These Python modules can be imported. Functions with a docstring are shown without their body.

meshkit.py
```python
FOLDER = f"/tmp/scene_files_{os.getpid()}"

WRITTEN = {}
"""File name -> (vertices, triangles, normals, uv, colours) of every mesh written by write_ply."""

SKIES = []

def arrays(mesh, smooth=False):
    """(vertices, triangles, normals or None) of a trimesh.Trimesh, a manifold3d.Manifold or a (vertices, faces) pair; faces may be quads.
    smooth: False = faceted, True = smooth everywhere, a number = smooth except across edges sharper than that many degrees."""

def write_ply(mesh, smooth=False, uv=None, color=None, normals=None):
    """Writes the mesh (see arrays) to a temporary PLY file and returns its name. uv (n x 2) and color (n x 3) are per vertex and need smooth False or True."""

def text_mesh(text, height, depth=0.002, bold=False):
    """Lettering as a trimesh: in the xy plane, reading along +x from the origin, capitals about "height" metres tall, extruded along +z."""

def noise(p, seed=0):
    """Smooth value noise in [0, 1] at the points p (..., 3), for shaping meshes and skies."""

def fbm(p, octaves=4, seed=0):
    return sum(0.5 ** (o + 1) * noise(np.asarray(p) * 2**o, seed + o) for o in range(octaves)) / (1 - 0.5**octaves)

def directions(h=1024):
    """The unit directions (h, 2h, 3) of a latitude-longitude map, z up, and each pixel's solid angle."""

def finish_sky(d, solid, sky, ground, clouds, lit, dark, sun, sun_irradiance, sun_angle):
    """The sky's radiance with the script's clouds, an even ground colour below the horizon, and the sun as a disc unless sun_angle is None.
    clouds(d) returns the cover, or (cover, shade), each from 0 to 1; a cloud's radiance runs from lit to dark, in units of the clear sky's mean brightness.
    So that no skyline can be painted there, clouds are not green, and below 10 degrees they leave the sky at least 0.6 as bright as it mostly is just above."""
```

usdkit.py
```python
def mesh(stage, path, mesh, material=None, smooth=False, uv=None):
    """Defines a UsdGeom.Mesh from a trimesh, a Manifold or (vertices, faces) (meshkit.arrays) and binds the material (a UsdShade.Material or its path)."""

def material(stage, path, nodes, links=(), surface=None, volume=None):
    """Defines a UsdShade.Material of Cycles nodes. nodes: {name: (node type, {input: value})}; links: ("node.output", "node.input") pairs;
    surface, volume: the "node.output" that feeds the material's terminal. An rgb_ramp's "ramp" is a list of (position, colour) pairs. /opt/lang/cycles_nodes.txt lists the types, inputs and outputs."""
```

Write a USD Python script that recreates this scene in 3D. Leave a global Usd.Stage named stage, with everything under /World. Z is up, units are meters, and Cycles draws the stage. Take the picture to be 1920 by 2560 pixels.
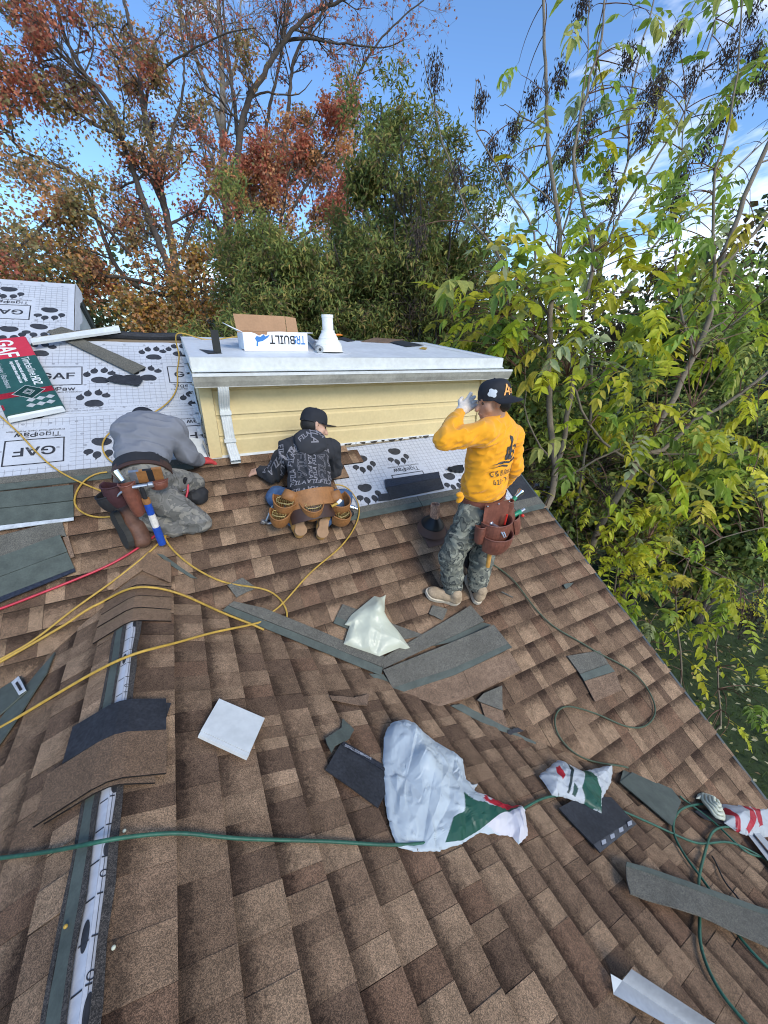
import math, random
import numpy as np, trimesh, usdkit, meshkit
import shapely, shapely.geometry as sg
from shapely import affinity
from scipy import ndimage
from pxr import Usd, UsdGeom, UsdLux, UsdShade, Gf, Sdf, Vt

# ------------------------------------------------------------------ stage, camera, sky, sun
stage = Usd.Stage.CreateInMemory()
UsdGeom.SetStageUpAxis(stage, UsdGeom.Tokens.z)
UsdGeom.SetStageMetersPerUnit(stage, 1.0)
world = UsdGeom.Xform.Define(stage, '/World')
stage.SetDefaultPrim(world.GetPrim())
rng = np.random.default_rng(7)
random.seed(7)

CZ = 5.6                                     # eye height above the garden
FOC, PITCH, YAW, ROLL = 930.0, 0.4342, 0.4891, 0.0267
EYE = np.array([0, 0, CZ])
_h = np.array([math.sin(YAW), math.cos(YAW), 0]); _r = np.array([math.cos(YAW), -math.sin(YAW), 0]); _u = np.array([0, 0, 1.0])
CF = _h * math.cos(PITCH) - _u * math.sin(PITCH)
_U = _h * math.sin(PITCH) + _u * math.cos(PITCH)
CR = _r * math.cos(ROLL) + _U * math.sin(ROLL)
CU = -_r * math.sin(ROLL) + _U * math.cos(ROLL)
cam = UsdGeom.Camera.Define(stage, '/World/camera')
cam.AddTransformOp().Set(Gf.Matrix4d(*CR, 0, *CU, 0, *(-CF), 0, *EYE, 1))
cam.CreateHorizontalApertureAttr(36.0)
cam.CreateVerticalApertureAttr(48.0)
cam.CreateFocalLengthAttr(36.0 * FOC / 1920)
cam.CreateClippingRangeAttr(Gf.Vec2f(0.05, 3000))
EXPOSURE = 1.05
cam.CreateExposureAttr(EXPOSURE)

SUN_AZ, SUN_EL = math.radians(172), math.radians(37)      # azimuth from +y towards +x
SUND = np.array([math.sin(SUN_AZ) * math.cos(SUN_EL), math.cos(SUN_AZ) * math.cos(SUN_EL), math.sin(SUN_EL)])
dome = UsdLux.DomeLight.Define(stage, '/World/sky')
dome.GetPrim().SetCustomDataByKey('kind', 'structure')
sky = usdkit.material(stage, '/World/Looks/sky', {
    'tc': ('texture_coordinate', {}),
    'sky': ('sky_texture', {'sky_type': 'single_scattering', 'sun_disc': False, 'sun_elevation': SUN_EL, 'sun_rotation': SUN_AZ, 'air_density': 1.0, 'ozone_density': 2.0}),
    'map': ('mapping', {'scale': (1.1, 1.1, 2.6), 'location': (0.35, 0.2, 0.1)}),
    'dir': ('separate_xyz', {}), 'bx': ('math', {'math_type': 'multiply_add', 'value2': 0.20, 'value3': -0.13}), 'bz': ('math', {'math_type': 'multiply_add', 'value2': -0.16, 'value3': 0.05}),
    's1': ('math', {'math_type': 'add'}), 's2': ('math', {'math_type': 'add'}),
    'n': ('noise_texture', {'scale': 1.6, 'detail': 7.0, 'roughness': 0.62, 'distortion': 0.4}),
    'r': ('rgb_ramp', {'ramp': [(0.0, (0, 0, 0)), (0.47, (0.0, 0.0, 0.0)), (0.62, (0.75,) * 3), (0.8, (1.0,) * 3), (1.0, (1,) * 3)]}),
    'tint': ('mix', {'mix_type': 'multiply', 'fac': 1.0, 'color2': (0.74, 0.95, 1.16)}),
    'm': ('mix', {'mix_type': 'mix', 'color2': (9.0, 9.3, 9.8)}),
    'bg': ('background_shader', {'strength': 0.11})},
    [('tc.generated', 'map.vector'), ('map.vector', 'n.vector'), ('tc.generated', 'dir.vector'), ('dir.x', 'bx.value1'), ('dir.z', 'bz.value1'), ('n.fac', 's1.value1'), ('bx.value', 's1.value2'), ('s1.value', 's2.value1'), ('bz.value', 's2.value2'), ('s2.value', 'r.fac'), ('r.color', 'm.fac'), ('sky.color', 'tint.color1'), ('tint.color', 'm.color1'), ('m.color', 'bg.color')], surface='bg.background')
UsdShade.MaterialBindingAPI.Apply(dome.GetPrim()).Bind(sky)
sun = UsdLux.DistantLight.Define(stage, '/World/sun')
sun.CreateIntensityAttr(0.31); sun.CreateAngleAttr(22.0); sun.CreateNormalizeAttr(True); sun.CreateColorAttr(Gf.Vec3f(1.0, 0.92, 0.80))
_z = SUND / np.linalg.norm(SUND); _x = np.cross([0, 0, 1], _z); _x /= np.linalg.norm(_x); _y = np.cross(_z, _x)
sun.AddTransformOp().Set(Gf.Matrix4d(*_x, 0, *_y, 0, *_z, 0, 0, 0, 30, 1))

# ------------------------------------------------------------------ naming and tagging
_used = {}
def _path(parent, name):
    k = (parent, name); n = _used.get(k, 0); _used[k] = n + 1
    return f'{parent}/{name}' + (f'_{n:03d}' if n else '')
class Thing:
    def __init__(s, path, o): s.path, s.o = path, np.asarray(o, float)
def tag(t, label=None, cat=None, group=None, kind=None):
    p = stage.GetPrimAtPath(t.path)
    for k, v in (('label', label), ('category', cat), ('group', group), ('kind', kind)):
        if v: p.SetCustomDataByKey(k, v)
    return t
def thing(name, label, cat, at=(0, 0, 0), group=None):
    p = _path('/World', name)
    x = UsdGeom.Xform.Define(stage, p); x.AddTranslateOp().Set(Gf.Vec3d(*map(float, at)))
    return tag(Thing(p, at), label, cat, group)
def part(parent, name, mesh, mat, smooth=False, tint=None, label=None, kind=None):
    """one Mesh prim; parent None = top level (vertices then stay in world space)"""
    if isinstance(mesh, list):
        mesh = trimesh.util.concatenate([m if isinstance(m, trimesh.Trimesh) else trimesh.Trimesh(*m, process=False) for m in mesh])
    v, f, nrm = meshkit.arrays(mesh, False)
    o = parent.o if parent else np.zeros(3)
    p = _path(parent.path if parent else '/World', name)
    m = usdkit.mesh(stage, p, trimesh.Trimesh(np.asarray(v, float) - o, f, process=False), MAT[mat], smooth=smooth if tint is None else (True if smooth else False))
    if tint is not None:
        t = np.asarray(tint, np.float32)
        if t.ndim == 1: t = np.tile(t, (len(v), 1))
        UsdGeom.PrimvarsAPI(m).CreatePrimvar('tint', Sdf.ValueTypeNames.Color3fArray, 'vertex').Set(Vt.Vec3fArray.FromNumpy(np.ascontiguousarray(t, dtype=np.float32)))
    t = Thing(p, o)
    return tag(t, label, None, None, kind) if (label or kind) else t
def single(name, mesh, mat, label, cat, smooth=False, tint=None, group=None):
    return tag(part(None, name, mesh, mat, smooth, tint), label, cat, group)

# ------------------------------------------------------------------ materials
MAT = {}
def mat(name, base=None, rough=0.7, noise=None, bump=None, tint=False, metallic=0.0, spec=0.4, translucent=0.0, coat=0.0, sheen=0.0, extra=None):
    """noise: (scale, amount[, detail]) varies the base colour in world space; bump: (scale, distance)"""
    nodes = {'p': ('principled_bsdf', {'roughness': rough, 'metallic': metallic, 'specular_ior_level': spec, 'coat_weight': coat, 'sheen_weight': sheen})}
    links = []; out = 'p.BSDF'
    nodes['g'] = ('geometry', {})
    col = None
    if tint: nodes['a'] = ('attribute', {'attribute': 'tint'}); col = 'a.color'
    if noise:
        noise = noise if isinstance(noise, list) else [noise]
        for i, nz in enumerate(noise):
            sc, am = nz[0], nz[1]
            nodes[f'n{i}'] = ('noise_texture', {'scale': sc, 'detail': float(nz[2]) if len(nz) > 2 else 3.0, 'roughness': 0.6})
            nodes[f'r{i}'] = ('rgb_ramp', {'ramp': [(0.25, (1 - am,) * 3), (0.75, (1 + am,) * 3)]})
            nodes[f'x{i}'] = ('mix', {'mix_type': 'multiply', 'fac': 1.0})
            if not col: nodes[f'x{i}'][1]['color1'] = base
            links += [('g.position', f'n{i}.vector'), (f'n{i}.fac', f'r{i}.fac'), (f'r{i}.color', f'x{i}.color2')]
            if col: links.append((col, f'x{i}.color1'))
            col = f'x{i}.color'
    if extra: col = extra(nodes, links, col, base)
    if col: links.append((col, 'p.base_color'))
    else: nodes['p'][1]['base_color'] = base
    if bump:
        nodes['bn'] = ('noise_texture', {'scale': bump[0], 'detail': 4.0})
        nodes['b'] = ('bump', {'strength': 1.0, 'distance': bump[1]})
        links += [('g.position', 'bn.vector'), ('bn.fac', 'b.height'), ('b.normal', 'p.normal')]
    if translucent:
        nodes['t'] = ('translucent_bsdf', {}); nodes['mx'] = ('mix_closure', {'fac': translucent})
        if col: links.append((col, 't.color'))
        else: nodes['t'][1]['color'] = base
        links += [('p.BSDF', 'mx.closure1'), ('t.BSDF', 'mx.closure2')]; out = 'mx.closure'
    MAT[name] = usdkit.material(stage, '/World/Looks/' + name, nodes, links, surface=out)

def granules(light, dark, sc=260):
    def f(nodes, links, col, base):
        nodes['gv'] = ('voronoi_texture', {'scale': sc, 'feature': 'f1'})
        nodes['gs'] = ('separate_color', {})
        nodes['gr'] = ('rgb_ramp', {'ramp': [(0.0, (dark,) * 3), (0.3, (dark * 1.25,) * 3), (0.55, (1.0, 0.97, 0.94)), (0.8, (light * 0.85, light * 0.8, light * 0.75)), (1.0, (light, light * 0.95, light * 0.9))]})
        nodes['gx'] = ('mix', {'mix_type': 'multiply', 'fac': 1.0})
        links += [('g.position', 'gv.vector'), ('gv.color', 'gs.color'), ('gs.r', 'gr.fac'), ('gr.color', 'gx.color2')]
        if col: links.append((col, 'gx.color1'))
        else: nodes['gx'][1]['color1'] = base
        return 'gx.color'
    return f
mat('headlap_dark', (0.055, 0.05, 0.046), rough=0.9, spec=0.2, noise=[(9, 0.2), (60, 0.3)], extra=granules(1.8, 0.5, 500), bump=(420, 0.0012))
mat('headlap', (0.122, 0.118, 0.100), rough=0.9, spec=0.2, noise=[(9, 0.15), (60, 0.18)], extra=granules(1.45, 0.55, 480), bump=(420, 0.0012))
mat('headlap_smooth', (0.074, 0.086, 0.070), rough=0.7, spec=0.4, noise=[(14, 0.25), (120, 0.15)], bump=(300, 0.0006))
mat('asphalt_back', (0.024, 0.025, 0.029), rough=0.75, spec=0.35, noise=[(12, 0.3), (90, 0.45)], bump=(250, 0.0008))
mat('seal_strip', (0.02, 0.022, 0.03), rough=0.35, spec=0.5, noise=[(70, 0.6)], bump=(120, 0.001))
mat('underlayment', (0.47, 0.48, 0.505), rough=0.6, spec=0.3, noise=[(4, 0.07), (40, 0.06)], bump=(13, 0.006))
mat('print_black', (0.034, 0.034, 0.037), rough=0.6, noise=[(40, 0.3), (9, .3)])
mat('print_grey', (0.2, 0.205, 0.23), rough=0.6)
mat('siding', (0.61, 0.485, 0.25), rough=0.5, spec=0.35, noise=[(1.7, 0.07), (9, 0.05), (45, 0.05)], bump=(70, 0.0006))
mat('white_trim', (0.59, 0.60, 0.575), rough=0.42, noise=[(5, 0.10), (28, 0.09)])
mat('white_membrane', (0.60, 0.61, 0.615), rough=0.45, noise=[(3, 0.10), (22, 0.08)], bump=(14, 0.004))
mat('gutter_paint', (0.57, 0.56, 0.51), rough=0.45, noise=[(5, 0.2), (24, 0.15)])
mat('gutter_stained', (0.34, 0.325, 0.275), rough=0.5, noise=[(7, 0.3), (60, 0.15)])
mat('dark_trim', (0.05, 0.06, 0.058), rough=0.5, noise=(20, 0.1))
mat('dark_recess', (0.03, 0.03, 0.03), rough=0.9)
mat('old_felt', (0.045, 0.038, 0.03), rough=0.95, noise=[(20, 0.5), (90, 0.5)], bump=(70, 0.004))
mat('old_wood', (0.26, 0.21, 0.14), rough=0.9, noise=[(14, 0.5), (80, 0.3)], bump=(60, 0.003))
mat('flashing', (0.5, 0.52, 0.53), rough=0.5, noise=[(12, 0.25), (60, 0.2)])
mat('brick_wall', (0.3, 0.2, 0.15), rough=0.9, noise=[(6, 0.15)])
mat('pvc', (0.76, 0.75, 0.7), rough=0.35, noise=[(10, 0.08), (50, 0.06)])
mat('rust_pipe', (0.40, 0.23, 0.15), rough=0.6, noise=[(25, 0.6), (90, 0.6)], bump=(50, 0.002))
mat('black_rubber', (0.015, 0.016, 0.017), rough=0.4, spec=0.3, noise=(20, 0.1))
mat('brown_metal', (0.115, 0.068, 0.052), rough=0.6, spec=0.2, noise=(15, 0.1))
mat('deck', (0.2, 0.15, 0.1), rough=0.9)

# ------------------------------------------------------------------ roof planes (x = along the main ridge, y = away from the eye)
RH, XR, S1, Y0, XK, K1, Z0R, S2 = 1.2513, -0.4248, 0.5873, 2.454, 2.8743, 0.1860, -0.9227, 0.4402
EXPO = 0.143
ZM = CZ - RH                                  # reference height on the main slope
ZR = CZ - 1.3269                              # height of the near ridge
YR = Y0 + (ZR - ZM) / S1                      # where the near ridge meets the main slope
_a1 = math.atan(S1); C1, N1 = math.cos(_a1), math.sin(_a1)
_a2 = math.atan(S2); C2, N2 = math.cos(_a2), math.sin(_a2)
def ray(u, v): return CF + CR * (u - 960) / FOC - CU * (v - 1280) / FOC
def hit(u, v, n, p0):
    r = ray(u, v); n = np.asarray(n, float)
    return EYE + r * (np.dot(n, np.asarray(p0) - EYE) / np.dot(n, r))
class Plane:
    """a roof plane with coordinates (a along the courses, d down the slope)"""
    def __init__(s, o, ea, ed): s.o, s.ea, s.ed = np.array(o, float), np.array(ea, float), np.array(ed, float); s.n = np.cross(s.ea, s.ed); s.n *= np.sign(s.n[2])
    def P(s, a, d, h=0.0): return s.o + np.multiply.outer(a, s.ea) + np.multiply.outer(d, s.ed) + np.multiply.outer(h, s.n)
    def at(s, u, v, h=0.0): return hit(u, v, s.n, s.o + s.n * h)
    def ad(s, u, v, h=0.0):
        p = s.at(u, v, h) - s.o; return np.array([p @ s.ea, p @ s.ed])
    def inv(s, p): p = np.asarray(p) - s.o; return p @ s.ea, p @ s.ed
    def lift(s, p, h=0.0):
        """(n,2) plane coordinates and heights -> points"""
        p = np.asarray(p, float); return s.P(p[:, 0], p[:, 1], np.broadcast_to(h, len(p)))
M = Plane((0, Y0 + Z0R * C1, ZM + Z0R * N1), (1, 0, 0), (0, -C1, -N1))
N = Plane((XR, 0, ZR), (0, 1, 0), (C2, 0, -N2))
L = Plane((XR, 0, ZR), (0, 1, 0), (-C2, 0, -N2))
def D(u, v, depth):
    """the point seen at (u, v) at a distance along the view axis"""
    return EYE + ray(u, v) * depth
def onY(u, v, y): return hit(u, v, (0, 1, 0), (0, y, 0))
def onX(u, v, x): return hit(u, v, (1, 0, 0), (x, 0, 0))
def onZ(u, v, z): return hit(u, v, (0, 0, 1), (0, 0, z))
def proj(P):
    P = np.atleast_2d(P) - EYE; z = P @ CF
    return np.stack([960 + FOC * (P @ CR) / z, 1280 - FOC * (P @ CU) / z], 1)

# ------------------------------------------------------------------ mesh helpers
def T(v, f): return trimesh.Trimesh(np.asarray(v, float), np.asarray(f, int), process=False)
def cat(ms): return trimesh.util.concatenate([m for m in ms if m is not None and len(m.faces)])
def box(c, s, R=None):
    b = trimesh.creation.box(s); v = np.array(b.vertices)
    if R is not None: v = v @ np.asarray(R).T
    return T(v + np.asarray(c), b.faces)
def basis(z, x=None):
    z = np.asarray(z, float); z = z / np.linalg.norm(z)
    x = np.asarray(x if x is not None else ([1, 0, 0] if abs(z[0]) < 0.9 else [0, 1, 0]), float)
    x = x - z * (x @ z); x /= np.linalg.norm(x)
    return np.stack([x, np.cross(z, x), z], 1)
def tube(pts, r, sides=8, caps=True):
    pts = np.asarray(pts, float); n = len(pts); r = np.broadcast_to(np.asarray(r, float), n)
    t = np.empty_like(pts); t[1:-1] = pts[2:] - pts[:-2]; t[0] = pts[1] - pts[0]; t[-1] = pts[-1] - pts[-2]
    t /= np.maximum(np.sqrt((t * t).sum(1)), 1e-9)[:, None]; V = []
    ang = np.arange(sides) / sides * 2 * math.pi
    if sides <= 5:                       # twigs: one fixed side vector is enough
        m = np.abs(t).max(0); ref = np.zeros(3); ref[int(np.argmin(m))] = 1.0
        X = ref - t * (t @ ref)[:, None]; X /= np.maximum(np.sqrt((X * X).sum(1)), 1e-9)[:, None]
        Yv = np.stack([t[:, 1] * X[:, 2] - t[:, 2] * X[:, 1], t[:, 2] * X[:, 0] - t[:, 0] * X[:, 2], t[:, 0] * X[:, 1] - t[:, 1] * X[:, 0]], 1)
        V = [(pts[:, None] + r[:, None, None] * (np.cos(ang)[None, :, None] * X[:, None] + np.sin(ang)[None, :, None] * Yv[:, None])).reshape(-1, 3)]
    x = basis(t[0])[:, 0]
    for i in range(n if sides > 5 else 0):
        x = x - t[i] * (x @ t[i]); x /= max(np.linalg.norm(x), 1e-9); y = np.cross(t[i], x)
        V.append(pts[i] + r[i] * (np.outer(np.cos(ang), x) + np.outer(np.sin(ang), y)))
    V = np.vstack(V); F = []
    k = np.arange(sides); k2 = (k + 1) % sides
    for i in range(n - 1):
        a = i * sides
        F.append(np.stack([a + k, a + k2, a + sides + k2], 1)); F.append(np.stack([a + k, a + sides + k2, a + sides + k], 1))
    if caps:
        V = np.vstack([V, pts[0], pts[-1]]); c0 = n * sides; e = (n - 1) * sides
        F.append(np.stack([np.full(sides, c0), k2, k], 1)); F.append(np.stack([np.full(sides, c0 + 1), e + k, e + k2], 1))
    return T(V, np.vstack(F))
def spline(pts, n=60):
    from scipy.interpolate import CubicSpline, PchipInterpolator
    pts = np.asarray(pts, float); d = np.r_[0, np.cumsum(np.linalg.norm(np.diff(pts, axis=0), axis=1) ** 0.7)]
    return CubicSpline(d, pts)(np.linspace(0, d[-1], n))
def lathe(profile, axis_p, axis_d, n=28):
    """profile: (radius, height) pairs along axis_d from axis_p"""
    B = basis(axis_d); pr = np.asarray(profile, float); a = np.arange(n) / n * 2 * math.pi
    V = np.asarray(axis_p) + (pr[:, 0, None, None] * (np.cos(a)[None, :, None] * B[:, 0] + np.sin(a)[None, :, None] * B[:, 1]) + pr[:, 1, None, None] * B[:, 2])
    V = V.reshape(-1, 3); F = []; k = np.arange(n); k2 = (k + 1) % n
    for i in range(len(pr) - 1):
        a0 = i * n; F += [np.stack([a0 + k, a0 + k2, a0 + n + k2], 1), np.stack([a0 + k, a0 + n + k2, a0 + n + k], 1)]
    return T(V, np.vstack(F))
def tri(poly):
    """shapely polygon -> (2-D vertices, triangles)"""
    vs, fs, n = [], [], 0
    for g in getattr(poly, 'geoms', [poly]):
        if g.geom_type != 'Polygon' or g.area < 1e-9: continue
        v, f = trimesh.creation.triangulate_polygon(g, engine='earcut'); vs.append(v); fs.append(f + n); n += len(v)
    return (np.vstack(vs), np.vstack(fs)) if vs else (np.zeros((0, 2)), np.zeros((0, 3), int))
def slab2(poly, place, top, th, sub=None):
    """a plate: polygon in plane coordinates, top(p) = height of its top face; place(p, h) -> 3-D"""
    v, f = tri(poly)
    if not len(v): return None
    if sub:
        v3, f = trimesh.remesh.subdivide_to_size(np.c_[v, np.zeros(len(v))], f, sub); v = v3[:, :2]
        m0 = trimesh.Trimesh(np.c_[v, np.zeros(len(v))], f, process=True); v, f = np.array(m0.vertices)[:, :2], np.array(m0.faces)
    a = v[f]; sgn = ((a[:, 1, 0] - a[:, 0, 0]) * (a[:, 2, 1] - a[:, 0, 1]) - (a[:, 1, 1] - a[:, 0, 1]) * (a[:, 2, 0] - a[:, 0, 0])) < 0
    f = np.where(sgn[:, None], f[:, ::-1], f)
    h = top(v) if callable(top) else np.full(len(v), top)
    n = len(v); e = np.vstack([f[:, [0, 1]], f[:, [1, 2]], f[:, [2, 0]]])
    b = e[~np.isin(e[:, 0] * n + e[:, 1], e[:, 1] * n + e[:, 0])] + 2 * n
    P1, P2 = place(v, h), place(v, h - th)
    m = T(np.vstack([P1, P2, P1, P2]), np.vstack([f, f[:, ::-1] + n, np.stack([b[:, 0], b[:, 0] + n, b[:, 1] + n], 1), np.stack([b[:, 0], b[:, 1] + n, b[:, 1]], 1)]))
    # outward winding
    c = np.cross(P1[f[0, 1]] - P1[f[0, 0]], P1[f[0, 2]] - P1[f[0, 0]])
    up = place(v[f[0, :1]], np.array([h[f[0, 0]] + 1.0]))[0] - P1[f[0, 0]]
    if c @ up < 0: m = T(m.vertices, m.faces[:, ::-1])
    return m
def text_on(text, height, o, ex, ey, bold=True, depth=0.0006, center=True, width=None, flip=None):
    m = meshkit.text_mesh(text, height, depth, bold); v = np.array(m.vertices)
    if width: v[:, 0] *= width / np.ptp(v[:, 0])
    if center: v[:, :2] -= (v[:, :2].min(0) + v[:, :2].max(0)) / 2
    ex, ey = np.asarray(ex, float), np.asarray(ey, float); n = np.cross(ex, ey)
    return T(np.asarray(o) + v @ np.stack([ex, ey, n / np.linalg.norm(n)]), m.faces)
# ------------------------------------------------------------------ the house
def shingle_mat():
    def f(nodes, links, col, base):
        c = granules(1.6, 0.5, 520)(nodes, links, col, base)
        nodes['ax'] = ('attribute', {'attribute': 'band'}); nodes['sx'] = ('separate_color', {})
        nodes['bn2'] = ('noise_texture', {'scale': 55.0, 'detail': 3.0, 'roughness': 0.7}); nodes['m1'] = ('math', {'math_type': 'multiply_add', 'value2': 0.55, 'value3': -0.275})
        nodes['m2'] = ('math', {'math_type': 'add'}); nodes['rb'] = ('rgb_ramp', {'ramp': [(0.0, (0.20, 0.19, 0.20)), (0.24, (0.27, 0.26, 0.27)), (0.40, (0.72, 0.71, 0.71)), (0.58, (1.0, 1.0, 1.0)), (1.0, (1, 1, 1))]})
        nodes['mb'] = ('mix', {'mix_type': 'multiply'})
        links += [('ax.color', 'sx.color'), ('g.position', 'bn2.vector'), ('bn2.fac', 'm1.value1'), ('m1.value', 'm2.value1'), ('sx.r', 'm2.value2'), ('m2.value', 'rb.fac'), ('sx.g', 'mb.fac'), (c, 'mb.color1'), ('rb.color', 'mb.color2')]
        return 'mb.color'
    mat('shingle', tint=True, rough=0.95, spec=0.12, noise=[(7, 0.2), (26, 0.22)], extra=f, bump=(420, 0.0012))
shingle_mat()
TONES = np.array([[0.272, 0.184, 0.117], [0.212, 0.141, 0.090], [0.172, 0.113, 0.073], [0.128, 0.083, 0.055], [0.168, 0.103, 0.066]])
house = thing('house', 'house with brown shingle roof being re-roofed, cream sided dormer and white flat roof', 'house')
YD = 3.106
RIDGE_D, RIDGE2_D, XU = -3.335, -4.245, -0.77        # the ridge of the main roof, the higher ridge of the left part, its right edge
EAVE_D = 2.62
XL = -5.5
VA = (S2 / S1) / C1
DR = (Y0 + Z0R * C1 - YR) / C1
def valley_d(x): return DR + VA * np.abs(np.asarray(x) - XR)
yend = -2.6
def valley_y(x): return YR - (S2 / S1) * abs(x - XR)
regM = sg.Polygon([(XL, RIDGE_D), (XK + .03, RIDGE_D), (XK + .03, float(valley_d(XK + .03))), (XR, DR), (XL, float(valley_d(XL)))]).intersection(sg.box(XL, RIDGE_D, 3, EAVE_D))
def regNL(side):
    xm = XK + .05 if side > 0 else XR - 3.4
    dm = abs(xm - XR) / C2
    return sg.Polygon([(yend, 0), (YR, 0), (valley_y(xm), dm), (yend, dm)])
regN, regL = regNL(1), regNL(-1)
def deck(pl, poly, name, mt='deck', th=0.02, top=-0.004):
    return part(house, name, slab2(poly, lambda p, h: pl.lift(p, h), top, th), mt)
main_roof = deck(M, regM, 'main_roof', top=-.014)
gable_roof = deck(N, regN, 'gable_roof')
gable_roof2 = deck(L, regL, 'gable_roof')
# upper part of the left wing and the back slopes
deck(M, sg.box(XL, RIDGE2_D, XU, RIDGE_D), 'upper_roof', top=-.014)
yr1, zr1 = M.P(0, RIDGE_D)[1:]; yr2, zr2 = M.P(0, RIDGE2_D)[1:]
BK1 = Plane((0, yr1, zr1), (1, 0, 0), (0, C1, -N1)); BK2 = Plane((0, yr2, zr2), (1, 0, 0), (0, C1, -N1))
deck(BK1, sg.box(XU, 0, XK + .03, 5.4), 'back_roof', 'headlap')
deck(BK2, sg.box(XL, 0, XU, 6.3), 'back_roof', 'headlap')
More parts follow.
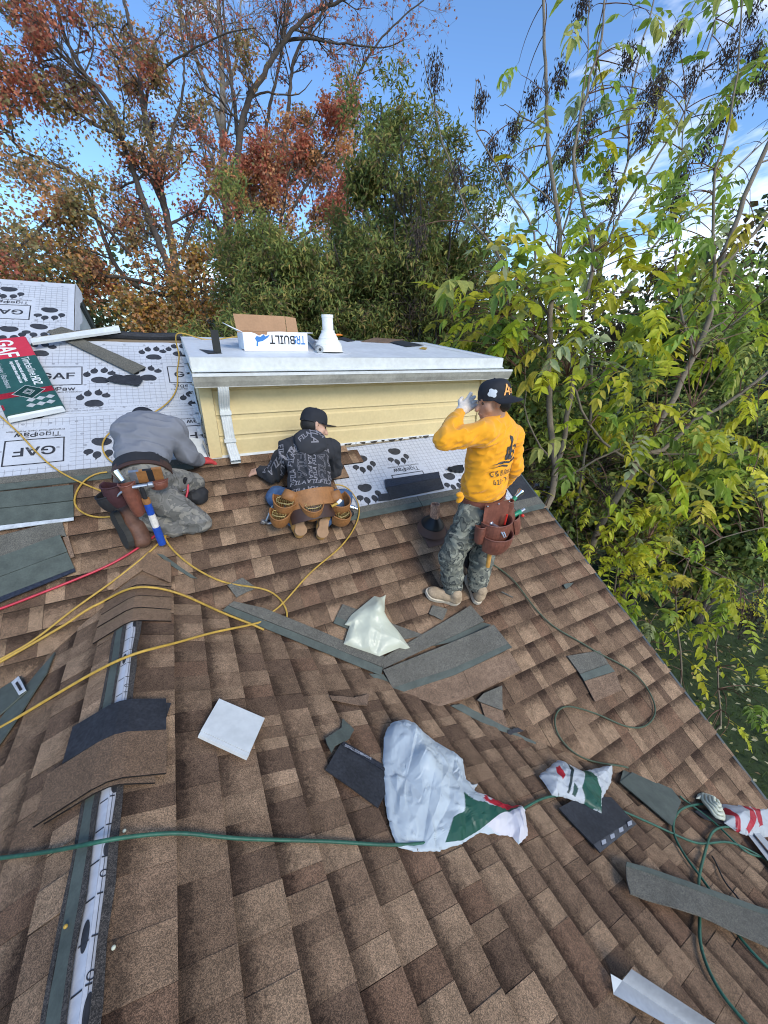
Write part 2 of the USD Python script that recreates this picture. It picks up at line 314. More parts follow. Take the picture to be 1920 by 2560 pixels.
# ---- shingles
cands = []            # (score, mesh, tint, band, parent)
def in_view(p3):
    q = proj(p3); c = q.mean(0)
    if (np.asarray(p3) - EYE) @ CF < 0.2 if np.ndim(p3) == 1 else (((np.asarray(p3) - EYE) @ CF).min() < 0.2): return 0.0
    w = np.clip(q, [0, 0], [1920, 2560]); x, y = w[:, 0], w[:, 1]
    return 0.5 * abs(np.sum(x * np.roll(y, -1) - y * np.roll(x, -1)))
def shingle_field(pl, region, parent, i0, i1, off, a0, a1, ends=None, seed=0, fw=1.0):
    r = np.random.default_rng(seed)
    prep = shapely.prepared.prep(region)
    for i in range(i0, i1 + 1):
        d1 = off + i * EXPO; d0 = d1 - EXPO - 0.018
        lo, hi = (ends or {}).get(i, (a0, a1))
        a = a0 - r.uniform(0, .25); tooth = r.random() < .5; last = -1; wob = r.normal(0, 0.0012)
        while a < a1:
            w = fw * r.choice([.065, .088, .11, .135, .165, .20], p=[.16, .23, .24, .2, .11, .06]) * r.uniform(.92, 1.08)
            s0, s1 = max(a, lo), min(a + w, hi)
            a += w; tooth = not tooth
            if r.random() < .07: tooth = not tooth
            if s1 - s0 < 0.012: continue
            g = 0.0004 if r.random() < .78 else 0.0022
            q = sg.box(s0 + g / 2, d0, s1 - g / 2, d1 + wob + r.normal(0, .0007))
            k = r.choice(5, p=[.48, .34, .10, .03, .05] if tooth else [.05, .22, .33, .24, .16])
            if k == last: k = (k + 1) % 4
            last = k
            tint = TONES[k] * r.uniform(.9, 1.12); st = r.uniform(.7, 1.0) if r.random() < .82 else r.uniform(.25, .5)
            hh = (0.0016 if tooth else 0.0) + abs(r.normal(0, .0006)); curl = max(0, r.normal(0, .0012))
            top = lambda p, d0=d0, hh=hh, curl=curl: 0.002 + hh + (0.0068 + curl) * np.clip((p[:, 1] - d0) / (EXPO + .018), 0, 1.05)
            if not prep.contains(q):
                q = q.intersection(region)
                if q.is_empty or q.area < 2e-4: continue
                m = slab2(q, lambda p, h: pl.lift(p, h), top, 0.012)
                if m is None: continue
                dd = pl.inv(np.asarray(m.vertices))[1]; edge = np.arange(len(dd)) >= len(dd) // 2
            else:
                x0, y0, x1, y1 = q.bounds
                p = np.array([[x0, y0], [x1, y0], [x1, y1], [x0, y1]]); h = top(p)
                P1 = pl.lift(p, h); V = np.vstack([P1, P1, pl.lift(p, h - 0.011)])
                F = np.array([[0, 1, 2], [0, 2, 3], [7, 6, 10], [7, 10, 11], [5, 9, 10], [5, 10, 6], [4, 7, 11], [4, 11, 8]])
                if np.dot(np.cross(V[1] - V[0], V[2] - V[0]), pl.n) < 0: F = F[:, ::-1]
                m = T(V, F); dd = np.r_[p[:, 1], p[:, 1], p[:, 1]]; edge = np.arange(12) >= 4
            band = np.clip((dd - (d1 - EXPO)) / EXPO, 0, 1)
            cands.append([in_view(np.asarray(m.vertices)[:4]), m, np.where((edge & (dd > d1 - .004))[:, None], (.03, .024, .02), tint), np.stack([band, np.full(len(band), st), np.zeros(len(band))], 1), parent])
ends = {-10: (XL, 1.32), -9: (XL, 1.13), -8: (XL, .99), -7: (XL, .93), -6: (XL, .92), -5: (XL, 2.52), -11: (0.02, 1.225)}
i_eave = int(EAVE_D / EXPO)
shingle_field(M, regM, main_roof, -11, i_eave, 0.0, -3.2, XK + .035, ends, 1)
i_n = int(3.4 / C2 / EXPO) + 1
YT = float(N.ad(336, 1549)[0])
shingle_field(N, regN.buffer(.004).difference(sg.box(yend - .1, -.1, YT + .02, .030)), gable_roof, 0, i_n, K1, yend, YR + .05, None, 2, .84)
shingle_field(L, regL.buffer(.004).difference(sg.box(yend - .1, -.1, YT + .02, .040)), gable_roof2, 0, 22, K1 - .02, yend, YR + .05, None, 3)
# the near ridge is open: keep the slot and its strips clear
cands.sort(key=lambda c: -c[0])
def put_shingle(name, ms, tints, bands, parent, kind=None):
    m = cat(ms); t = part(parent, name, m, 'shingle', tint=np.vstack(tints), kind=kind)
    UsdGeom.PrimvarsAPI(stage.GetPrimAtPath(t.path)).CreatePrimvar('band', Sdf.ValueTypeNames.Color3fArray, 'vertex').Set(Vt.Vec3fArray.FromNumpy(np.vstack(bands).astype(np.float32)))
    return t
for sc, m, t, b, p in cands[:300]: put_shingle('shingle', [m], [t], [b], p)
for p, nm in ((main_roof, 'main'), (gable_roof, 'right'), (gable_roof2, 'left')):
    rest = [c for c in cands[300:] if c[4] is p]
    if rest: put_shingle('small_shingles', [c[1] for c in rest], [c[2] for c in rest], [c[3] for c in rest], p, 'stuff')
# ---- strips of bare shingle head where the next course will go
def strip(pl, a0, a1, d0, d1, name='shingle_head', h=0.011, mt='headlap', parent=None, wav=0.003, th=.006):
    xs = np.linspace(a0, a1, 24); r = np.random.default_rng(int(abs(a0 * 1000)) + 5)
    pts = [(x, d0 + r.normal(0, wav * .3)) for x in xs] + [(x, d1 + r.normal(0, wav * .2)) for x in xs[::-1]]
    return part(parent or house, name, slab2(sg.Polygon(pts).buffer(0), lambda p, hh: pl.lift(p, hh), h, th), mt)
E_ = EXPO
for a0, a1, d in ((XL, -.02, -11), (.94, 1.64, -6), (1.645, 2.53, -6), (2.535, 2.90, -4)):
    strip(M, a0, a1, d * E_ - .112 - (.03 if d == -4 else 0), d * E_ - .055 - .0, h=.012)
    strip(M, a0, a1, d * E_ - .054, d * E_ + .0, h=.0125, mt='headlap_smooth')
# ---- open ridge of the near gable: strip of underlayment showing in the slot, dark shingle heads either side
def ribbon(pl, name, d0, d1, mt, h0, h1, y0, y1, n=40, wav=0.003, th=.005, seed=0):
    r = np.random.default_rng(seed); ys = np.linspace(y0, y1, n)
    q = sg.Polygon([(y, d0 + r.normal(0, wav)) for y in ys] + [(y, d1 + r.normal(0, wav)) for y in ys[::-1]]).buffer(0)
    return part(gable_roof, name, slab2(q, lambda p, h: pl.lift(p, h), lambda p: h0 + (h1 - h0) * (p[:, 1] - d0) / (d1 - d0), th), mt)
YT = float(N.ad(336, 1549)[0])
ribbon(L, 'ridge_underlayment', 0.0, .036, 'underlayment', .003, .003, yend, YT, wav=.0008, seed=1)
ribbon(N, 'ridge_underlayment', 0.0, .022, 'underlayment', .003, .003, yend, YT, wav=.0008, seed=2)
ribbon(L, 'ridge_shingle_head', .033, .074, 'headlap_smooth', .0125, .0125, yend, YT, seed=3)
ribbon(L, 'ridge_shingle_head', .071, .083, 'headlap_dark', .0135, .0135, yend, YT, wav=.002, seed=6)
ribbon(L, 'ridge_shingle_head', .024, .036, 'headlap_dark', .0145, .0145, yend, YT, seed=4)
ribbon(N, 'ridge_shingle_head', 0.016, .036, 'headlap_dark', .0135, .0125, yend, YT, seed=5)
# printed marks on the ridge underlayment
rp = np.random.default_rng(21); mk = []
for y in np.arange(.05, YT, .085):
    q = sg.box(y, -0.035, y + .004, .02); mk.append(('L', sg.box(y, 0.001, y + .0035, .026))); mk.append(('N', sg.box(y + .004, 0.001, y + .0075, .014)))
for y in (.22, .40, .52, .66, .84, 1.02, 1.3, 1.62, 1.86):
    e = affinity.scale(sg.Point(0, 0).buffer(1, 8), rp.uniform(.018, .032), rp.uniform(.007, .011)); mk.append((rp.choice(['L', 'N']), affinity.translate(e, y, .012)))
for y in (.3, .58, .78, 1.15, 1.45): mk.append(('N', affinity.translate(sg.Point(0, 0).buffer(.009).difference(sg.Point(0, 0).buffer(.0065)), y, .010)))
mk.append(('N', sg.box(-1, .0075, YT, .0088)))
part(gable_roof, 'ridge_print', [m for m in (slab2(g, lambda p, h, pl=(L if k == 'L' else N): pl.lift(p, h), .0042, .0006) for k, g in mk) if m is not None], 'print_black')
# ---- ridge caps at the valley end of the near ridge
mat('cap', tint=True, rough=0.95, spec=0.12, noise=[(6, 0.1), (30, 0.14)], extra=granules(1.5, .55, 430), bump=(420, .0012))
def ridge_cap(y0, y1, hw_n, hw_l, h0, h1, tint, parent, name, skew=0.0, mt='cap'):
    """one bent cap shingle: y0 = near (butt) end, y1 = far end under the next"""
    V = []; cols = np.linspace(-1, 1, 13); ys = np.linspace(y0, y1, 5)
    for lay in (0, .007):
        for j, y in enumerate(ys):
            h = h0 + (h1 - h0) * j / 4 - lay
            for c in cols:
                d = abs(c) * (hw_n if c > 0 else hw_l); pl = N if c > 0 else L
                rr = 0.02; hh = h - (0.0 if d > rr else (rr - d) ** 2 / rr * .25)
                V.append(pl.P(y + skew * c, d, hh) if c != 0 else N.P(y, 0, hh) * .5 + L.P(y, 0, hh) * .5)
    n = len(cols); m = len(ys); F = []
    g = lambda l, j, c: l * n * m + j * n + c
    for j in range(m - 1):
        for c in range(n - 1):
            a, b, cc, d = g(0, j, c), g(0, j, c + 1), g(0, j + 1, c + 1), g(0, j + 1, c)
            F += [[a, b, cc], [a, cc, d]]
    for j in range(m - 1):
        for c in (0, n - 1): F += [[g(0, j, c), g(0, j + 1, c), g(1, j + 1, c)], [g(0, j, c), g(1, j + 1, c), g(1, j, c)]]
    nb = len(V); V = V + [V[g(l, 0, c)] for l in (0, 1) for c in range(n)]
    for c in range(n - 1): F += [[nb + c, nb + n + c, nb + n + c + 1], [nb + c, nb + n + c + 1, nb + c + 1]]
    tn = np.tile(np.asarray(tint, float), (len(V), 1)); tn[nb:] = [.022, .018, .016]
    me = T(V, F); return part(parent, name, me, mt, tint=tn if mt == 'cap' else None)
for k in range(4):
    y = YT - .03 + k * (YR - YT + .02) / 4.0
    ridge_cap(y, y + (YR - YT) * .4, .172, .185 - .004 * k, 0.021 + .002 * (k % 2), .014, TONES[[1, 1, 2, 1, 2, 3][k]] * [.95, 1.0, .95, 1.05, .9, .9][k], gable_roof, 'ridge_cap', skew=[.004, -.005, .003, 0, -.004, .004][k])
def m_px(pts): return sg.Polygon([M.ad(x / 2.592, 1300 + y / 2.592) for x, y in pts])
for k_, (pts, h_) in enumerate((([(970, 224), (1112, 292), (1116, 350), (1114, 420), (935, 345), (900, 300)], .030), ([(968, 222), (905, 262), (800, 352), (742, 420), (745, 470), (925, 340), (945, 300)], .026), ([(1020, 225), (1060, 232), (1190, 325), (1280, 385), (1240, 380), (1110, 300)], .016))):
    cm = slab2(m_px(pts).buffer(0), lambda p, h: M.lift(p, h), h_, .008); cm.remove_unreferenced_vertices()
    part(house, 'ridge_cap', cm, 'headlap_smooth' if k_ == 2 else 'cap', tint=None if k_ == 2 else TONES[[2, 1][k_]])
# ---- underlayment sheets with their printing
def wr(p): return 0.006 * meshkit.noise(np.c_[p[:, 0] * 3.2, p[:, 1] * 4.5, 0 * p[:, 0]], 3) - .010
def sheet(poly, h, name, mt='underlayment', sub=.09):
    return part(house, name, slab2(poly, lambda p, hh: M.lift(p, hh), lambda p: h + wr(p), .002, sub=sub), mt)
def wavy(x0, x1, d, amp, n=30, seed=0):
    r = np.random.default_rng(seed); xs = np.linspace(x0, x1, n); e = np.cumsum(r.normal(0, amp * .5, n)); e -= np.linspace(e[0], e[-1], n)
    return [(x, d + np.clip(y, -amp * 2, amp * 2)) for x, y in zip(xs, e)]
JD = -2.27
low_poly = sg.Polygon(wavy(XL, .2, JD - .1, .0, 8) + wavy(.2, XL, -11.7 * E_, .004, 20, 4))
up_poly = sg.Polygon(wavy(XL, .2, JD, .006, 60, 2) + [(.2, -3.22), (.06, -3.23)] + wavy(.05, XU + .002, -3.235, .004, 20, 6) + [(XU + .002, RIDGE2_D + .0)] + [(XL, RIDGE2_D)])
und = [sheet(low_poly, .004, 'underlayment_sheet'), sheet(up_poly, .0075, 'underlayment_sheet')]
right_poly = sg.Polygon([(.85, -1.62), (1.24, -1.66)] + wavy(1.25, 2.83, -1.665, .006, 20, 8) + [(2.83, -.68), (2.54, -.68), (2.52, -.95), (.96, -.95), (.9, -1.2)])
und.append(sheet(right_poly, .003, 'underlayment_sheet'))
# a flap of underlayment hanging over the rake of the upper part
fl = sg.Polygon([(RIDGE2_D, 0)] + [(d, .075 + .02 * math.sin(i * 1.3)) for i, d in enumerate(np.linspace(RIDGE2_D, RIDGE_D - .02, 12))] + [(RIDGE_D - .02, 0)])
part(house, 'underlayment_flap', slab2(fl, lambda p, h: np.array([M.P(XU, d, .006) + np.array([.012, 0, 0]) + np.array([.35, 0, -1]) * e + np.array([1, 0, 0]) * hh for (d, e), hh in zip(p, h)]), 0, .002), 'underlayment')
PAW = [(.0, -.045, .058, .042), (-.085, .03, .026, .032), (-.035, .075, .026, .034), (.035, .082, .026, .034), (.085, .045, .03, .026)]
def paw_poly(r):
    gs = []
    for k, (x, y, a, b) in enumerate(PAW):
        e = affinity.rotate(affinity.scale(sg.Point(0, 0).buffer(1, 10), a, b), r.uniform(-15, 15), origin=(0, 0))
        if k: e = e.union(sg.Polygon([(-a * .45, b * .6), (a * .5, b * .5), (a * .35, b * 1.55)]))
        else: e = e.union(affinity.translate(affinity.scale(sg.Point(0, 0).buffer(1, 10), a * .6, b * .8), a * .55, -b * .25))
        gs.append(affinity.translate(e, x, y))
    return shapely.union_all(gs)
def frame_at(x, d, rot):
    """rot 0: reads upright from the eye; 180: upside down"""
    ex = np.array([1, 0]) if rot == 0 else np.array([-1, 0]); ey = np.array([0, -1]) if rot == 0 else np.array([0, 1])
    return lambda q: np.array([x, d]) + np.outer(q[:, 0], ex) + np.outer(q[:, 1], ey)
def print2(parent, base, polys, mt, clip=None, name='printing', kind=None):
    """polys are in roof coordinates (x, d)"""
    ms = []
    for g in polys:
        if clip is not None: g = g.intersection(clip)
        if not g.is_empty:
            m = slab2(g, lambda p, h: M.lift(p, h), lambda p: base + .0016 + wr(p), .0005, sub=.08)
            if m is not None: ms.append(m)
    if ms: part(parent, name, ms, mt, kind=kind)
def text_poly(text, height, bold=True):
    m = meshkit.text_mesh(text, height, .001, bold); v, f = np.array(m.vertices), np.array(m.faces)
    n = m.face_normals[:, 2] > .9
    g = shapely.union_all([sg.Polygon(v[t][:, :2]) for t in f[n] if abs(np.cross(v[t[1], :2] - v[t[0], :2], v[t[2], :2] - v[t[0], :2])) > 1e-12])
    x0, y0, x1, y1 = g.bounds; return affinity.translate(g, -(x0 + x1) / 2, -(y0 + y1) / 2)
_tp = {}
def place_poly(g, x, d, rot, sx=1.0):
    g = affinity.scale(g, sx, 1, origin=(0, 0))
    s = 1 if rot == 0 else -1
    return affinity.affine_transform(g, [s, 0, 0, -s, x, d])
def text_panel(x, d, rot):
    """black frame with the maker's letters, the product name and a small line beyond it"""
    if not _tp:
        fr = sg.box(-.165, -.12, .165, .12); _tp['f'] = fr.difference(fr.buffer(-.0085)); _tp['g'] = affinity.scale(text_poly('GAF', .075), 1.15, 1)
        _tp['t1'] = text_poly('Tiger', .045, False); _tp['t2'] = text_poly('Paw', .045); _tp['p'] = text_poly('Premium Roof Deck Protection', .0165, False)
    s = 1 if rot == 0 else -1
    return [place_poly(_tp['f'], x, d, rot), place_poly(_tp['g'], x, d, rot), place_poly(_tp['t1'], x - s * .068, d + s * .165, rot), place_poly(_tp['t2'], x + s * .058, d + s * .165, rot), place_poly(_tp['p'], x, d + s * .205, rot)]
def grid_polys(x0, x1, d0, d1, sp=.0415, w=.0013, hole=()):
    h = shapely.union_all(list(hole)) if len(hole) else None
    g = [sg.box(x - w / 2, d0, x + w / 2, d1) for x in np.arange(x0, x1 + 1e-6, sp)] + [sg.box(x0, d - w / 2, x1, d + w / 2) for d in np.arange(d0, d1 + 1e-6, sp)]
    return [q.difference(h) for q in g] if h is not None else g
rpaw = np.random.default_rng(5)
def px(u, v): return tuple(M.ad(u, v))
def c1(x, y): return px(x / 2.592, 650 + y / 2.592)
def c3(x, y): return px(600 + x / 2.2419, 980 + y / 2.2419)
paw_up = [c1(*p) for p in ((990, 610), (645, 757), (955, 742), (605, 905), (1160, 590), (255, 585), (1262, 905), (215, 975))]
paw_dn = [c1(*p) for p in ((665, 1205), (325, 343), (255, 450), (60, 207), (60, 468))]
panels = [(c1(372, 752), 0), (c1(1222, 742), 0), (c1(222, 1237), 180), (c1(1330, 1130), 180), (c1(40, 335), 180)]
holes = [sg.box(x - .195, d - .15 - (.1 if r else 0), x + .195, d + .15 + (0 if r else .1)) for (x, d), r in panels]
paws = [place_poly(paw_poly(rpaw), x, d, 0, 1.0) for x, d in paw_up]; pawd = [place_poly(paw_poly(rpaw), x, d, 180, 1.0) for x, d in paw_dn]
hp = [g.convex_hull.buffer(.008) for g in paws + pawd]
pan = [g for (xd_, r) in panels for g in text_panel(*xd_, r)]
mid = up_poly.buffer(-.012); lo = low_poly.difference(up_poly).buffer(-.008)
marks = []
for d in (-1.93, -2.05, -2.325, -2.19, -2.62, -2.9, -3.19, -3.55, -3.9, -4.18):
    for x in np.arange(-1.8, .1, .155):
        e = affinity.scale(sg.Point(x + .03 * math.sin(d * 9), d).buffer(1, 6), .010, .008); marks.append(e.difference(affinity.scale(e, .72, .6)).union(sg.box(x - .001 + .03 * math.sin(d * 9), d - .008, x + .001 + .03 * math.sin(d * 9), d + .008)))
up_grid = grid_polys(-1.9, .16, -3.17, -2.36, hole=holes + hp) + grid_polys(-1.9, XU - .05, -4.15, -3.25, hole=holes + hp)
lo_grid = grid_polys(-1.9, .16, -2.24, -1.70, hole=holes + hp)
for us, hb, cl, gr in ((und[0], .004, lo, lo_grid), (und[1], .0075, mid, up_grid)):
    for g in paws + pawd: print2(us, hb, [g], 'print_black', cl, 'paw_print')
    for (xd_, r) in panels: print2(us, hb, text_panel(*xd_, r), 'print_black', cl, 'lettering')
    print2(us, hb, gr, 'print_grey', cl, 'printed_grid', 'stuff'); print2(us, hb, marks, 'print_grey', cl, 'nail_marks', 'stuff')
dots = [sg.box(x, -2.335, x + .012, -2.332) for x in np.arange(-2.4, .1, .02)]
fine = [affinity.translate(affinity.scale(text_poly('Nailing pattern fasten at every mark with plastic cap nails', .012, False), 1, -1), x, -2.305) for x in (-1.6, -.72, -.1)]
print2(und[1], .0075, dots + fine, 'print_grey', mid, 'small_print')
rp_paw = [c3(*p) for p in ((880, 352), (690, 392), (715, 560), (1190, 492), (1560, 470))]
rpaws = [place_poly(paw_poly(rpaw), x, d, 180) for x, d in rp_paw]
xt, dt = c3(925, 432)
rpan = text_panel(xt, dt + .165, 180)
rhole = [sg.box(xt - .2, dt - .06, xt + .2, dt + .35)]
rcl = right_poly.buffer(-.006)
for g in rpaws: print2(und[2], .003, [g], 'print_black', rcl, 'paw_print')
print2(und[2], .003, rpan, 'print_black', rcl, 'lettering')
print2(und[2], .003, grid_polys(.8, 2.83, -1.66, -.62, hole=rhole + [g.convex_hull.buffer(.006) for g in rpaws]), 'print_grey', rcl, 'printed_grid', 'stuff')
# eave ice strip along the right rake and pieces of it (flat sheets stuck on the deck)
part(house, 'ice_shield_strip', slab2(sg.Polygon([(2.62, -1.68), (2.885, -1.68), (2.885, -.7), (2.62, -.7)]), lambda p, h: M.lift(p, h), .008, .004), 'asphalt_back')
# torn old felt and bare wood under the siding
xs = np.linspace(1.22, 2.3, 40); ro = np.random.default_rng(4)
part(house, 'bare_sheathing', slab2(sg.Polygon([(1.2, -1.72), (2.3, -1.72), (2.3, -1.655), (1.2, -1.63)]), lambda p, h: M.lift(p, h), .006, .004), 'old_wood')
part(house, 'torn_felt', slab2(sg.Polygon([(x, -1.70 + ro.uniform(-.008, .012)) for x in xs] + [(x, -1.655 + ro.uniform(-.022, .02)) for x in xs[::-1]]).buffer(0), lambda p, h: M.lift(p, h), lambda p: .014 + .006 * meshkit.noise(np.c_[p * 40, p[:, 0] * 0], 2), .005), 'old_felt')

# ------------------------------------------------------------------ dormer
def ext_x(profile, x0, x1, closed=True):
    """extrude a (y, z) outline along x"""
    p = np.asarray(profile, float); n = len(p); V = np.vstack([np.c_[np.full(n, x0), p], np.c_[np.full(n, x1), p]]); F = []
    for i in range(n if closed else n - 1):
        j = (i + 1) % n; F += [[i, j, n + j], [i, n + j, n + i]]
    if closed:
        v2, f2 = trimesh.creation.triangulate_polygon(sg.Polygon(p), engine='earcut')
        idx = [int(np.argmin(((p - a) ** 2).sum(1))) for a in v2]; f2 = np.array(idx)[f2]
        F += f2.tolist() + (f2[:, ::-1] + n).tolist()
    m = T(V, F); m.fix_normals(); return m
WX0, WX1 = .111, 2.80
zb = CZ - .868; zt = CZ - .335
ZS0, ZS1 = CZ - .145, CZ - .022       # flat roof top, front and back
YF, YB = 3.015, 4.50
core = T([(WX0 + .02, YD + .012, zb - .06), (WX1 - .02, YD + .012, zb - .06), (WX1 - .02, YD + .012, zt + .08), (WX0 + .02, YD + .012, zt + .08), (WX0 + .02, YB, ZS1 - .12), (WX1 - .02, YB, ZS1 - .12), (WX0 + .02, YB, ZS1 - .4), (WX1 - .02, YB, ZS1 - .4)],
         [[0, 1, 2], [0, 2, 3], [3, 2, 5], [3, 5, 4], [0, 3, 4], [0, 4, 6], [1, 5, 2], [1, 7, 5], [0, 6, 7], [0, 7, 1], [6, 4, 5], [6, 5, 7]])
dormer = part(house, 'dormer', core, 'white_trim')
zs = [CZ - .335, CZ - .55, CZ - .706, CZ - .861]
for k in range(3):
    t, b = zs[k], zs[k + 1]
    prof = [(YD + .012, t + .004), (YD - .002, t + .004), (YD - .003, t - .028), (YD - .012, t - .040), (YD - .014, b + .018), (YD - .016, b + .004), (YD - .008, b), (YD + .012, b)]
    part(dormer, 'siding_board', ext_x(prof, WX0 + .085, WX1 - .085), 'siding')
for x0, x1 in ((WX0 - .004, WX0 + .082), (WX1 - .082, WX1 + .004)):
    part(dormer, 'corner_board', box(((x0 + x1) / 2, YD - .008, (zb + zt) / 2 - .002), (x1 - x0, .045, zt - zb - .008)), 'siding')
part(dormer, 'starter_trim', ext_x([(YD + .01, zb + .012), (YD - .022, zb + .012), (YD - .026, zb - .006), (YD + .01, zb - .006)], WX0 - .01, WX1), 'white_trim')
part(dormer, 'frieze_board', box(((WX0 + WX1) / 2, YD - .012, zt + .012), (WX1 - WX0 + .01, .03, .03)), 'white_trim')
part(dormer, 'soffit', box(((WX0 + WX1) / 2, YD - .055, zt + .034), (WX1 - WX0 + .07, .14, .012)), 'white_trim')
# left side wall with trim and torn step flashing
sw = T([(WX0 - .004, YD - .02, zb - .02), (WX0 - .004, YD - .02, zt + .06), (WX0 - .004, YB - .03, ZS1 - .1), (WX0 - .004, YB - .03, ZS1 - .2)], [[0, 1, 2], [0, 2, 3]])
part(dormer, 'side_siding', sw, 'siding')
rf = np.random.default_rng(8)
for k in range(11):
    y = YD + .02 + k * .118; p = M.P(WX0, (Y0 + Z0R * C1 - y) / C1, .012)
    a = rf.normal(0, .12); L_ = .1 + rf.uniform(-.01, .02)
    q = np.array([[0, -L_ / 2, 0], [0, L_ / 2, .01], [-.012 + rf.normal(0, .006), L_ / 2, .085 + rf.normal(0, .015)], [-.01 + rf.normal(0, .008), 0, .1 + rf.normal(0, .02)], [-.008 + rf.normal(0, .008), -L_ / 2, .07 + rf.normal(0, .015)]])
    up = np.array([0, C1, N1]); v = p + np.outer(q[:, 0] - .012, [1, 0, 0]) + np.outer(q[:, 1], up) + np.outer(q[:, 2], [0, 0, 1])
    foot = np.array([p + up * s_ * L_ / 2 + np.array([-.012 - dx, 0, 0]) + M.n * .004 for s_, dx in ((-1, 0), (1, 0), (1, .035 + rf.uniform(0, .02)), (-1, .03 + rf.uniform(0, .02)))])
    part(dormer, 'step_flashing', T(np.vstack([v, foot]), [[0, 1, 2], [0, 2, 3], [0, 3, 4], [5, 7, 6], [5, 8, 7]]), 'flashing')
# flat roof
x0, x1 = .088, 2.90
def zf(y): return ZS0 + (ZS1 - ZS0) * (y - YF) / (YB - YF)
th = .078
slab = T([(x, y, zf(y) - t) for t in (0, th) for y in (YF, YB) for x in (x0, x1)], [[0, 1, 3], [0, 3, 2], [4, 7, 5], [4, 6, 7], [0, 5, 1], [0, 4, 5], [2, 3, 7], [2, 7, 6], [0, 2, 6], [0, 6, 4], [1, 5, 7], [1, 7, 3]])
slab.fix_normals()
flat = part(house, 'flat_roof', slab, 'white_membrane')
part(flat, 'edge_trim', ext_x([(YF - .004, ZS0 + .004), (YF + .05, ZS0 + .0085), (YF + .05, ZS0 + .0045), (YF - .001, ZS0 + .001), (YF - .001, ZS0 - th), (YF - .03, ZS0 - th - .012), (YF - .034, ZS0 - th - .008), (YF - .004, ZS0 - th + .006)], x0 - .003, x1 + .003), 'white_trim')
for xx in (x0 - .006, x1 + .002):
    part(flat, 'side_trim', T([(xx + a, y, zf(y) + b) for y in (YF - .004, YB) for a, b in ((0, .005), (.004, .005), (.004, -th), (0, -th))], [[0, 1, 5], [0, 5, 4], [1, 2, 6], [1, 6, 5], [3, 0, 4], [3, 4, 7], [2, 3, 7], [2, 7, 6], [0, 3, 2], [0, 2, 1], [4, 5, 6], [4, 6, 7]]), 'white_trim')
part(flat, 'membrane_seam', T([(x, y, zf(y) + .0015) for x, y in ((x1 - .17, YF + .05), (x1 - .14, YF + .05), (x1 - .14, YB), (x1 - .17, YB))], [[0, 1, 2], [0, 2, 3]]), 'white_trim')
# gutter
gx0, gx1 = .08, 2.93
gt = ZS0 - th - .012; gy = 2.985
part(flat, 'gutter', ext_x([(gy, gt - .006), (gy - .004, gt - .006), (gy - .004, gt - .088), (gy - .062, gt - .088), (gy - .062, gt - .084), (gy - .008, gt - .084)][::1] + [(gy, gt - .08)], gx0, gx1), 'gutter_paint')
part(flat, 'gutter_face', ext_x([(gy - .095, gt - .02), (gy - .094, gt - .016), (gy - .078, gt - .055), (gy - .060, gt - .0835), (gy - .063, gt - .0885), (gy - .082, gt - .055)], gx0, gx1), 'gutter_stained')
part(flat, 'gutter_lip', ext_x([(gy - .098, gt - .02), (gy - .098, gt - .004), (gy - .085, gt - .002), (gy - .085, gt - .007), (gy - .094, gt - .008), (gy - .094, gt - .02)], gx0, gx1), 'white_trim')
part(flat, 'gutter_base_band', ext_x([(gy - .066, gt - .082), (gy - .060, gt - .095), (gy, gt - .095), (gy, gt - .089), (gy - .058, gt - .089)], gx0 + .003, gx1 - .003), 'gutter_paint')
for xx in (gx0, gx1): part(flat, 'gutter_end', T([(xx, gy, gt - .004), (xx, gy - .097, gt - .006), (xx, gy - .08, gt - .055), (xx, gy - .062, gt - .09), (xx, gy, gt - .09)], [[0, 1, 2], [0, 2, 3], [0, 3, 4]]), 'gutter_paint')
# downspout: ribbed rectangular pipe with two elbows
cs = []
for k in range(9): cs.append((-.034 + .0085 * k, -.022 + (.004 if k % 2 else 0)))
cs += [(.036, -.018), (.036, .02), (-.036, .02), (-.036, -.018)]
cs = np.array(cs)
path = spline([(.262, 2.945, gt - .085), (.262, 2.95, gt - .12), (.262, 2.99, gt - .175), (.262, 3.055, gt - .235), (.263, 3.07, gt - .28), (.265, 3.07, gt - .40), (.268, 3.07, gt - .52), (.268, 3.055, gt - .545), (.270, 3.0, gt - .585), (.273, 2.925, gt - .635)], 40)
tt = np.gradient(path, axis=0); tt /= np.linalg.norm(tt, axis=1, keepdims=True); V = []
for p, t in zip(path, tt):
    xx = np.array([1.0, 0, 0]); yy = np.cross(t, xx); yy = -yy if yy[1] < 0 and abs(t[2]) > .3 else yy
    yy = np.cross(xx, t); yy *= -1 if yy[1] < 0 else 1
    V.append(p + np.outer(cs[:, 0], xx) + np.outer(cs[:, 1], yy))
n = len(cs); F = []
for i in range(len(path) - 1):
    for k in range(n):
        j = (k + 1) % n; F += [[i * n + k, i * n + j, (i + 1) * n + j], [i * n + k, (i + 1) * n + j, (i + 1) * n + k]]
sp = part(dormer, 'downspout', T(np.vstack(V), F), 'white_trim')
part(dormer, 'downspout_strap', box((.265, 3.062, gt - .5), (.085, .052, .022)), 'white_trim')
part(dormer, 'downspout_joint', box((.263, 3.062, gt - .29), (.079, .05, .03)), 'white_trim')
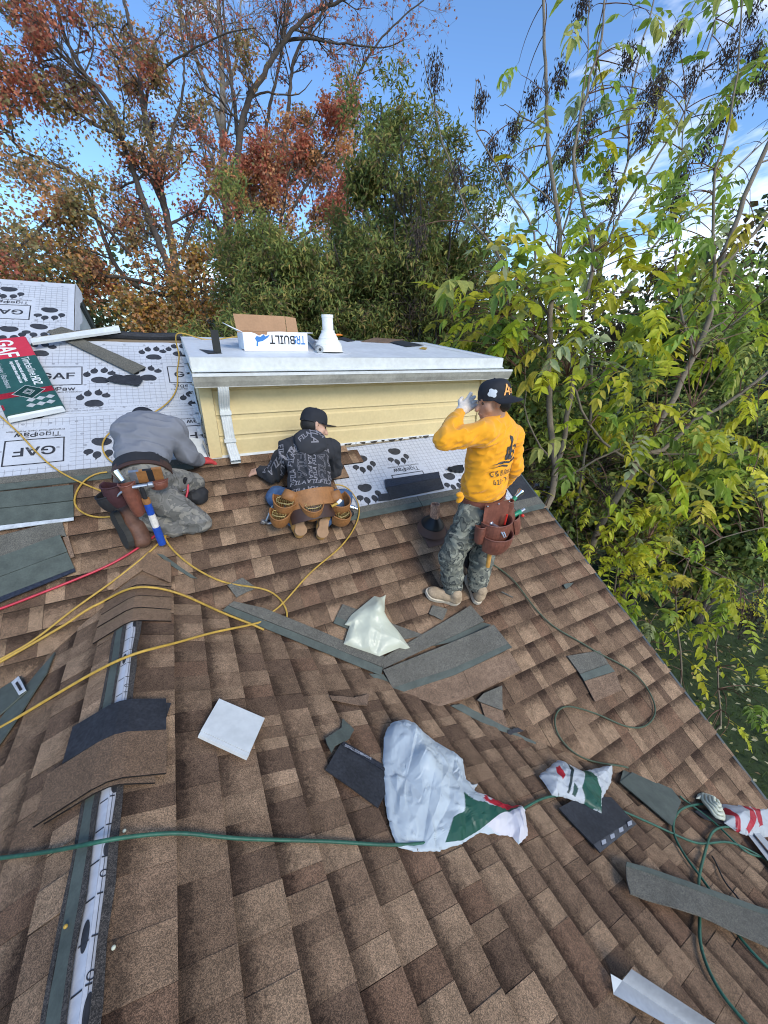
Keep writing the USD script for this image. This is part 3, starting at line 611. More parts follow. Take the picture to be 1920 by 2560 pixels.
# white plastic vent stack on the flat roof
pb = np.array([1.215, 3.4, zf(3.4)])
vs = part(house, 'vent_stack', lathe([(.128, .001), (.128, .006), (.120, .010), (.117, .052), (.112, .058), (.113, .064), (.088, .098), (.083, .102), (.085, .108), (.064, .146), (.057, .155), (.057, .172)], pb, (0, .03, 1), 36), 'pvc', smooth=25)
part(vs, 'pipe', lathe([(.047, .16), (.047, .268), (.050, .269), (.050, .292), (.043, .292), (.043, .2)], pb, (0, .03, 1), 30), 'pvc', smooth=30)
part(vs, 'base_flange', lathe([(0, .004), (.19, .004), (.196, .001)], pb, (0, -.083, 1), 30), 'white_membrane')
# soil pipe with a black boot on the shingles
bp = M.at(1078, 1322, .012)
bt = part(house, 'pipe_boot', lathe([(.125, .0), (.118, .012), (.098, .05), (.09, .06)], bp - M.n * .004, M.n * .5 + np.array([0, 0, .5]), 32), 'brown_metal', smooth=30)
part(bt, 'rubber_collar', lathe([(.095, .052), (.092, .066), (.058, .108), (.042, .122), (.037, .13), (.034, .128)], bp, M.n * .5 + np.array([0, 0, .5]), 32), 'black_rubber', smooth=30)
part(bt, 'pipe', lathe([(.038, .05), (.0375, .235), (.036, .237), (.031, .236), (.031, .1)], bp + (M.n * .5 + np.array([0, 0, .5])) / np.linalg.norm(M.n * .5 + np.array([0, 0, .5])) * .125 - np.array([0, 0, .125]), (0, .02, 1), 24), 'rust_pipe', smooth=30)
f0 = M.ad(1078, 1322)
part(bt, 'boot_flange', slab2(sg.box(f0[0] - .115, f0[1] - .03, f0[0] + .125, f0[1] + .165), lambda p, h: M.lift(p, h), .0165, .003), 'brown_metal')
# gable end and back rake trim of the upper part of the left wing
gx = XU - .03
part(house, 'upper_gable', T([(gx, yr2, zr2 - .06), (gx, yr2 - 1.6, zr2 - .06 - 1.6 * S1), (gx, yr2 + 1.9, zr2 - .06 - 1.9 * S1)], [[0, 1, 2]]), 'white_trim')
for o, w, mt_ in ((.0, .11, 'dark_trim'),):
    a, b = np.array([XU + .0, yr2 + .02, zr2 - .02]), np.array([XU + .0, yr2 + 1.7, zr2 - .02 - 1.7 * S1])
    part(house, 'rake_trim', T([a, b, b - [0, 0, w], a - [0, 0, w], a + [-.04, 0, 0], b + [-.04, 0, 0], b - [.04, 0, w], a - [.04, 0, w]], [[0, 1, 2], [0, 2, 3], [4, 6, 5], [4, 7, 6], [0, 5, 1], [0, 4, 5], [3, 2, 6], [3, 6, 7]]), mt_)
# main ridge: black felt roll edge left of the dormer
part(house, 'ridge_felt', tube([M.P(x, RIDGE_D + .01, .01 + .006 * math.sin(x * 9)) for x in np.linspace(XU + .03, .1, 14)], .035, 8), 'asphalt_back')
# walls under the roof
zw = CZ - 3.0
def wallbox(x0, x1, y0, y1, z1): return box(((x0 + x1) / 2, (y0 + y1) / 2, z1 / 2), (x1 - x0, y1 - y0, z1))
hw = (.3 - .02)
part(house, 'wall', wallbox(XL + .2, XK - .25, -.1, yr1 + 4.0, zw), 'brick_wall')
part(house, 'wall', wallbox(XR - 2.6, XR + 2.6, yend + .4, .2, zw - .02), 'brick_wall')
g3 = []
for x in (XK - .25,):
    part(house, 'gable_wall', T([(x, -.1, zw - .01), (x, yr1, zr1 - .1), (x, yr1 + 4.0, zw - .01)], [[0, 1, 2]]), 'brick_wall')
part(house, 'gable_wall', T([(XR - 2.6, yend + .4, zw - .03), (XR, yend + .4, ZR - .1), (XR + 2.6, yend + .4, zw - .03)], [[0, 1, 2]]), 'brick_wall')
# rake board along the right edge of the main roof
a, b = M.P(XK + .034, RIDGE_D, .008), M.P(XK + .034, EAVE_D, .008)
part(house, 'rake_board', T([a, b, b - [0, 0, .14], a - [0, 0, .14], a - [.02, 0, 0], b - [.02, 0, 0], b - [.02, 0, .14], a - [.02, 0, .14]], [[0, 1, 2], [0, 2, 3], [4, 6, 5], [4, 7, 6], [0, 4, 5], [0, 5, 1], [3, 2, 6], [3, 6, 7]]), 'dark_trim')
# ------------------------------------------------------------------ trees
def leaf_mat(name, tr=.35, rough=.55):
    mat(name, tint=True, rough=rough, spec=.3, translucent=tr, noise=[(25, .18)])
leaf_mat('leaf'); leaf_mat('leaf_dull', .25, .7); leaf_mat('leaf_big', .5, .45)
mat('bark_dark', (.065, .052, .042), rough=.95, noise=[(9, .3), (50, .35)], bump=(45, .006))
mat('bark_grey', (.19, .165, .135), rough=.95, noise=[(7, .25), (45, .3)], bump=(45, .004))
mat('bark_tan', (.19, .15, .105), rough=.9, noise=[(6, .25), (40, .25)], bump=(40, .003))
mat('twig', (.085, .06, .045), rough=.9, noise=[(20, .3)])
mat('twig_red', (.14, .07, .045), rough=.8, noise=[(20, .3)])
mat('seed', (.062, .045, .036), rough=.8, noise=[(40, .4)], translucent=.15)
def unit(v): v = np.asarray(v, float); return v / np.maximum(np.sqrt((v * v).sum(-1, keepdims=True)), 1e-9)
def cr3(a, b): return np.array([a[1] * b[2] - a[2] * b[1], a[2] * b[0] - a[0] * b[2], a[0] * b[1] - a[1] * b[0]])
# leaf outlines: (verts, faces) along +x, width along y, z up
def outline(xs, ws, fold=.25, droop=.15):
    V = []; xs = np.asarray(xs, float); ws = np.asarray(ws, float)
    for x, w in zip(xs, ws):
        zd = -droop * x * x
        V += [(x, 0, zd), (x, w, zd + fold * w), (x, -w, zd + fold * w)]
    F = []
    for i in range(len(xs) - 1):
        a, b = 3 * i, 3 * i + 3
        if ws[i] > 0 and ws[i + 1] > 0: F += [[a, b, b + 1], [a, b + 1, a + 1], [a, b + 2, b], [a, a + 2, b + 2]]
        elif ws[i] > 0: F += [[a, b, a + 1], [a, a + 2, b]]
        else: F += [[a, b, b + 1], [a, b + 2, b]]
    return np.array(V), np.array(F)
LEAF_MAPLE = (np.array([[0, 0, 0], [.35, .45, .06], [.6, .2, 0], [1, 0, -.1], [.6, -.2, 0], [.35, -.45, .06], [.5, 0, .05]]), np.array([[0, 6, 1], [1, 6, 2], [2, 6, 3], [3, 6, 4], [4, 6, 5], [5, 6, 0]]))
LEAF_KITE = (np.array([[0, 0, 0], [.45, .3, .08], [1, 0, -.08], [.45, -.3, .08]]), np.array([[0, 2, 1], [0, 3, 2]]))
LEAF_NARROW = (np.array([[0, 0, 0], [.5, .16, .05], [1, 0, -.12], [.5, -.16, .05]]), np.array([[0, 2, 1], [0, 3, 2]]))
LEAF_OVAL = outline([0, .2, .45, .75, 1.0], [0, .19, .215, .12, 0], .3, .25)
LEAF_OVALS = [LEAF_OVAL, outline([0, .2, .45, .75, 1.0], [0, .17, .20, .13, 0], .5, .5), outline([0, .2, .45, .75, 1.0], [0, .21, .23, .12, 0], .12, -.1)]
def scatter(tmpl, pos, dirs, size, roll, r):
    """one leaf of the template at every pos, pointing along dirs; returns verts, faces, leaf index per vertex"""
    V, F = tmpl; n = len(pos); d = unit(dirs)
    up = np.tile([0, 0, 1.0], (n, 1)) + r.normal(0, roll, (n, 3)); y = unit(np.cross(up, d)); z = np.cross(d, y)
    B = np.stack([d, y, z], 1); W = np.einsum('vk,nkj->nvj', V, B) * np.asarray(size).reshape(-1, 1, 1) + pos[:, None, :]
    return W.reshape(-1, 3), (F[None] + (np.arange(n) * len(V))[:, None, None]).reshape(-1, 3), np.repeat(np.arange(n), len(V))
class Tree:
    def __init__(s, seed): s.r = np.random.default_rng(seed); s.wood, s.twigs, s.tips, s.stems = [], [], [], []
    def limb(s, pts, r0, r1, sides=7, n=None):
        pts = np.asarray(pts, float); n = n or max(8, int(np.linalg.norm(np.diff(pts, axis=0), axis=1).sum() / .25)); q = spline(pts, n)
        q[1:-1] += s.r.normal(0, .012, (len(q) - 2, 3)); rad = np.linspace(r0, r1, len(q)) ** 1.0
        s.wood.append(tube(q, rad, sides)); s.stems.append((q, rad)); return q, rad
    def grow(s, p, d, length, rad, level, up=.12, wander=.22, kids=(6, 5), spread=.75, first=.25, shrink=.55):
        """a side branch with its own side branches; its ends are kept as places for leaves"""
        n = max(4, int(length / .16)); q = [np.asarray(p, float)]; d = unit(d)
        for i in range(n):
            d = unit(d + s.r.normal(0, wander, 3) * .5 + np.array([0, 0, up * .25])); q.append(q[-1] + d * length / n)
        q = np.array(q); (s.twigs if rad < .012 else s.wood).append(tube(q, np.linspace(rad, max(rad * .35, .0022), len(q)), 3 if rad < .012 else 5, False))
        if level == 0:
            s.tips.append(q[len(q) // 3:]); return
        k = kids[min(level - 1, len(kids) - 1)]
        for t in np.linspace(first, 1, k) + s.r.uniform(-.04, .04, k):
            i = int(np.clip(t * (len(q) - 1), 1, len(q) - 1)); dd = unit(q[i] - q[i - 1]); side = unit(cr3(dd, s.r.normal(0, 1, 3)))
            s.grow(q[i], dd * (1 - spread * .5) + side * spread, length * shrink * s.r.uniform(.7, 1.25) * (1.15 - .5 * t), rad * .55, level - 1, up, wander, kids, spread, first, shrink)
    def side(s, q, rad, count, length, level, t0=.25, t1=1.0, out=.8, up=.25, **k):
        for t in s.r.uniform(t0, t1, count):
            i = int(np.clip(t * (len(q) - 1), 1, len(q) - 1)); dd = unit(q[i] - q[i - 1]); sd = unit(cr3(dd, s.r.normal(0, 1, 3)))
            s.grow(q[i], dd * (1 - out * .6) + sd * out + np.array([0, 0, up]), length * s.r.uniform(.6, 1.3), max(.006, rad[i] * .45), level, **k)
    def leaves(s, tmpl, per, size, jit, colour, hang=.4, roll=.6, keep=None):
        P, Dr = [], []
        for q in s.tips:
            m = max(1, int(round(per * s.r.uniform(.5, 1.5)))); i = s.r.integers(0, len(q) - 1, m); t = s.r.random((m, 1))
            P.append(q[i] * (1 - t) + q[i + 1] * t); Dr.append(unit(q[i + 1] - q[i]))
        P, Dr = np.vstack(P), np.vstack(Dr); P = P + s.r.normal(0, jit, P.shape)
        if keep is not None: k = keep(P); P, Dr = P[k], Dr[k]
        Dr = Dr * .5 + s.r.normal(0, .7, P.shape) + np.array([0, 0, -hang])
        V, F, idx = scatter(tmpl, P, Dr, size * s.r.uniform(.6, 1.3, len(P)), roll, s.r)
        return T(V, F), np.clip(colour(P, s.r), 0, 1)[idx]
    def build(s, name, label, group, base, bark, crown=None, leafm='leaf', twigm='twig', cat_='tree'):
        t = thing(name, label, cat_, base, group)
        part(t, 'trunk', s.wood, bark, smooth=True)
        if s.twigs: part(t, 'branches', s.twigs, twigm, kind='stuff')
        if crown: part(t, 'crown', crown[0], leafm, tint=crown[1], kind='stuff')
        return t
def pxs(pts, depth):
    """a limb traced through points seen in the view, each at its own distance"""
    ds = np.linspace(depth[0], depth[1], len(pts)) if np.ndim(depth) else np.full(len(pts), depth)
    return np.array([D(u, v, d) for (u, v), d in zip(pts, ds)])
def to_ground(p, dx=0, dy=0): return np.array([p[0] + dx, p[1] + dy, -0.05])
def palette(cols, w):
    cols = np.array(cols); w = np.array(w) / np.sum(w)
    return lambda r, n: cols[r.choice(len(cols), n, p=w)] * r.uniform(.75, 1.25, (n, 1))
RED = palette([[.46, .13, .085], [.52, .19, .10], [.42, .16, .085], [.34, .17, .10]], [3, 3, 2, 2])
ORG = palette([[.58, .28, .11], [.52, .25, .10], [.46, .24, .11], [.6, .36, .14], [.36, .2, .10]], [3, 3, 2, 1, 2])
BRN = palette([[.27, .22, .09], [.32, .21, .09], [.22, .2, .08], [.38, .23, .10]], [2, 2, 2, 1])
YEL = palette([[.48, .28, .05], [.40, .2, .04], [.2, .17, .04]], [2, 2, 1])
def maple_col(P, r):
    n = len(P); f = meshkit.fbm(P * .55, 3, 4); g = meshkit.fbm(P * .8 + 9, 3, 11); lowness = np.clip((9.0 - P[:, 2]) / 4.5, 0, 1)
    a, b, c, e = RED(r, n), ORG(r, n), BRN(r, n), YEL(r, n)
    col = np.where((f + r.normal(0, .07, n) > .49)[:, None], a, b); col = np.where((g + r.normal(0, .04, n) > .50)[:, None] & (lowness < .8)[:, None], c, col)
    return np.where((r.random(n) < lowness * .35)[:, None], e, col)
# ---- the big maple behind the left wing
mp = Tree(3); dz = 12.0
base = D(470, 850, dz)
q0, r0 = mp.limb(np.vstack([to_ground(base, .1, .3), pxs([(478, 850), (450, 730), (420, 560), (372, 345), (335, 110), (310, 0), (290, -140)], (dz, dz + 1))]), 0.1836, 0.0300, 9)
q1, r1 = mp.limb(pxs([(472, 800), (428, 690), (324, 405), (300, 336), (231, 214), (168, 104), (139, 0), (100, -140)], (dz, dz - 2)), 0.1156, 0.0240)
q2, r2 = mp.limb(pxs([(300, 340), (220, 195), (116, 98), (58, 0), (10, -90)], (dz - 1.2, dz - 2.6)), 0.0680, 0.0180)
q3, r3 = mp.limb(pxs([(440, 740), (243, 550), (174, 428), (58, 376), (-10, 300), (-120, 220)], (dz, dz - 2.5)), 0.0816, 0.0180)
q4, r4 = mp.limb(pxs([(330, 640), (260, 565), (191, 521), (104, 567), (35, 625), (-60, 690)], (dz - .6, dz - 3.6)), 0.0510, 0.0120)
q5, r5 = mp.limb(pxs([(300, 335), (191, 278), (110, 220), (0, 191), (-90, 170)], (dz - 1, dz - 3)), 0.0476, 0.0120)
q6, r6 = mp.limb(pxs([(378, 380), (385, 197), (440, 150), (544, 93), (640, 70)], (dz + .4, dz - 1)), 0.0510, 0.0120)
q7, r7 = mp.limb(pxs([(455, 640), (500, 520), (560, 430), (650, 360), (760, 300)], (dz + .5, dz + 2)), 0.0544, 0.0120)
q8, r8 = mp.limb(pxs([(460, 700), (520, 640), (600, 560), (700, 480), (800, 400)], (dz + .5, dz + 1)), 0.0544, 0.0120)
q9, r9 = mp.limb(pxs([(450, 740), (340, 700), (230, 690), (120, 700), (0, 690), (-100, 640)], (dz, dz - 2)), 0.0612, 0.0120)
q10, r10 = mp.limb(pxs([(400, 450), (440, 300), (460, 200), (452, 60), (440, -60)], (dz, dz + 1.5)), 0.0544, 0.0150)
for q, r, c, l in ((q0, r0, 26, 1.5), (q1, r1, 24, 1.4), (q2, r2, 13, 1.3), (q3, r3, 20, 1.4), (q4, r4, 14, 1.1), (q5, r5, 13, 1.1), (q6, r6, 10, 1.0), (q7, r7, 13, 1.1), (q8, r8, 14, 1.1), (q9, r9, 22, 1.2), (q10, r10, 10, 1.2)):
    mp.side(q, r, c, l, 2, t0=.22, up=.05, kids=(6, 5), spread=.8, shrink=.5)
crown = mp.leaves(LEAF_MAPLE, 11, .10, .17, maple_col, hang=.55, keep=lambda P: meshkit.fbm(P * 1.1 + 3, 3, 31) > .37 + .03 * np.clip(P[:, 2] - 9.0, 0, 4))
mp.build('maple_tree', 'large maple with red, orange and brown autumn leaves behind the left roof', None, to_ground(base), 'bark_dark', crown, 'leaf')
# small orange maple saplings low behind the ridge
sm = Tree(8); b2 = D(560, 860, 10.5)
for k, (u, v) in enumerate([(500, 690), (560, 640), (620, 690), (470, 760), (400, 770), (330, 780), (270, 770)]):
    q, r = sm.limb(np.vstack([to_ground(D(470 + 10 * k - 60, 860, 10.5)), D(480 + 8 * k - 60, 860, 10.5), D(u, v, 10.3)]), .05, .015, 5); sm.side(q, r, 12, .8, 2, t0=.55, kids=(5, 4))
crown = sm.leaves(LEAF_MAPLE, 9, .10, .09, lambda P, r: np.where((r.random(len(P)) < .3)[:, None], BRN(r, len(P)), np.where((r.random(len(P)) < .45)[:, None], YEL(r, len(P)), ORG(r, len(P)))), hang=.5)
sm.build('young_maple', 'low orange and yellow young maple just behind the roof ridge', None, to_ground(b2), 'bark_dark', crown, 'leaf')
# ---- bare trees between the maple and the green tree
bt_ = Tree(12); dz = 14.0; bb = D(585, 850, dz)
qa, ra = bt_.limb(np.vstack([to_ground(bb), pxs([(585, 850), (575, 650), (561, 451), (556, 312), (556, 220), (550, 87), (543, -60), (540, -200)], dz)]), .2, .05, 8)
qa2, ra2 = bt_.limb(pxs([(558, 330), (509, 197), (480, 116), (440, 0), (410, -120)], (dz, dz - .6)), .10, .03)
qa3, ra3 = bt_.limb(pxs([(556, 230), (590, 150), (600, 60), (615, -60)], (dz, dz + .8)), .07, .025)
for q, r, c in ((qa, ra, 22), (qa2, ra2, 14), (qa3, ra3, 10)): bt_.side(q, r, c, 1.5, 2, t0=.35, up=.3, kids=(6, 5), spread=.6, shrink=.55)
cr = bt_.leaves(LEAF_MAPLE, .35, .10, .05, lambda P, r: RED(r, len(P)))
bt_.build('bare_tree', 'tall slim tree with almost no leaves right of the red maple', None, to_ground(bb), 'bark_grey', cr)
bt2 = Tree(13); dz = 13.4; bb = D(600, 850, dz)
qb, rb = bt2.limb(np.vstack([to_ground(bb, .2), pxs([(604, 850), (598, 640), (596, 457), (602, 324), (625, 243), (665, 174), (706, 110), (770, 40), (856, 0), (960, -60)], (dz, dz - 1))]), .19, .035, 8)
qb2, rb2 = bt2.limb(pxs([(598, 400), (585, 250), (572, 150), (560, 40), (555, -80)], (dz, dz + .6)), .08, .025)
qb3, rb3 = bt2.limb(pxs([(650, 560), (700, 400), (723, 249), (741, 133), (810, 29), (850, -50)], (dz + .4, dz + .4)), .10, .03)
qb4, rb4 = bt2.limb(pxs([(700, 115), (760, 95), (810, 104), (880, 112), (955, 118), (1010, 100)], (dz - .4, dz - 1)), .055, .012)
qb5, rb5 = bt2.limb(pxs([(625, 245), (690, 232), (730, 238), (780, 200)], (dz, dz)), .04, .012)
qb6, rb6 = bt2.limb(pxs([(640, 600), (660, 420), (668, 300), (700, 150), (720, 0), (728, -100)], (dz + 1, dz + 1.5)), .09, .03)
qb7, rb7 = bt2.limb(pxs([(700, 480), (800, 380), (850, 300), (900, 180), (960, 90), (1060, 0)], (dz + 1, dz)), .07, .02)
for q, r, c in ((qb, rb, 22), (qb2, rb2, 10), (qb3, rb3, 15), (qb4, rb4, 10), (qb6, rb6, 14), (qb7, rb7, 14)): bt2.side(q, r, c, 1.35, 2, t0=.3, up=.3, kids=(6, 5), spread=.6, shrink=.55)
cr = bt2.leaves(LEAF_MAPLE, .25, .10, .05, lambda P, r: RED(r, len(P)))
bt2.build('bare_tree', 'bare tree whose dark limb arches up to the right over the vent stack', None, to_ground(bb), 'bark_dark', cr)
# red maple behind, its crown low between the bare trunks
rm = Tree(17); dz = 12.6; bb = D(720, 850, dz)
for pts in ([(720, 850), (700, 600), (720, 450), (760, 340), (820, 240)], [(700, 640), (640, 520), (600, 450), (560, 420)], [(710, 560), (780, 440), (850, 330), (880, 270)], [(705, 620), (800, 560), (880, 480)], [(700, 600), (660, 480), (680, 400)]):
    P3 = pxs(pts, dz); P3 = np.vstack([to_ground(P3[0]), P3]) if pts[0][1] == 850 else P3
    q, r = rm.limb(P3, .11 if pts[0][1] == 850 else .06, .02, 6); rm.side(q, r, 17, 1.0, 2, t0=.4, kids=(6, 5), spread=.8, shrink=.5)
crown = rm.leaves(LEAF_MAPLE, 9, .10, .09, lambda P, r: np.where((meshkit.noise(P * .9, 2) > .5)[:, None], RED(r, len(P)), ORG(r, len(P))) * 1.1, hang=.5, keep=lambda P: meshkit.fbm(P * 1.2 + 7, 3, 5) > .40)
rm.build('red_maple', 'small red maple glowing between the bare trunks and the green tree', None, to_ground(bb), 'bark_dark', crown)
# ---- dense dark green tree behind the dormer
GRN = palette([[.13, .17, .05], [.17, .205, .055], [.22, .235, .06], [.29, .27, .07], [.34, .25, .08], [.22, .15, .07]], [3, 3, 3, 2, 1.1, 1.1])
def dense(seed, u0, v_top, half, depth, nl, label, name='dense_tree', per=13, cols=GRN, size=.095, tmpl=LEAF_NARROW, v_bot=870, keep=.36, level=2, hang=.35):
    t = Tree(seed); b = D(u0, v_bot, depth); g = to_ground(b)
    top = D(u0, v_top, depth)[2]; wid = half * depth / FOC
    for k in range(nl):
        a = t.r.uniform(0, 2 * math.pi); rr = wid * math.sqrt(t.r.random()) * 1.0; hgt = g[2] + (top - g[2]) * t.r.uniform(.60, 1.0) * (1 - .25 * (rr / wid) ** 2)
        e = np.array([g[0] + rr * math.cos(a), g[1] + rr * math.sin(a) * .7, hgt]); m = g + (e - g) * .45 + np.array([0, 0, (hgt - g[2]) * .1])
        q, r = t.limb([g + t.r.normal(0, .15, 3) * [1, 1, 0], m, e], .07, .015, 5); t.side(q, r, 19, min(1.1, max(.85, wid * .40)), level, t0=.42, kids=(6, 5), spread=.8, shrink=.5, up=.1)
    def col(P, r):
        f = meshkit.fbm(P * 1.3, 2, seed); return cols(r, len(P)) * (.65 + .8 * f)[:, None]
    cr = t.leaves(tmpl, per, size, .10, col, hang=hang, keep=lambda P: meshkit.fbm(P * 1.4, 3, seed + 1) > keep)
    return t.build(name, label, None, g, 'bark_dark', cr, 'leaf_dull')
dense(21, 790, 470, 250, 9.5, 30, 'dense dark green tree with narrow leaves right behind the dormer', per=18, size=.125, keep=.27)
dense(22, 1000, 330, 180, 9.0, 20, 'tall olive green tree with narrow leaves and bare twigs right of the dense tree', per=13, keep=.33, size=.12)
dense(23, 1075, 190, 140, 8.6, 12, 'thin topped olive tree reaching up beside the open blue sky', per=6, keep=.47, size=.11)
# ---- far trees and houses that close the view
FAR = palette([[.05, .075, .03], [.09, .10, .035], [.16, .10, .04], [.07, .085, .03], [.2, .12, .05]], [3, 3, 1.5, 2, 1])
far_specs = [(-150, 640, 24), (60, 560, 26), (230, 600, 22), (380, 650, 24), (560, 700, 27), (680, 690, 24), (900, 640, 26), (1060, 600, 24), (1200, 640, 22), (1330, 690, 20), (1480, 720, 24), (1640, 650, 22), (1790, 560, 19), (1950, 450, 17)]
FL = ['dull green tree far behind the leftmost roof edge', 'dull tree far behind the upper left roof', 'dull green tree behind the left of the big maple', 'dull green tree behind the maple trunk', 'small far tree behind the bare trunks', 'small far tree behind the cardboard box', 'far green tree behind the dense dark tree', 'far tree behind the olive tree', 'far tree behind the right end of the dormer', 'far low tree behind the man in the yellow shirt', 'far low tree behind the forked trunks', 'far tree behind the leaning pale trunk', 'far dark tree at the right behind the leaning trunk', 'far dark tree at the right edge', 'far tree past the right edge']
for k, (u, v, d) in enumerate(far_specs):
    t = Tree(60 + k); b = D(u, 900, d); g = to_ground(b); top = D(u, v, d)[2]; wd = d * .12
    n = 2600; a = t.r.normal(0, 1, (n, 3)); a = unit(a) * t.r.random((n, 1)) ** .4; c = np.array([g[0], g[1], top * .55]); P = c + a * np.array([wd, wd, top * .5]); P = P[meshkit.fbm(P * .7, 3, k) > .42]
    t.limb([g, c], .16, .05, 5)
    V, F, idx = scatter(LEAF_KITE, P, t.r.normal(0, 1, P.shape), t.r.uniform(.25, .5, len(P)), 1.0, t.r)
    t.build('far_tree', FL[k], None, g, 'bark_dark', (T(V, F), np.clip(FAR(t.r, len(P)) * (.6 + .8 * meshkit.fbm(P * .6, 2, k))[:, None], 0, 1)[idx]), 'leaf_dull')
# dark conifer at the right edge
cf = Tree(90); u = 1900; d = 10.5; b = D(1900, 1200, d); g = to_ground(b); top = D(1900, 400, d)[2]
cf.limb([g, [g[0], g[1], top]], .16, .02, 6)
P, Dr = [], []
for z in np.linspace(.8, top, 46):
    for a in np.arange(0, 2 * math.pi, .42):
        l = (top - z) * .26 + .25; a2 = a + z * 3
        for s_ in np.linspace(.1, 1, 13): P.append([g[0] + l * s_ * math.cos(a2), g[1] + l * s_ * math.sin(a2), z - .18 * l * s_ * s_]); Dr.append([math.cos(a2), math.sin(a2), -.25])
P, Dr = np.array(P), np.array(Dr); P += cf.r.normal(0, .06, P.shape)
V, F, idx = scatter(LEAF_KITE, P, Dr + cf.r.normal(0, .45, P.shape), cf.r.uniform(.13, .26, len(P)), .8, cf.r)
cf.build('conifer', 'dark blue green conifer at the right edge behind the leaning trunk', None, g, 'bark_dark', (T(V, F), np.clip(np.array([.018, .036, .024]) * cf.r.uniform(.6, 1.5, (len(P), 1)), 0, 1)[idx]), 'leaf_dull')
# ---- trees of heaven: big compound leaves close to the roof
GRL = palette([[.23, .33, .05], [.28, .37, .055], [.19, .28, .06], [.35, .41, .06], [.38, .38, .10]], [3, 3, 2, 2.5, 1.2])
YLL = palette([[.50, .50, .04], [.56, .51, .04], [.42, .48, .04], [.58, .48, .06]], [3, 2, 2, 1])
PAL = palette([[.40, .43, .22], [.36, .40, .18]], [1, 1])
def frond(r, p, d, length, pairs, lsize, droop, colour, wide=1.0):
    """one compound leaf: a stalk with paired leaflets and one at its end"""
    n = 12; q = [np.asarray(p, float)]; d = unit(d)
    for i in range(n): d = unit(d + np.array([0, 0, -droop]) / n + r.normal(0, .02, 3)); q.append(q[-1] + d * length / n)
    q = np.array(q); st = tube(q, np.linspace(.0034, .0014, n + 1), 3, False)
    ts = np.linspace(.34, .97, pairs); P, Dr, S = [], [], []
    for t in ts:
        x = t * n; i = int(min(x, n - 1)); pp = q[i] + (q[i + 1] - q[i]) * (x - i); dd = unit(q[i + 1] - q[i]); sd = unit(np.cross(dd, [0, 0, 1.0]))
        for s_ in (-1, 1): P.append(pp); Dr.append(sd * s_ * .9 + dd * .45 + np.array([0, 0, -.28]) + r.normal(0, .12, 3)); S.append(lsize * (1 - .35 * abs(t - .55)) * r.uniform(.62, 1.2))
    P.append(q[-1]); Dr.append(d + np.array([0, 0, -.2])); S.append(lsize * 1.05)
    lt = LEAF_OVALS[r.integers(3)]; V0 = lt[0] * [1, 1.05 * wide, 1]
    V, F, idx = scatter((V0, lt[1]), np.array(P), np.array(Dr), np.array(S), .45, r)
    c = colour * r.uniform(.85, 1.18, (len(P), 1))
    m = cat([T(V, F), st]); tint = np.vstack([np.clip(c, 0, 1)[idx], np.tile(np.clip(colour * .9 + [.03, 0, 0], 0, 1), (len(st.vertices), 1))])
    return m, tint
def seeds(r, p, size):
    n = int(200 * size / .2); a = r.normal(0, 1, (n, 3)) * [.25, .25, .42] * size; P = p + a; V, F, idx = scatter(LEAF_NARROW, P, r.normal(0, .45, P.shape) + [0, 0, -1.0], r.uniform(.045, .07, n), .9, r)
    return T(V, F)
heaven = []
def heaven_tree(seed, label, limbs, bark, base_px, depth, base_off=(0, 0)):
    t = Tree(seed); t.label = label; t.bark = bark
    for k, (pts, dep, r0, r1, ground) in enumerate(limbs):
        P3 = pxs(pts, dep)
        if ground: P3 = np.vstack([to_ground(P3[0], *ground), P3])
        t.limb(P3, r0 * .66, r1 * .62, 8)
    t.g = to_ground(D(*base_px, depth)); heaven.append(t); return t
heaven_tree(31, 'slim pale trunked tree with long compound leaves forking right beside the roof edge', [
    ([(1369, 1264), (1387, 1199), (1378, 1090), (1374, 852), (1385, 700), (1400, 579), (1388, 492), (1371, 347), (1365, 174), (1359, 0), (1352, -140)], (5.3, 5.6), .085, .028, (.15, -.1)),
    ([(1384, 1190), (1426, 1004), (1443, 874), (1465, 743), (1478, 620), (1440, 430), (1463, 243), (1498, 116), (1515, 0), (1540, -120)], (5.3, 5.2), .055, .016, None),
    ([(1376, 862), (1304, 817), (1269, 765), (1249, 637), (1197, 579), (1151, 492), (1110, 360), (1076, 231), (1060, 150)], (5.45, 5.9), .042, .010, None),
    ([(1377, 799), (1336, 665), (1330, 567), (1284, 492), (1249, 434), (1203, 347), (1191, 203)], (5.5, 5.2), .03, .009, None),
    ([(1382, 1150), (1330, 1080), (1312, 1000), (1316, 900)], (5.35, 5.5), .024, .008, None),
    ([(1405, 585), (1430, 470), (1445, 330), (1470, 130), (1473, 0)], (5.5, 5.1), .022, .009, None),
    ([(1392, 1200), (1480, 1160), (1560, 1120), (1640, 1085), (1730, 1020)], (5.3, 4.8), .026, .008, None)], 'bark_tan', (1369, 1264), 5.3)
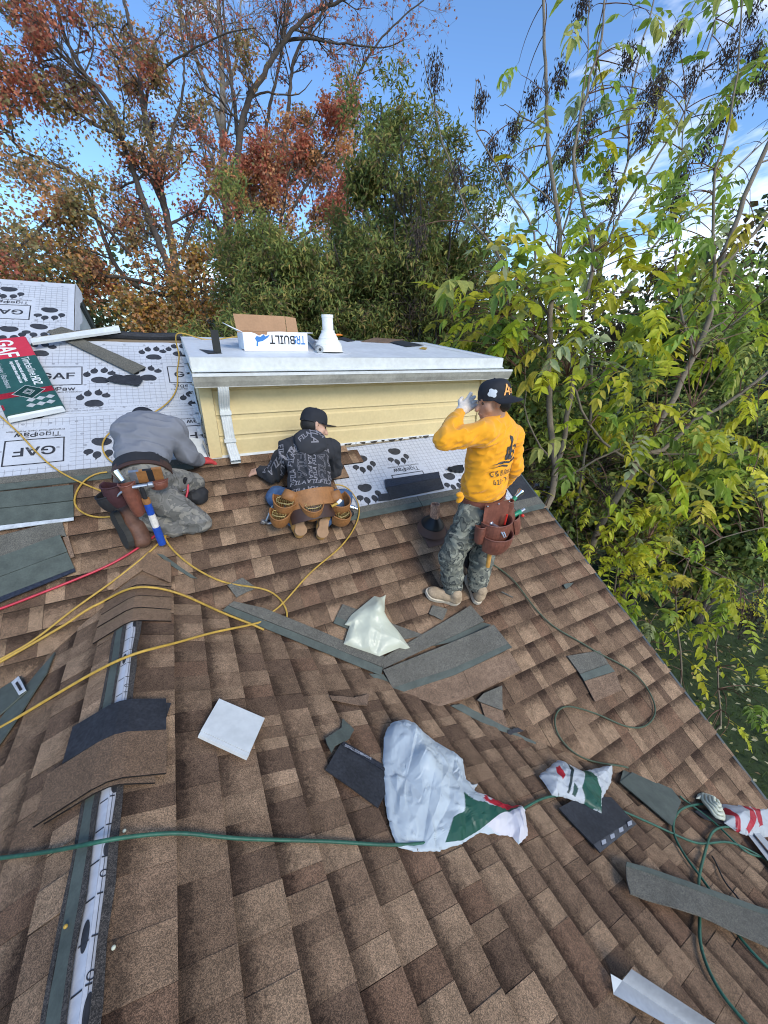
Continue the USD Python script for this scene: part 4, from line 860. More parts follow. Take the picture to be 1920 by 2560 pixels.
heaven_tree(32, 'thick pale trunk leaning to the upper right with long compound leaves', [
    ([(1530, 1264), (1578, 1186), (1634, 1091), (1669, 1021), (1734, 895), (1773, 787), (1799, 671), (1863, 492), (1920, 359), (2000, 180)], (5.6, 5.0), .085, .04, (-.3, .1)),
    ([(1590, 1140), (1699, 1091), (1742, 1047), (1821, 1004), (1920, 930), (2010, 840)], (5.5, 4.8), .05, .022, None),
    ([(1775, 780), (1782, 637), (1788, 463), (1815, 330), (1840, 203), (1850, 60), (1870, -80)], (5.2, 4.6), .034, .011, None),
    ([(1800, 670), (1850, 620), (1920, 540), (2000, 450)], (5.1, 4.8), .045, .02, None),
    ([(1417, 940), (1443, 1008), (1495, 1091), (1569, 1151), (1600, 1150)], (5.0, 5.5), .022, .03, None),
    ([(1572, 1152), (1617, 1186), (1677, 1238), (1740, 1290)], (5.5, 5.0), .024, .009, None),
    ([(1600, 1130), (1700, 1136), (1764, 1138), (1842, 1134), (1920, 1117), (2000, 1100)], (5.5, 4.5), .02, .009, None),
    ([(1735, 893), (1700, 760), (1690, 600), (1700, 420), (1715, 250)], (5.3, 5.6), .03, .009, None)], 'bark_tan', (1530, 1264), 5.6)
heaven_tree(33, 'thin dark stemmed tree rising behind the forked pale one', [
    ([(1481, 900), (1510, 608), (1568, 405), (1573, 289), (1597, 145), (1637, 0), (1670, -120)], (6.6, 6.2), .05, .016, (.1, .2)),
    ([(1500, 700), (1540, 560), (1620, 430), (1700, 300), (1760, 150), (1800, 0)], (6.5, 6.0), .035, .012, None),
    ([(1570, 400), (1640, 280), (1668, 150), (1725, 30), (1760, -80)], (6.3, 5.6), .028, .010, None),
    ([(1490, 800), (1560, 700), (1660, 590), (1760, 500), (1860, 400), (1940, 330)], (6.5, 6.2), .035, .014, None)], 'bark_grey', (1481, 900), 6.6)
heaven_tree(34, 'low spreading saplings with yellow compound leaves below the right roof edge', [
    ([(1500, 1700), (1530, 1500), (1590, 1347), (1677, 1377), (1773, 1420), (1850, 1470)], (6.0, 5.0), .03, .009, (.1, .1)),
    ([(1700, 1700), (1690, 1500), (1740, 1380), (1850, 1330), (1960, 1320)], (5.8, 5.0), .028, .009, (.1, .1)),
    ([(1800, 1800), (1790, 1600), (1850, 1500), (1960, 1450)], (5.6, 5.0), .024, .008, (.05, .1)),
    ([(1480, 1500), (1450, 1380), (1440, 1290)], (6.0, 5.6), .02, .007, (.2, .2)),
    ([(1600, 1650), (1620, 1560), (1700, 1490), (1760, 1560)], (5.7, 5.3), .02, .006, (.1, .2))], 'bark_tan', (1600, 1650), 5.8)
rh = np.random.default_rng(77)
stem_pts = np.vstack([q for t in heaven for q, _ in t.stems]); stem_tree = np.concatenate([np.full(sum(len(q) for q, _ in t.stems), i) for i, t in enumerate(heaven)])
from scipy.spatial import cKDTree
kd = cKDTree(stem_pts)
fr = []         # (depth, mesh, tint, tree index)
def add_frond(u, v, d, pal, length, pairs, ls, droop=1.2, wide=1.0):
    if u < 1340 and v < 140: return
    p = D(u, v, d)
    if M.n @ (p - M.o) < .05 and p[0] < XK + .2 and p[1] < 4.6: return
    if p[2] < .5: return
    k = kd.query(p)[1]; s_ = stem_pts[k]; ti = stem_tree[k]; gap = np.linalg.norm(p - s_)
    if gap > .05:
        mid_ = (p + s_) / 2 + np.array([0, 0, .12 * gap]) + rh.normal(0, .05, 3) * gap
        heaven[ti].twigs.append(tube(spline([s_, mid_, p], max(5, int(gap / .12))), np.linspace(min(.009, .004 + .006 * gap), .003, max(5, int(gap / .12))), 4, False))
    out = unit(p - s_) * .7 + rh.normal(0, .5, 3) * [1, 1, .5] + [0, 0, .15]
    m, t = frond(rh, p, out, length * rh.uniform(.6, 1.2), max(2, pairs + int(rh.integers(-2, 3))), ls * rh.uniform(.7, 1.2), droop * rh.uniform(.8, 1.6), pal(rh, 1)[0], wide)
    if ((np.asarray(m.vertices) - M.o) @ M.n)[np.asarray(m.vertices)[:, 0] < XK + .05].size and (((np.asarray(m.vertices) - M.o) @ M.n)[np.asarray(m.vertices)[:, 0] < XK + .05]).min() < .02: return
    if (np.asarray(m.vertices)[:, 0] < 3.0).any() and ((np.abs(np.asarray(m.vertices)[:, 1] - 3.7) < .9) & (np.asarray(m.vertices)[:, 0] < 3.0) & (np.asarray(m.vertices)[:, 2] < CZ + .05)).any(): return
    fr.append((d, m, t, ti))
MIX = lambda w: (lambda r, n: (YLL if r.random() < w else (PAL if r.random() < .12 else GRL))(r, n))
for zone, count, w, ln, prs, ls in (
        ((1120, 1400, 640, 900, 4.4, 5.8), 70, .55, .62, 5, .21), ((1400, 1920, 560, 900, 4.3, 6.2), 110, .42, .66, 6, .185),
        ((1380, 1920, 880, 1250, 4.4, 6.3), 105, .55, .64, 6, .165), ((1250, 1420, 900, 1230, 5.4, 7.0), 34, .35, .55, 6, .13),
        ((1180, 1500, 250, 620, 5.0, 6.8), 36, .2, .6, 6, .15), ((1450, 1920, 180, 560, 4.8, 7.0), 84, .2, .6, 6, .16),
        ((1250, 1920, -60, 220, 4.6, 6.5), 40, .08, .5, 3, .18),
        ((1440, 1700, 1240, 1500, 4.9, 6.2), 62, .85, .45, 6, .115), ((1600, 1920, 1230, 1560, 4.6, 6.2), 66, .75, .5, 6, .125),
        ((1560, 1920, 1500, 1760, 4.8, 5.8), 30, .8, .45, 6, .11), ((1440, 1640, 1340, 1640, 5.0, 5.8), 52, .75, .42, 6, .105), ((1700, 1920, 1700, 1900, 4.8, 5.4), 10, .7, .38, 6, .1)):
    u0, u1, v0, v1, d0, d1 = zone
    for _ in range(count): add_frond(rh.uniform(u0, u1), rh.uniform(v0, v1), rh.uniform(d0, d1), MIX(w), ln, prs, ls)
# a few pale, near, rather large leaves seen singly in front
for u, v, d, pal, ln, prs, ls in ((1290, 700, 4.2, GRL, .5, 3, .19), (1400, 720, 4.2, GRL, .5, 3, .19), (1500, 880, 4.0, PAL, .4, 2, .19), (1560, 930, 4.1, YLL, .42, 3, .16), (1330, 930, 4.0, YLL, .3, 2, .16), (1640, 960, 4.2, YLL, .55, 6, .12), (1440, 860, 4.2, PAL, .4, 2, .19), (1760, 1010, 4.3, GRL, .5, 5, .13), (1230, 640, 4.5, PAL, .4, 2, .17), (1690, 1110, 4.2, GRL, .5, 4, .14), (1880, 1180, 4.2, GRL, .5, 5, .15), (1800, 850, 4.4, GRL, .55, 6, .13)):
    for _ in range(2): add_frond(u + rh.normal(0, 18), v + rh.normal(0, 18), d, pal, ln, prs, ls, 1.5)
S2_ = lambda x, y: (960 + x / 1.728, y / 1.728)
clus = [S2_(*p) for p in ((220, 310), (420, 440), (470, 640), (530, 730), (790, 640), (860, 640), (1190, 370), (1150, 400), (970, 740), (990, 850), (700, 840), (1490, 230), (1590, 60), (1600, 220), (1440, 530), (1640, 340), (320, 750), (150, 1010), (1180, 1190), (1000, 1450), (380, 1300), (1290, 760), (860, 20), (1270, 880), (760, 330), (640, 420), (900, 520), (1120, 560), (1330, 330), (1390, 640), (1060, 240), (1520, 420), (1250, 200), (560, 560))] + [(1540, 830), (1630, 1090), (1700, 1060), (1515, 1230), (1880, 1550)]
for u, v in clus:
    d = rh.uniform(5.0, 6.0); p = D(u, v, d); k = kd.query(p)[1]; s_ = stem_pts[k]; ti = stem_tree[k]
    heaven[ti].twigs.append(tube(spline([s_, (p + s_) / 2 + [0, 0, .1], p + [0, 0, .08]], 8), np.linspace(.009, .005, 8), 4, False))
    heaven[ti].clusters = getattr(heaven[ti], 'clusters', []) + [seeds(rh, p, rh.uniform(.20, .32))]
fr.sort(key=lambda x: x[0]); near = {id(f) for f in fr[:300]}
for i, t in enumerate(heaven):
    t.side(*t.stems[0], 10, .7, 1, t0=.5, kids=(4, 3))
    x = t.build('compound_leaf_tree', t.label, None, t.g, t.bark, None, twigm='twig_red')
    far_m = [f for f in fr if f[3] == i and id(f) not in near]
    for f in fr:
        if f[3] == i and id(f) in near: part(x, 'leaf', f[1], 'leaf_big', tint=f[2])
    if far_m: part(x, 'foliage', [f[1] for f in far_m], 'leaf_big', tint=np.vstack([f[2] for f in far_m]), kind='stuff')
    for c in getattr(t, 'clusters', []): part(x, 'seed_cluster', c, 'seed', kind='stuff')
# ---- bushy undergrowth in the middle distance at the right
BSH = palette([[.15, .21, .055], [.2, .25, .06], [.26, .29, .065], [.36, .33, .07], [.12, .17, .06]], [3, 3, 2, 1.3, 1.5])
BL = ['green leafy bush behind the man in the yellow shirt', 'green leafy bush behind the fork of the pale trunk', 'dark bush under the leaning pale trunk', 'olive bush at the right edge under the dark conifer', 'green bush right of the dormer roof end', 'tall green bush behind the leaning trunk', 'dark bush behind the right half of the picture']
for k, (u, vt, hw_, d) in enumerate([(1290, 870, 120, 7.6), (1450, 900, 130, 8.4), (1650, 1110, 150, 7.6), (1860, 1050, 160, 7.2), (1200, 700, 110, 8.2), (1560, 560, 170, 9.5), (1760, 640, 170, 10.0)]):
    dense(120 + k, u, vt, hw_, d, 7, BL[k], 'bush', per=4, cols=BSH, size=.14, tmpl=LEAF_OVAL if False else LEAF_KITE, v_bot=1250, keep=.42, level=2, hang=.5)
# ------------------------------------------------------------------ loose things on the roof
FLATN = np.array([0, -(ZS1 - ZS0), YB - YF]); FLATN = FLATN / np.linalg.norm(FLATN)
FL = Plane((0, YF, ZS0 + .001), (1, 0, 0), unit(np.array([0, -(YB - YF), -(ZS1 - ZS0)])))
def roof_z(x, y):
    m = ZM + S1 * (y - Y0); g = ZR - S2 * abs(x - XR); return max(m, g)
def surf(u, v):
    """the roof plane seen at a pixel"""
    best = None
    for pl in (M, N, L):
        p = pl.at(u, v); e = abs(p[2] - roof_z(p[0], p[1]))
        if (p - EYE) @ CF > 0 and (best is None or e < best[0]): best = (e, pl, p)
    return best[1], best[2]
def k1(p): return (p[0] / 2.592, 650 + p[1] / 2.592)
def k3(p): return (600 + p[0] / 2.2419, 980 + p[1] / 2.2419)
def k4(p): return (p[0] / 2.592, 1300 + p[1] / 2.592)
def k5(p): return (500 + p[0] / 1.975, 1440 + p[1] / 1.975)
def k6(p): return (1220 + p[0] / 2.087, 1500 + p[1] / 2.087)
def k2(p): return (440 + p[0] / 1.8433, 740 + p[1] / 1.8433)
def kA(p): return (400 + p[0] / 2.37, 1500 + p[1] / 2.37)
def kB(p): return (1300 + p[0] / 2.676, 1300 + p[1] / 2.676)
def kC(p): return (900 + p[0] / 2.765, 1100 + p[1] / 2.765)
def flat(pl, pts, k=None, h=.02, th=.006, sub=.03, curl=None, seed=0, amp=.004, rag=0.0):
    """a loose sheet lying on a plane, its outline given by points seen in the view"""
    q = np.array([pl.ad(*(k(p) if k else p), h) for p in pts]); r = np.random.default_rng(seed)
    if rag:
        out = []
        for a, b in zip(q, np.roll(q, -1, 0)):
            n = max(2, int(np.linalg.norm(b - a) / .02)); out += [a + (b - a) * t + r.normal(0, rag, 2) * (t > 0) for t in np.arange(n) / n]
        q = np.array(out)
    g = sg.Polygon(q).buffer(0); c = q.mean(0)
    def top(p):
        z = h + amp * (meshkit.noise(np.c_[p * 9, np.full(len(p), seed * 1.7)], seed) * 2 - 1)
        return z + (curl(p - c) if curl else 0)
    return slab2(g, lambda p, hh: pl.lift(p, hh), top, th, sub=sub)
def loose(name, label, cat_, pieces, group=None):
    """pieces: (part name, mesh, material)"""
    if len(pieces) == 1: return single(name, pieces[0][1], pieces[0][2], label, cat_, group=group)
    ms = [m for _, m, _ in pieces]; c = np.vstack([np.asarray(m.vertices) for m in ms]); c = np.r_[c[:, :2].mean(0), c[:, 2].min()]
    t = thing(name, label, cat_, c, group)
    for n, m, mt in pieces: part(t, n, m, mt)
    return t
mat('shingle_plain', (.19, .13, .09), rough=.95, spec=.12, noise=[(7, .2), (30, .2)], extra=granules(1.5, .55, 430), bump=(420, .0012))
# at the left on the main roof
loose('loose_shingle', 'dark green grey shingle strip lying just below the underlayment at the left edge', 'shingle', [
    ('shingle_back', flat(M, [(-150, 1243), (183, 1212), (183, 1250), (-150, 1286)], h=.026, seed=1), 'headlap_smooth'),
    ('shingle_back', flat(M, [(-150, 1288), (183, 1252), (184, 1293), (-150, 1330)], h=.029, seed=2), 'headlap_smooth'),
    ('seal_strip', flat(M, [(-150, 1331), (184, 1293), (184, 1300), (-150, 1345)], h=.0295, seed=2), 'flashing')])
loose('loose_shingle', 'dark green grey shingle with speckled top lying second from the top at the left edge', 'shingle', [
    ('granule_face', flat(M, [(-120, 1375), (0, 1338), (154, 1302), (166, 1342), (150, 1338), (0, 1391), (-120, 1436)], h=.024, seed=3), 'headlap'),
    ('shingle_back', flat(M, [(-120, 1434), (0, 1390), (150, 1337), (168, 1378), (0, 1440), (-120, 1490)], h=.029, seed=4), 'headlap_smooth'),
    ('shingle_back', flat(M, [(-120, 1489), (0, 1442), (168, 1380), (186, 1420), (0, 1492), (-120, 1545)], h=.031, seed=5), 'headlap_smooth'),
    ('seal_strip', flat(M, [(-120, 1546), (0, 1493), (186, 1421), (189, 1428), (0, 1506), (-120, 1560)], h=.0315, seed=6), 'seal_strip')])
loose('shingle_offcut', 'narrow brown shingle offcut beside the second dark shingle at the left', 'shingle', [('piece', flat(M, [(157, 1343), (170, 1339), (186, 1391), (176, 1395)], h=.027, seed=7), 'shingle_plain')])
loose('loose_shingle', 'dark green shingle with a grey rectangular patch in the left valley', 'shingle', [
    ('shingle_back', flat(L, [(-60, 1765), (0, 1722), (50, 1690), (67, 1727), (0, 1785), (-60, 1830)], h=.034, seed=8), 'headlap_smooth'),
    ('patch', flat(L, [(28, 1706), (46, 1690), (66, 1726), (48, 1738)], h=.040, th=.003, seed=9), 'flashing'),
    ('patch_hole', flat(L, [(38, 1708), (43, 1703), (57, 1724), (50, 1728)], h=.0425, th=.001, seed=9), 'black_rubber')])
loose('shingle_offcut', 'long triangular dark green shingle offcut pointing up the left valley', 'shingle', [('piece', flat(L, [(-30, 1900), (-30, 1830), (0, 1798), (60, 1722), (136, 1630), (117, 1682), (50, 1784)], h=.024, seed=10), 'headlap_smooth')])
# loose cap shingle bent over the near ridge
yn, yf = N.ad(410, 1945)[0], N.ad(405, 1757)[0]
ct = thing('loose_cap_shingle', 'large brown cap shingle with black top half bent loosely over the near ridge', 'shingle', N.P(yn, 0, .03))
ym = yn + (yf - yn) * .53
ridge_cap(yn, ym, .150, .215, .040, .038, TONES[2] * .95, ct, 'granule_face', skew=-.012)
ridge_cap(ym, yf, .148, .165, .039, .034, TONES[2], ct, 'black_back', skew=-.012, mt='asphalt_back')
ridge_cap(yn - .012, yn + .05, .12, .19, .030, .028, TONES[1] * .8, ct, 'lower_layer', skew=-.02)
loose('shingle_offcut', 'pointed black offcut beside the loose cap shingle on the ridge', 'shingle', [('piece', flat(N, [(405, 1757), (428, 1758), (412, 1805)], h=.03, seed=11), 'asphalt_back')])
# white square board
loose('square_board', 'square white board lying alone on the shingles', 'board', [
    ('board', flat(N, [(548, 1746), (662, 1795), (624, 1882), (502, 1826)], h=.045, th=.016, amp=.0005, sub=None), 'white_trim'),
    ('lip', flat(N, [(502, 1828), (624, 1884), (619, 1893), (497, 1836)], h=.0435, th=.016, amp=.0005, sub=None), 'white_trim')])
# along the valley
def blend_lift(pts2, h):
    pass
def valley_sheet(pts, k, h, th, seed=0, sub=.03, z=None):
    """a stiff strip bridging the valley: a plane through its own corners, lifted clear of both slopes"""
    P = []
    for p in pts:
        u, v = k(p) if k else p; pl, q = surf(u, v); P.append(q)
    P = np.array(P); c = P.mean(0); n = np.linalg.svd(P - c)[2][2]; n *= np.sign(n[2]); ex = unit(np.cross([0, 0, 1.0], n)); ey = np.cross(n, ex)
    pl = Plane(c, ex, ey)
    q = np.array([pl.ad(*(k(p) if k else p), h) for p in pts])
    return slab2(sg.Polygon(q).buffer(0), lambda a, hh: pl.lift(a, hh), lambda a: h + .003 * (meshkit.noise(np.c_[a * 6, np.full(len(a), seed)], seed) * 2 - 1), th, sub=sub), pl
s1_, _ = valley_sheet([(585, 1503), (570, 1513), (957, 1668), (960, 1640), (880, 1610), (760, 1560), (660, 1520)], None, .035, .005, 3)
s2_, _ = valley_sheet([(569, 1514), (556, 1527), (640, 1562), (953, 1689), (957, 1669)], None, .033, .005, 4)
loose('loose_shingle_strip', 'long dark grey shingle strip lying down the valley in the middle of the roof', 'shingle', [('granule_face', s1_, 'headlap'), ('seal_band', s2_, 'headlap_smooth')])
loose('loose_shingle', 'grey shingle lying under the pale yellowish bag', 'shingle', [
    ('granule_face', flat(M, [(857, 1510), (841, 1541), (905, 1570), (1000, 1600), (1062, 1588), (985, 1560), (905, 1528)], h=.026, seed=12), 'headlap'),
    ('seal_band', flat(M, [(841, 1541), (834, 1557), (880, 1577), (905, 1570)], h=.0255, seed=13), 'headlap_smooth')])
up3 = lambda c: .35 * np.maximum(0, c[:, 0] - .12) ** 2
loose('loose_shingle', 'upper of two grey curved shingles stacked by the standing man', 'shingle', [('granule_face', flat(M, [(905, 402), (1330, 150), (1395, 228), (905, 458)], k5, h=.03, curl=up3, seed=14), 'headlap'), ('seal_band', flat(M, [(1150, 345), (1395, 228), (1440, 242), (1250, 325)], k5, h=.027, curl=up3, seed=14), 'headlap_smooth')])
loose('loose_shingle', 'lower curved shingle with grey head, green band and brown tabs showing', 'shingle', [
    ('granule_face', flat(M, [(905, 463), (1180, 352), (1440, 247), (1510, 340), (1250, 455), (950, 552)], k5, h=.042, curl=up3, seed=15), 'headlap'),
    ('seal_band', flat(M, [(950, 552), (1250, 455), (1510, 340), (1528, 360), (1260, 488), (980, 580)], k5, h=.0425, curl=up3, seed=15), 'headlap_smooth'),
    ('tab', flat(M, [(980, 580), (1260, 489), (1300, 470), (1350, 590), (1330, 598), (1055, 685)], k5, h=.041, curl=up3, seed=16), 'shingle_plain'),
    ('tab', flat(M, [(1300, 470), (1525, 363), (1585, 465), (1350, 590)], k5, h=.0412, curl=up3, seed=17), 'shingle_plain'),
    ('under_layer', flat(M, [(835, 482), (905, 485), (1050, 660), (1010, 645)], k5, h=.03, seed=18), 'headlap_smooth')])
def scrap(label, pl, pts, k, m, h=.022, seed=0, rag=.0015, name='shingle_scrap', th=.004, **kw): return loose(name, label, 'scrap', [('piece', flat(pl, pts, k, h=h, seed=seed, rag=rag, th=th, **kw), m)])
scrap('grey shingle scrap on the yellow hose near the top of the valley', M, [(135, 45), (210, 8), (280, 57), (180, 106)], k5, 'headlap', .03, 20)
scrap('grey shingle scrap under the heel of the man in the yellow shirt', M, [(1130, 185), (1150, 143), (1222, 163), (1200, 218)], k5, 'headlap', .022, 21)
scrap('thin torn brown and green scrap above the black shingle back', N, [(640, 590), (690, 592), (760, 600), (838, 582), (826, 640), (740, 628), (652, 612)], k5, 'shingle_plain', .026, 22)
loose('shingle_scrap', 'wedge shaped grey shingle scrap with brown tip right of the curved shingles', 'scrap', [('granule_face', flat(M, [(1370, 612), (1402, 578), (1492, 540), (1496, 664), (1385, 622)], k5, h=.03, seed=23), 'headlap'), ('tab', flat(M, [(1386, 626), (1496, 668), (1524, 756), (1410, 700)], k5, h=.029, seed=24), 'shingle_plain')])
scrap('long thin dark scrap running down the valley right of the torn bag', M, [(1240, 642), (1290, 630), (1480, 730), (1660, 822), (1652, 850), (1440, 748)], k5, 'headlap_smooth', .03, 25)
scrap('small black torn strip in the valley above the crumpled bag', M, [(1520, 760), (1570, 748), (1600, 765), (1540, 780), (1525, 820)], k5, 'asphalt_back', .034, 26)
scrap('dark curled splinter of shingle left of the crumpled bag', M, [(185, 795), (215, 800), (315, 860), (300, 870)], k6, 'headlap_smooth', .03, 27)
scrap('green torn scrap overlapping the corner of the black shingle back', N, [(620, 800), (700, 748), (705, 703), (762, 758), (740, 800), (668, 838), (650, 872)], k5, 'headlap_smooth', .032, 28)
bk = thing('loose_shingle', 'black shingle back with faint white print beside the big torn bag', 'shingle', N.at(*k5((760, 960))))
part(bk, 'sheet', flat(N, [(705, 812), (915, 935), (925, 1060), (882, 1140), (620, 956), (662, 882)], k5, h=.026, seed=29), 'asphalt_back')
part(bk, 'seal_strip', flat(N, [(708, 818), (915, 945), (912, 962), (700, 832)], k5, h=.029, th=.002, seed=29, amp=.004), 'seal_strip')
mat('faint_print', (.32, .33, .36), rough=.7)
a_, b_ = N.at(*k5((722, 838)), .0335), N.at(*k5((850, 905)), .0335)
ex_ = unit(b_ - a_)
part(bk, 'printed_line', [text_on('INSTALL SIDE UP', .012, (a_ * .7 + b_ * .3), ex_, np.cross(N.n, ex_), width=.09), text_on('REMOVE', .010, (a_ * .25 + b_ * .75), ex_, np.cross(N.n, ex_))], 'faint_print')
b2_ = thing('loose_shingle', 'black shingle back with a taped edge below the crumpled bag', 'shingle', N.at(*k6((580, 1150))))
part(b2_, 'sheet', flat(N, [(370, 1085), (470, 1030), (640, 1030), (755, 1145), (550, 1275)], k6, h=.03, seed=30), 'asphalt_back')
part(b2_, 'taped_edge', flat(N, [(550, 1275), (755, 1145), (777, 1165), (585, 1316)], k6, h=.031, seed=30), 'seal_strip')
for c in ((605, 1262), (650, 1232), (695, 1198), (740, 1165)):
    part(b2_, 'tape_square', flat(N, [(c[0] - 13, c[1] - 6), (c[0] + 8, c[1] - 16), (c[0] + 13, c[1] + 6), (c[0] - 8, c[1] + 16)], k6, h=.0345, th=.001, amp=.0, sub=None), 'faint_print')
loose('loose_shingle', 'dark grey green shingle with a bent corner left of the cream roll', 'shingle', [
    ('granule_face', flat(N, [(775, 825), (800, 845), (850, 975), (930, 1050), (905, 1000), (690, 945), (705, 890)], k6, h=.03, seed=31), 'headlap_smooth'),
    ('granule_face', flat(N, [(800, 843), (935, 952), (1008, 1050), (962, 1176), (930, 1150), (690, 946), (745, 905)], k6, h=.034, seed=32), 'headlap_smooth')])
ls_ = lambda c: .0
loose('loose_shingle_strip', 'long grey shingle strip crossing the lower right corner over the green hose', 'shingle', [
    ('granule_face', flat(N, [(722, 1385), (800, 1408), (1100, 1520), (1500, 1655), (1720, 1720), (1720, 1910), (1456, 1802), (1100, 1650), (745, 1530), (725, 1450)], k6, h=.055, seed=33, amp=.006), 'headlap'),
    ('seal_band', flat(N, [(726, 1363), (810, 1386), (1100, 1490), (1500, 1625), (1720, 1690), (1720, 1720), (1500, 1655), (1100, 1520), (800, 1408), (722, 1385)], k6, h=.058, seed=33, amp=.006), 'headlap_smooth')])
al = lambda a: a
mat('aluminium', (.36, .375, .39), rough=.45, metallic=.5, noise=[(12, .1), (60, .08)])
loose('metal_angle', 'bent grey metal trim lying at the bottom edge of the picture', 'trim', [
    ('flange', flat(N, [(700, 1985), (1160, 2292), (1128, 2326), (653, 2055)], k6, h=.03, th=.0015, amp=0, sub=None), 'aluminium'),
    ('web', (lambda a, b, c, d: T([a, b, c, d], [[0, 1, 2], [0, 2, 3]]))(N.at(*k6((700, 1985)), .032), N.at(*k6((1160, 2292)), .032), N.at(*k6((1160, 2292)), .032) + N.n * .05 + N.ed * .012, N.at(*k6((700, 1985)), .032) + N.n * .05 + N.ed * .012), 'aluminium'),
    ('end_tab', T([N.at(*k6((640, 1950)), .035), N.at(*k6((700, 1985)), .034), N.at(*k6((655, 2052)), .034)], [[0, 1, 2]]), 'white_trim')])
loose('metal_trim', 'short folded aluminium trim under the rolled bag at the right edge', 'trim', [
    ('flange', flat(N, [(1350, 1215), (1375, 1208), (1600, 1480), (1560, 1490)], k6, h=.04, th=.0015, amp=0, sub=None), 'aluminium'),
    ('fold', flat(N, [(1378, 1205), (1405, 1200), (1640, 1455), (1605, 1480)], k6, h=.052, th=.0015, amp=0, sub=None), 'aluminium')])
loose('loose_shingle', 'grey shingle piece with brown tabs on the right part of the main roof', 'shingle', [
    ('granule_face', flat(M, [(415, 292), (582, 263), (630, 330), (480, 385)], k6, h=.024, seed=34), 'headlap'),
    ('seal_band', flat(M, [(480, 387), (630, 332), (664, 372), (502, 422)], k6, h=.0245, seed=34), 'headlap_smooth'),
    ('tab', flat(M, [(502, 424), (664, 374), (700, 470), (560, 530)], k6, h=.023, seed=35), 'shingle_plain')])
scrap('small dark scrap near the right edge of the main roof', M, [(1408, 1000), (1430, 990), (1480, 985), (1455, 1010), (1425, 1030)], kC, 'headlap_smooth', .026, 36)
scrap('thin grey splinter behind the standing man', M, [(975, 1050), (985, 1046), (1062, 1085), (1055, 1090)], kC, 'headlap', .022, 37)
# on the underlayment
scrap('torn black scrap lying on the printed underlayment left of the dormer', M, [(680, 775), (700, 760), (745, 738), (800, 748), (850, 742), (905, 745), (925, 772), (890, 812), (850, 806), (780, 800), (720, 786)], k1, 'asphalt_back', .022, 38, rag=.003)
gs_ = flat(M, [(400, 512), (480, 487), (945, 692), (862, 736)], k1, h=.03, seed=39)
loose('loose_shingle_strip', 'grey brown shingle strip lying crosswise on the underlayment at the left', 'shingle', [('granule_face', gs_, 'headlap'), ('seal_band', flat(M, [(300, 466), (400, 432), (480, 460), (490, 484), (400, 508)], k1, h=.03, seed=40), 'headlap')])
loose('trim_board', 'long narrow white board lying across the top of the left roof', 'board', [('board', flat(M, [(196, 508), (768, 424), (779, 456), (205, 536)], k1, h=.075, th=.022, amp=0, sub=None), 'white_trim'), ('dark_edge', flat(M, [(196, 505), (768, 421), (768, 424), (196, 508)], k1, h=.074, th=.02, amp=0, sub=None), 'old_wood')])
loose('loose_shingle', 'black shingle back lying on the underlayment beside the man in the yellow shirt', 'shingle', [
    ('sheet', flat(M, [(818, 535), (1122, 480), (1145, 540), (850, 600)], k3, h=.018, seed=41), 'asphalt_back'), ('seal_strip', flat(M, [(810, 491), (1114, 446), (1122, 480), (818, 534)], k3, h=.02, seed=41), 'seal_strip')])
scrap('small black offcut at the left end of the black shingle back', M, [(776, 572), (846, 566), (850, 604), (775, 610)], k3, 'asphalt_back', .016, 42)
scrap('crumpled black scrap on the underlayment just left of the yellow shirt', M, [(1165, 424), (1205, 412), (1250, 408), (1255, 440), (1215, 440)], k3, 'black_rubber', .035, 43, rag=.006, th=.03)
# step flashing sheet being set by the left worker
loose('flashing_sheet', 'small white flashing sheet at the lower left corner of the dormer', 'flashing', [('sheet', flat(M, [(1222, 1150), (1312, 1160), (1345, 1284), (1262, 1262)], k1, h=.03, th=.002, amp=.001), 'white_trim')])
# ---- the shingle bundle in its printed wrapper
mat('wrap_green', (.022, .075, .062), rough=.35, noise=[(14, .15)], bump=(30, .002)); mat('wrap_red', (.50, .03, .05), rough=.35, noise=[(14, .1)], bump=(30, .002)); mat('wrap_white', (.72, .73, .72), rough=.4, noise=[(10, .08)], bump=(30, .003)); mat('wrap_grey', (.42, .45, .46), rough=.5)
BH = .062
bc = [M.ad(*k1(p), BH) for p in ((165, 494), (412, 940), (72, 950), (-95, 520))]   # far right, near right, near left, far left
bA, bB, bCc = np.array(bc[0]), np.array(bc[1]), np.array(bc[2])
ey_ = unit(bB - bA); ex2 = np.array([-ey_[1], ey_[0]]); ex2 *= np.sign(ex2 @ (bCc - bB)); LEN = np.linalg.norm(bB - bA); WID = .335
def bp_(l, w, h=BH): return M.P(*(bA + ey_ * l + ex2 * w), h)
bd = thing('shingle_bundle', 'wrapped bundle of shingles in red and green printed plastic on the left underlayment', 'bundle', M.P(*(bA + ey_ * LEN / 2 + ex2 * WID / 2), .012))
def rbox(l0, l1, w0, w1, h0, h1, r=.012, sub=None):
    pr = []
    for cw, a0 in (((w1 - r), 0), ((w0 + r), 90)):
        for a in np.linspace(a0, a0 + 90, 5): pr.append((cw + r * math.cos(math.radians(a)), h1 - r + r * math.sin(math.radians(a))))
    pr = [(w1, h0)] + pr + [(w0, h0)]; n = len(pr); V = [bp_(l, w, h) for l in (l0, l1) for w, h in pr]; F = []
    for i in range(n): j = (i + 1) % n; F += [[i, j, n + j], [i, n + j, n + i]]
    F += [[0, i + 1, i] for i in range(1, n - 1)] + [[n, n + i, n + i + 1] for i in range(1, n - 1)]
    m = T(V, F); m.fix_normals(); return m
SR = .30; SG = .72; SB = .035
part(bd, 'red_wrapper', rbox(0, LEN * .29, 0, WID, .012, BH), 'wrap_red'); part(bd, 'green_wrapper', rbox(LEN * .29, LEN * .985, 0, WID, .012, BH - .0005), 'wrap_green')
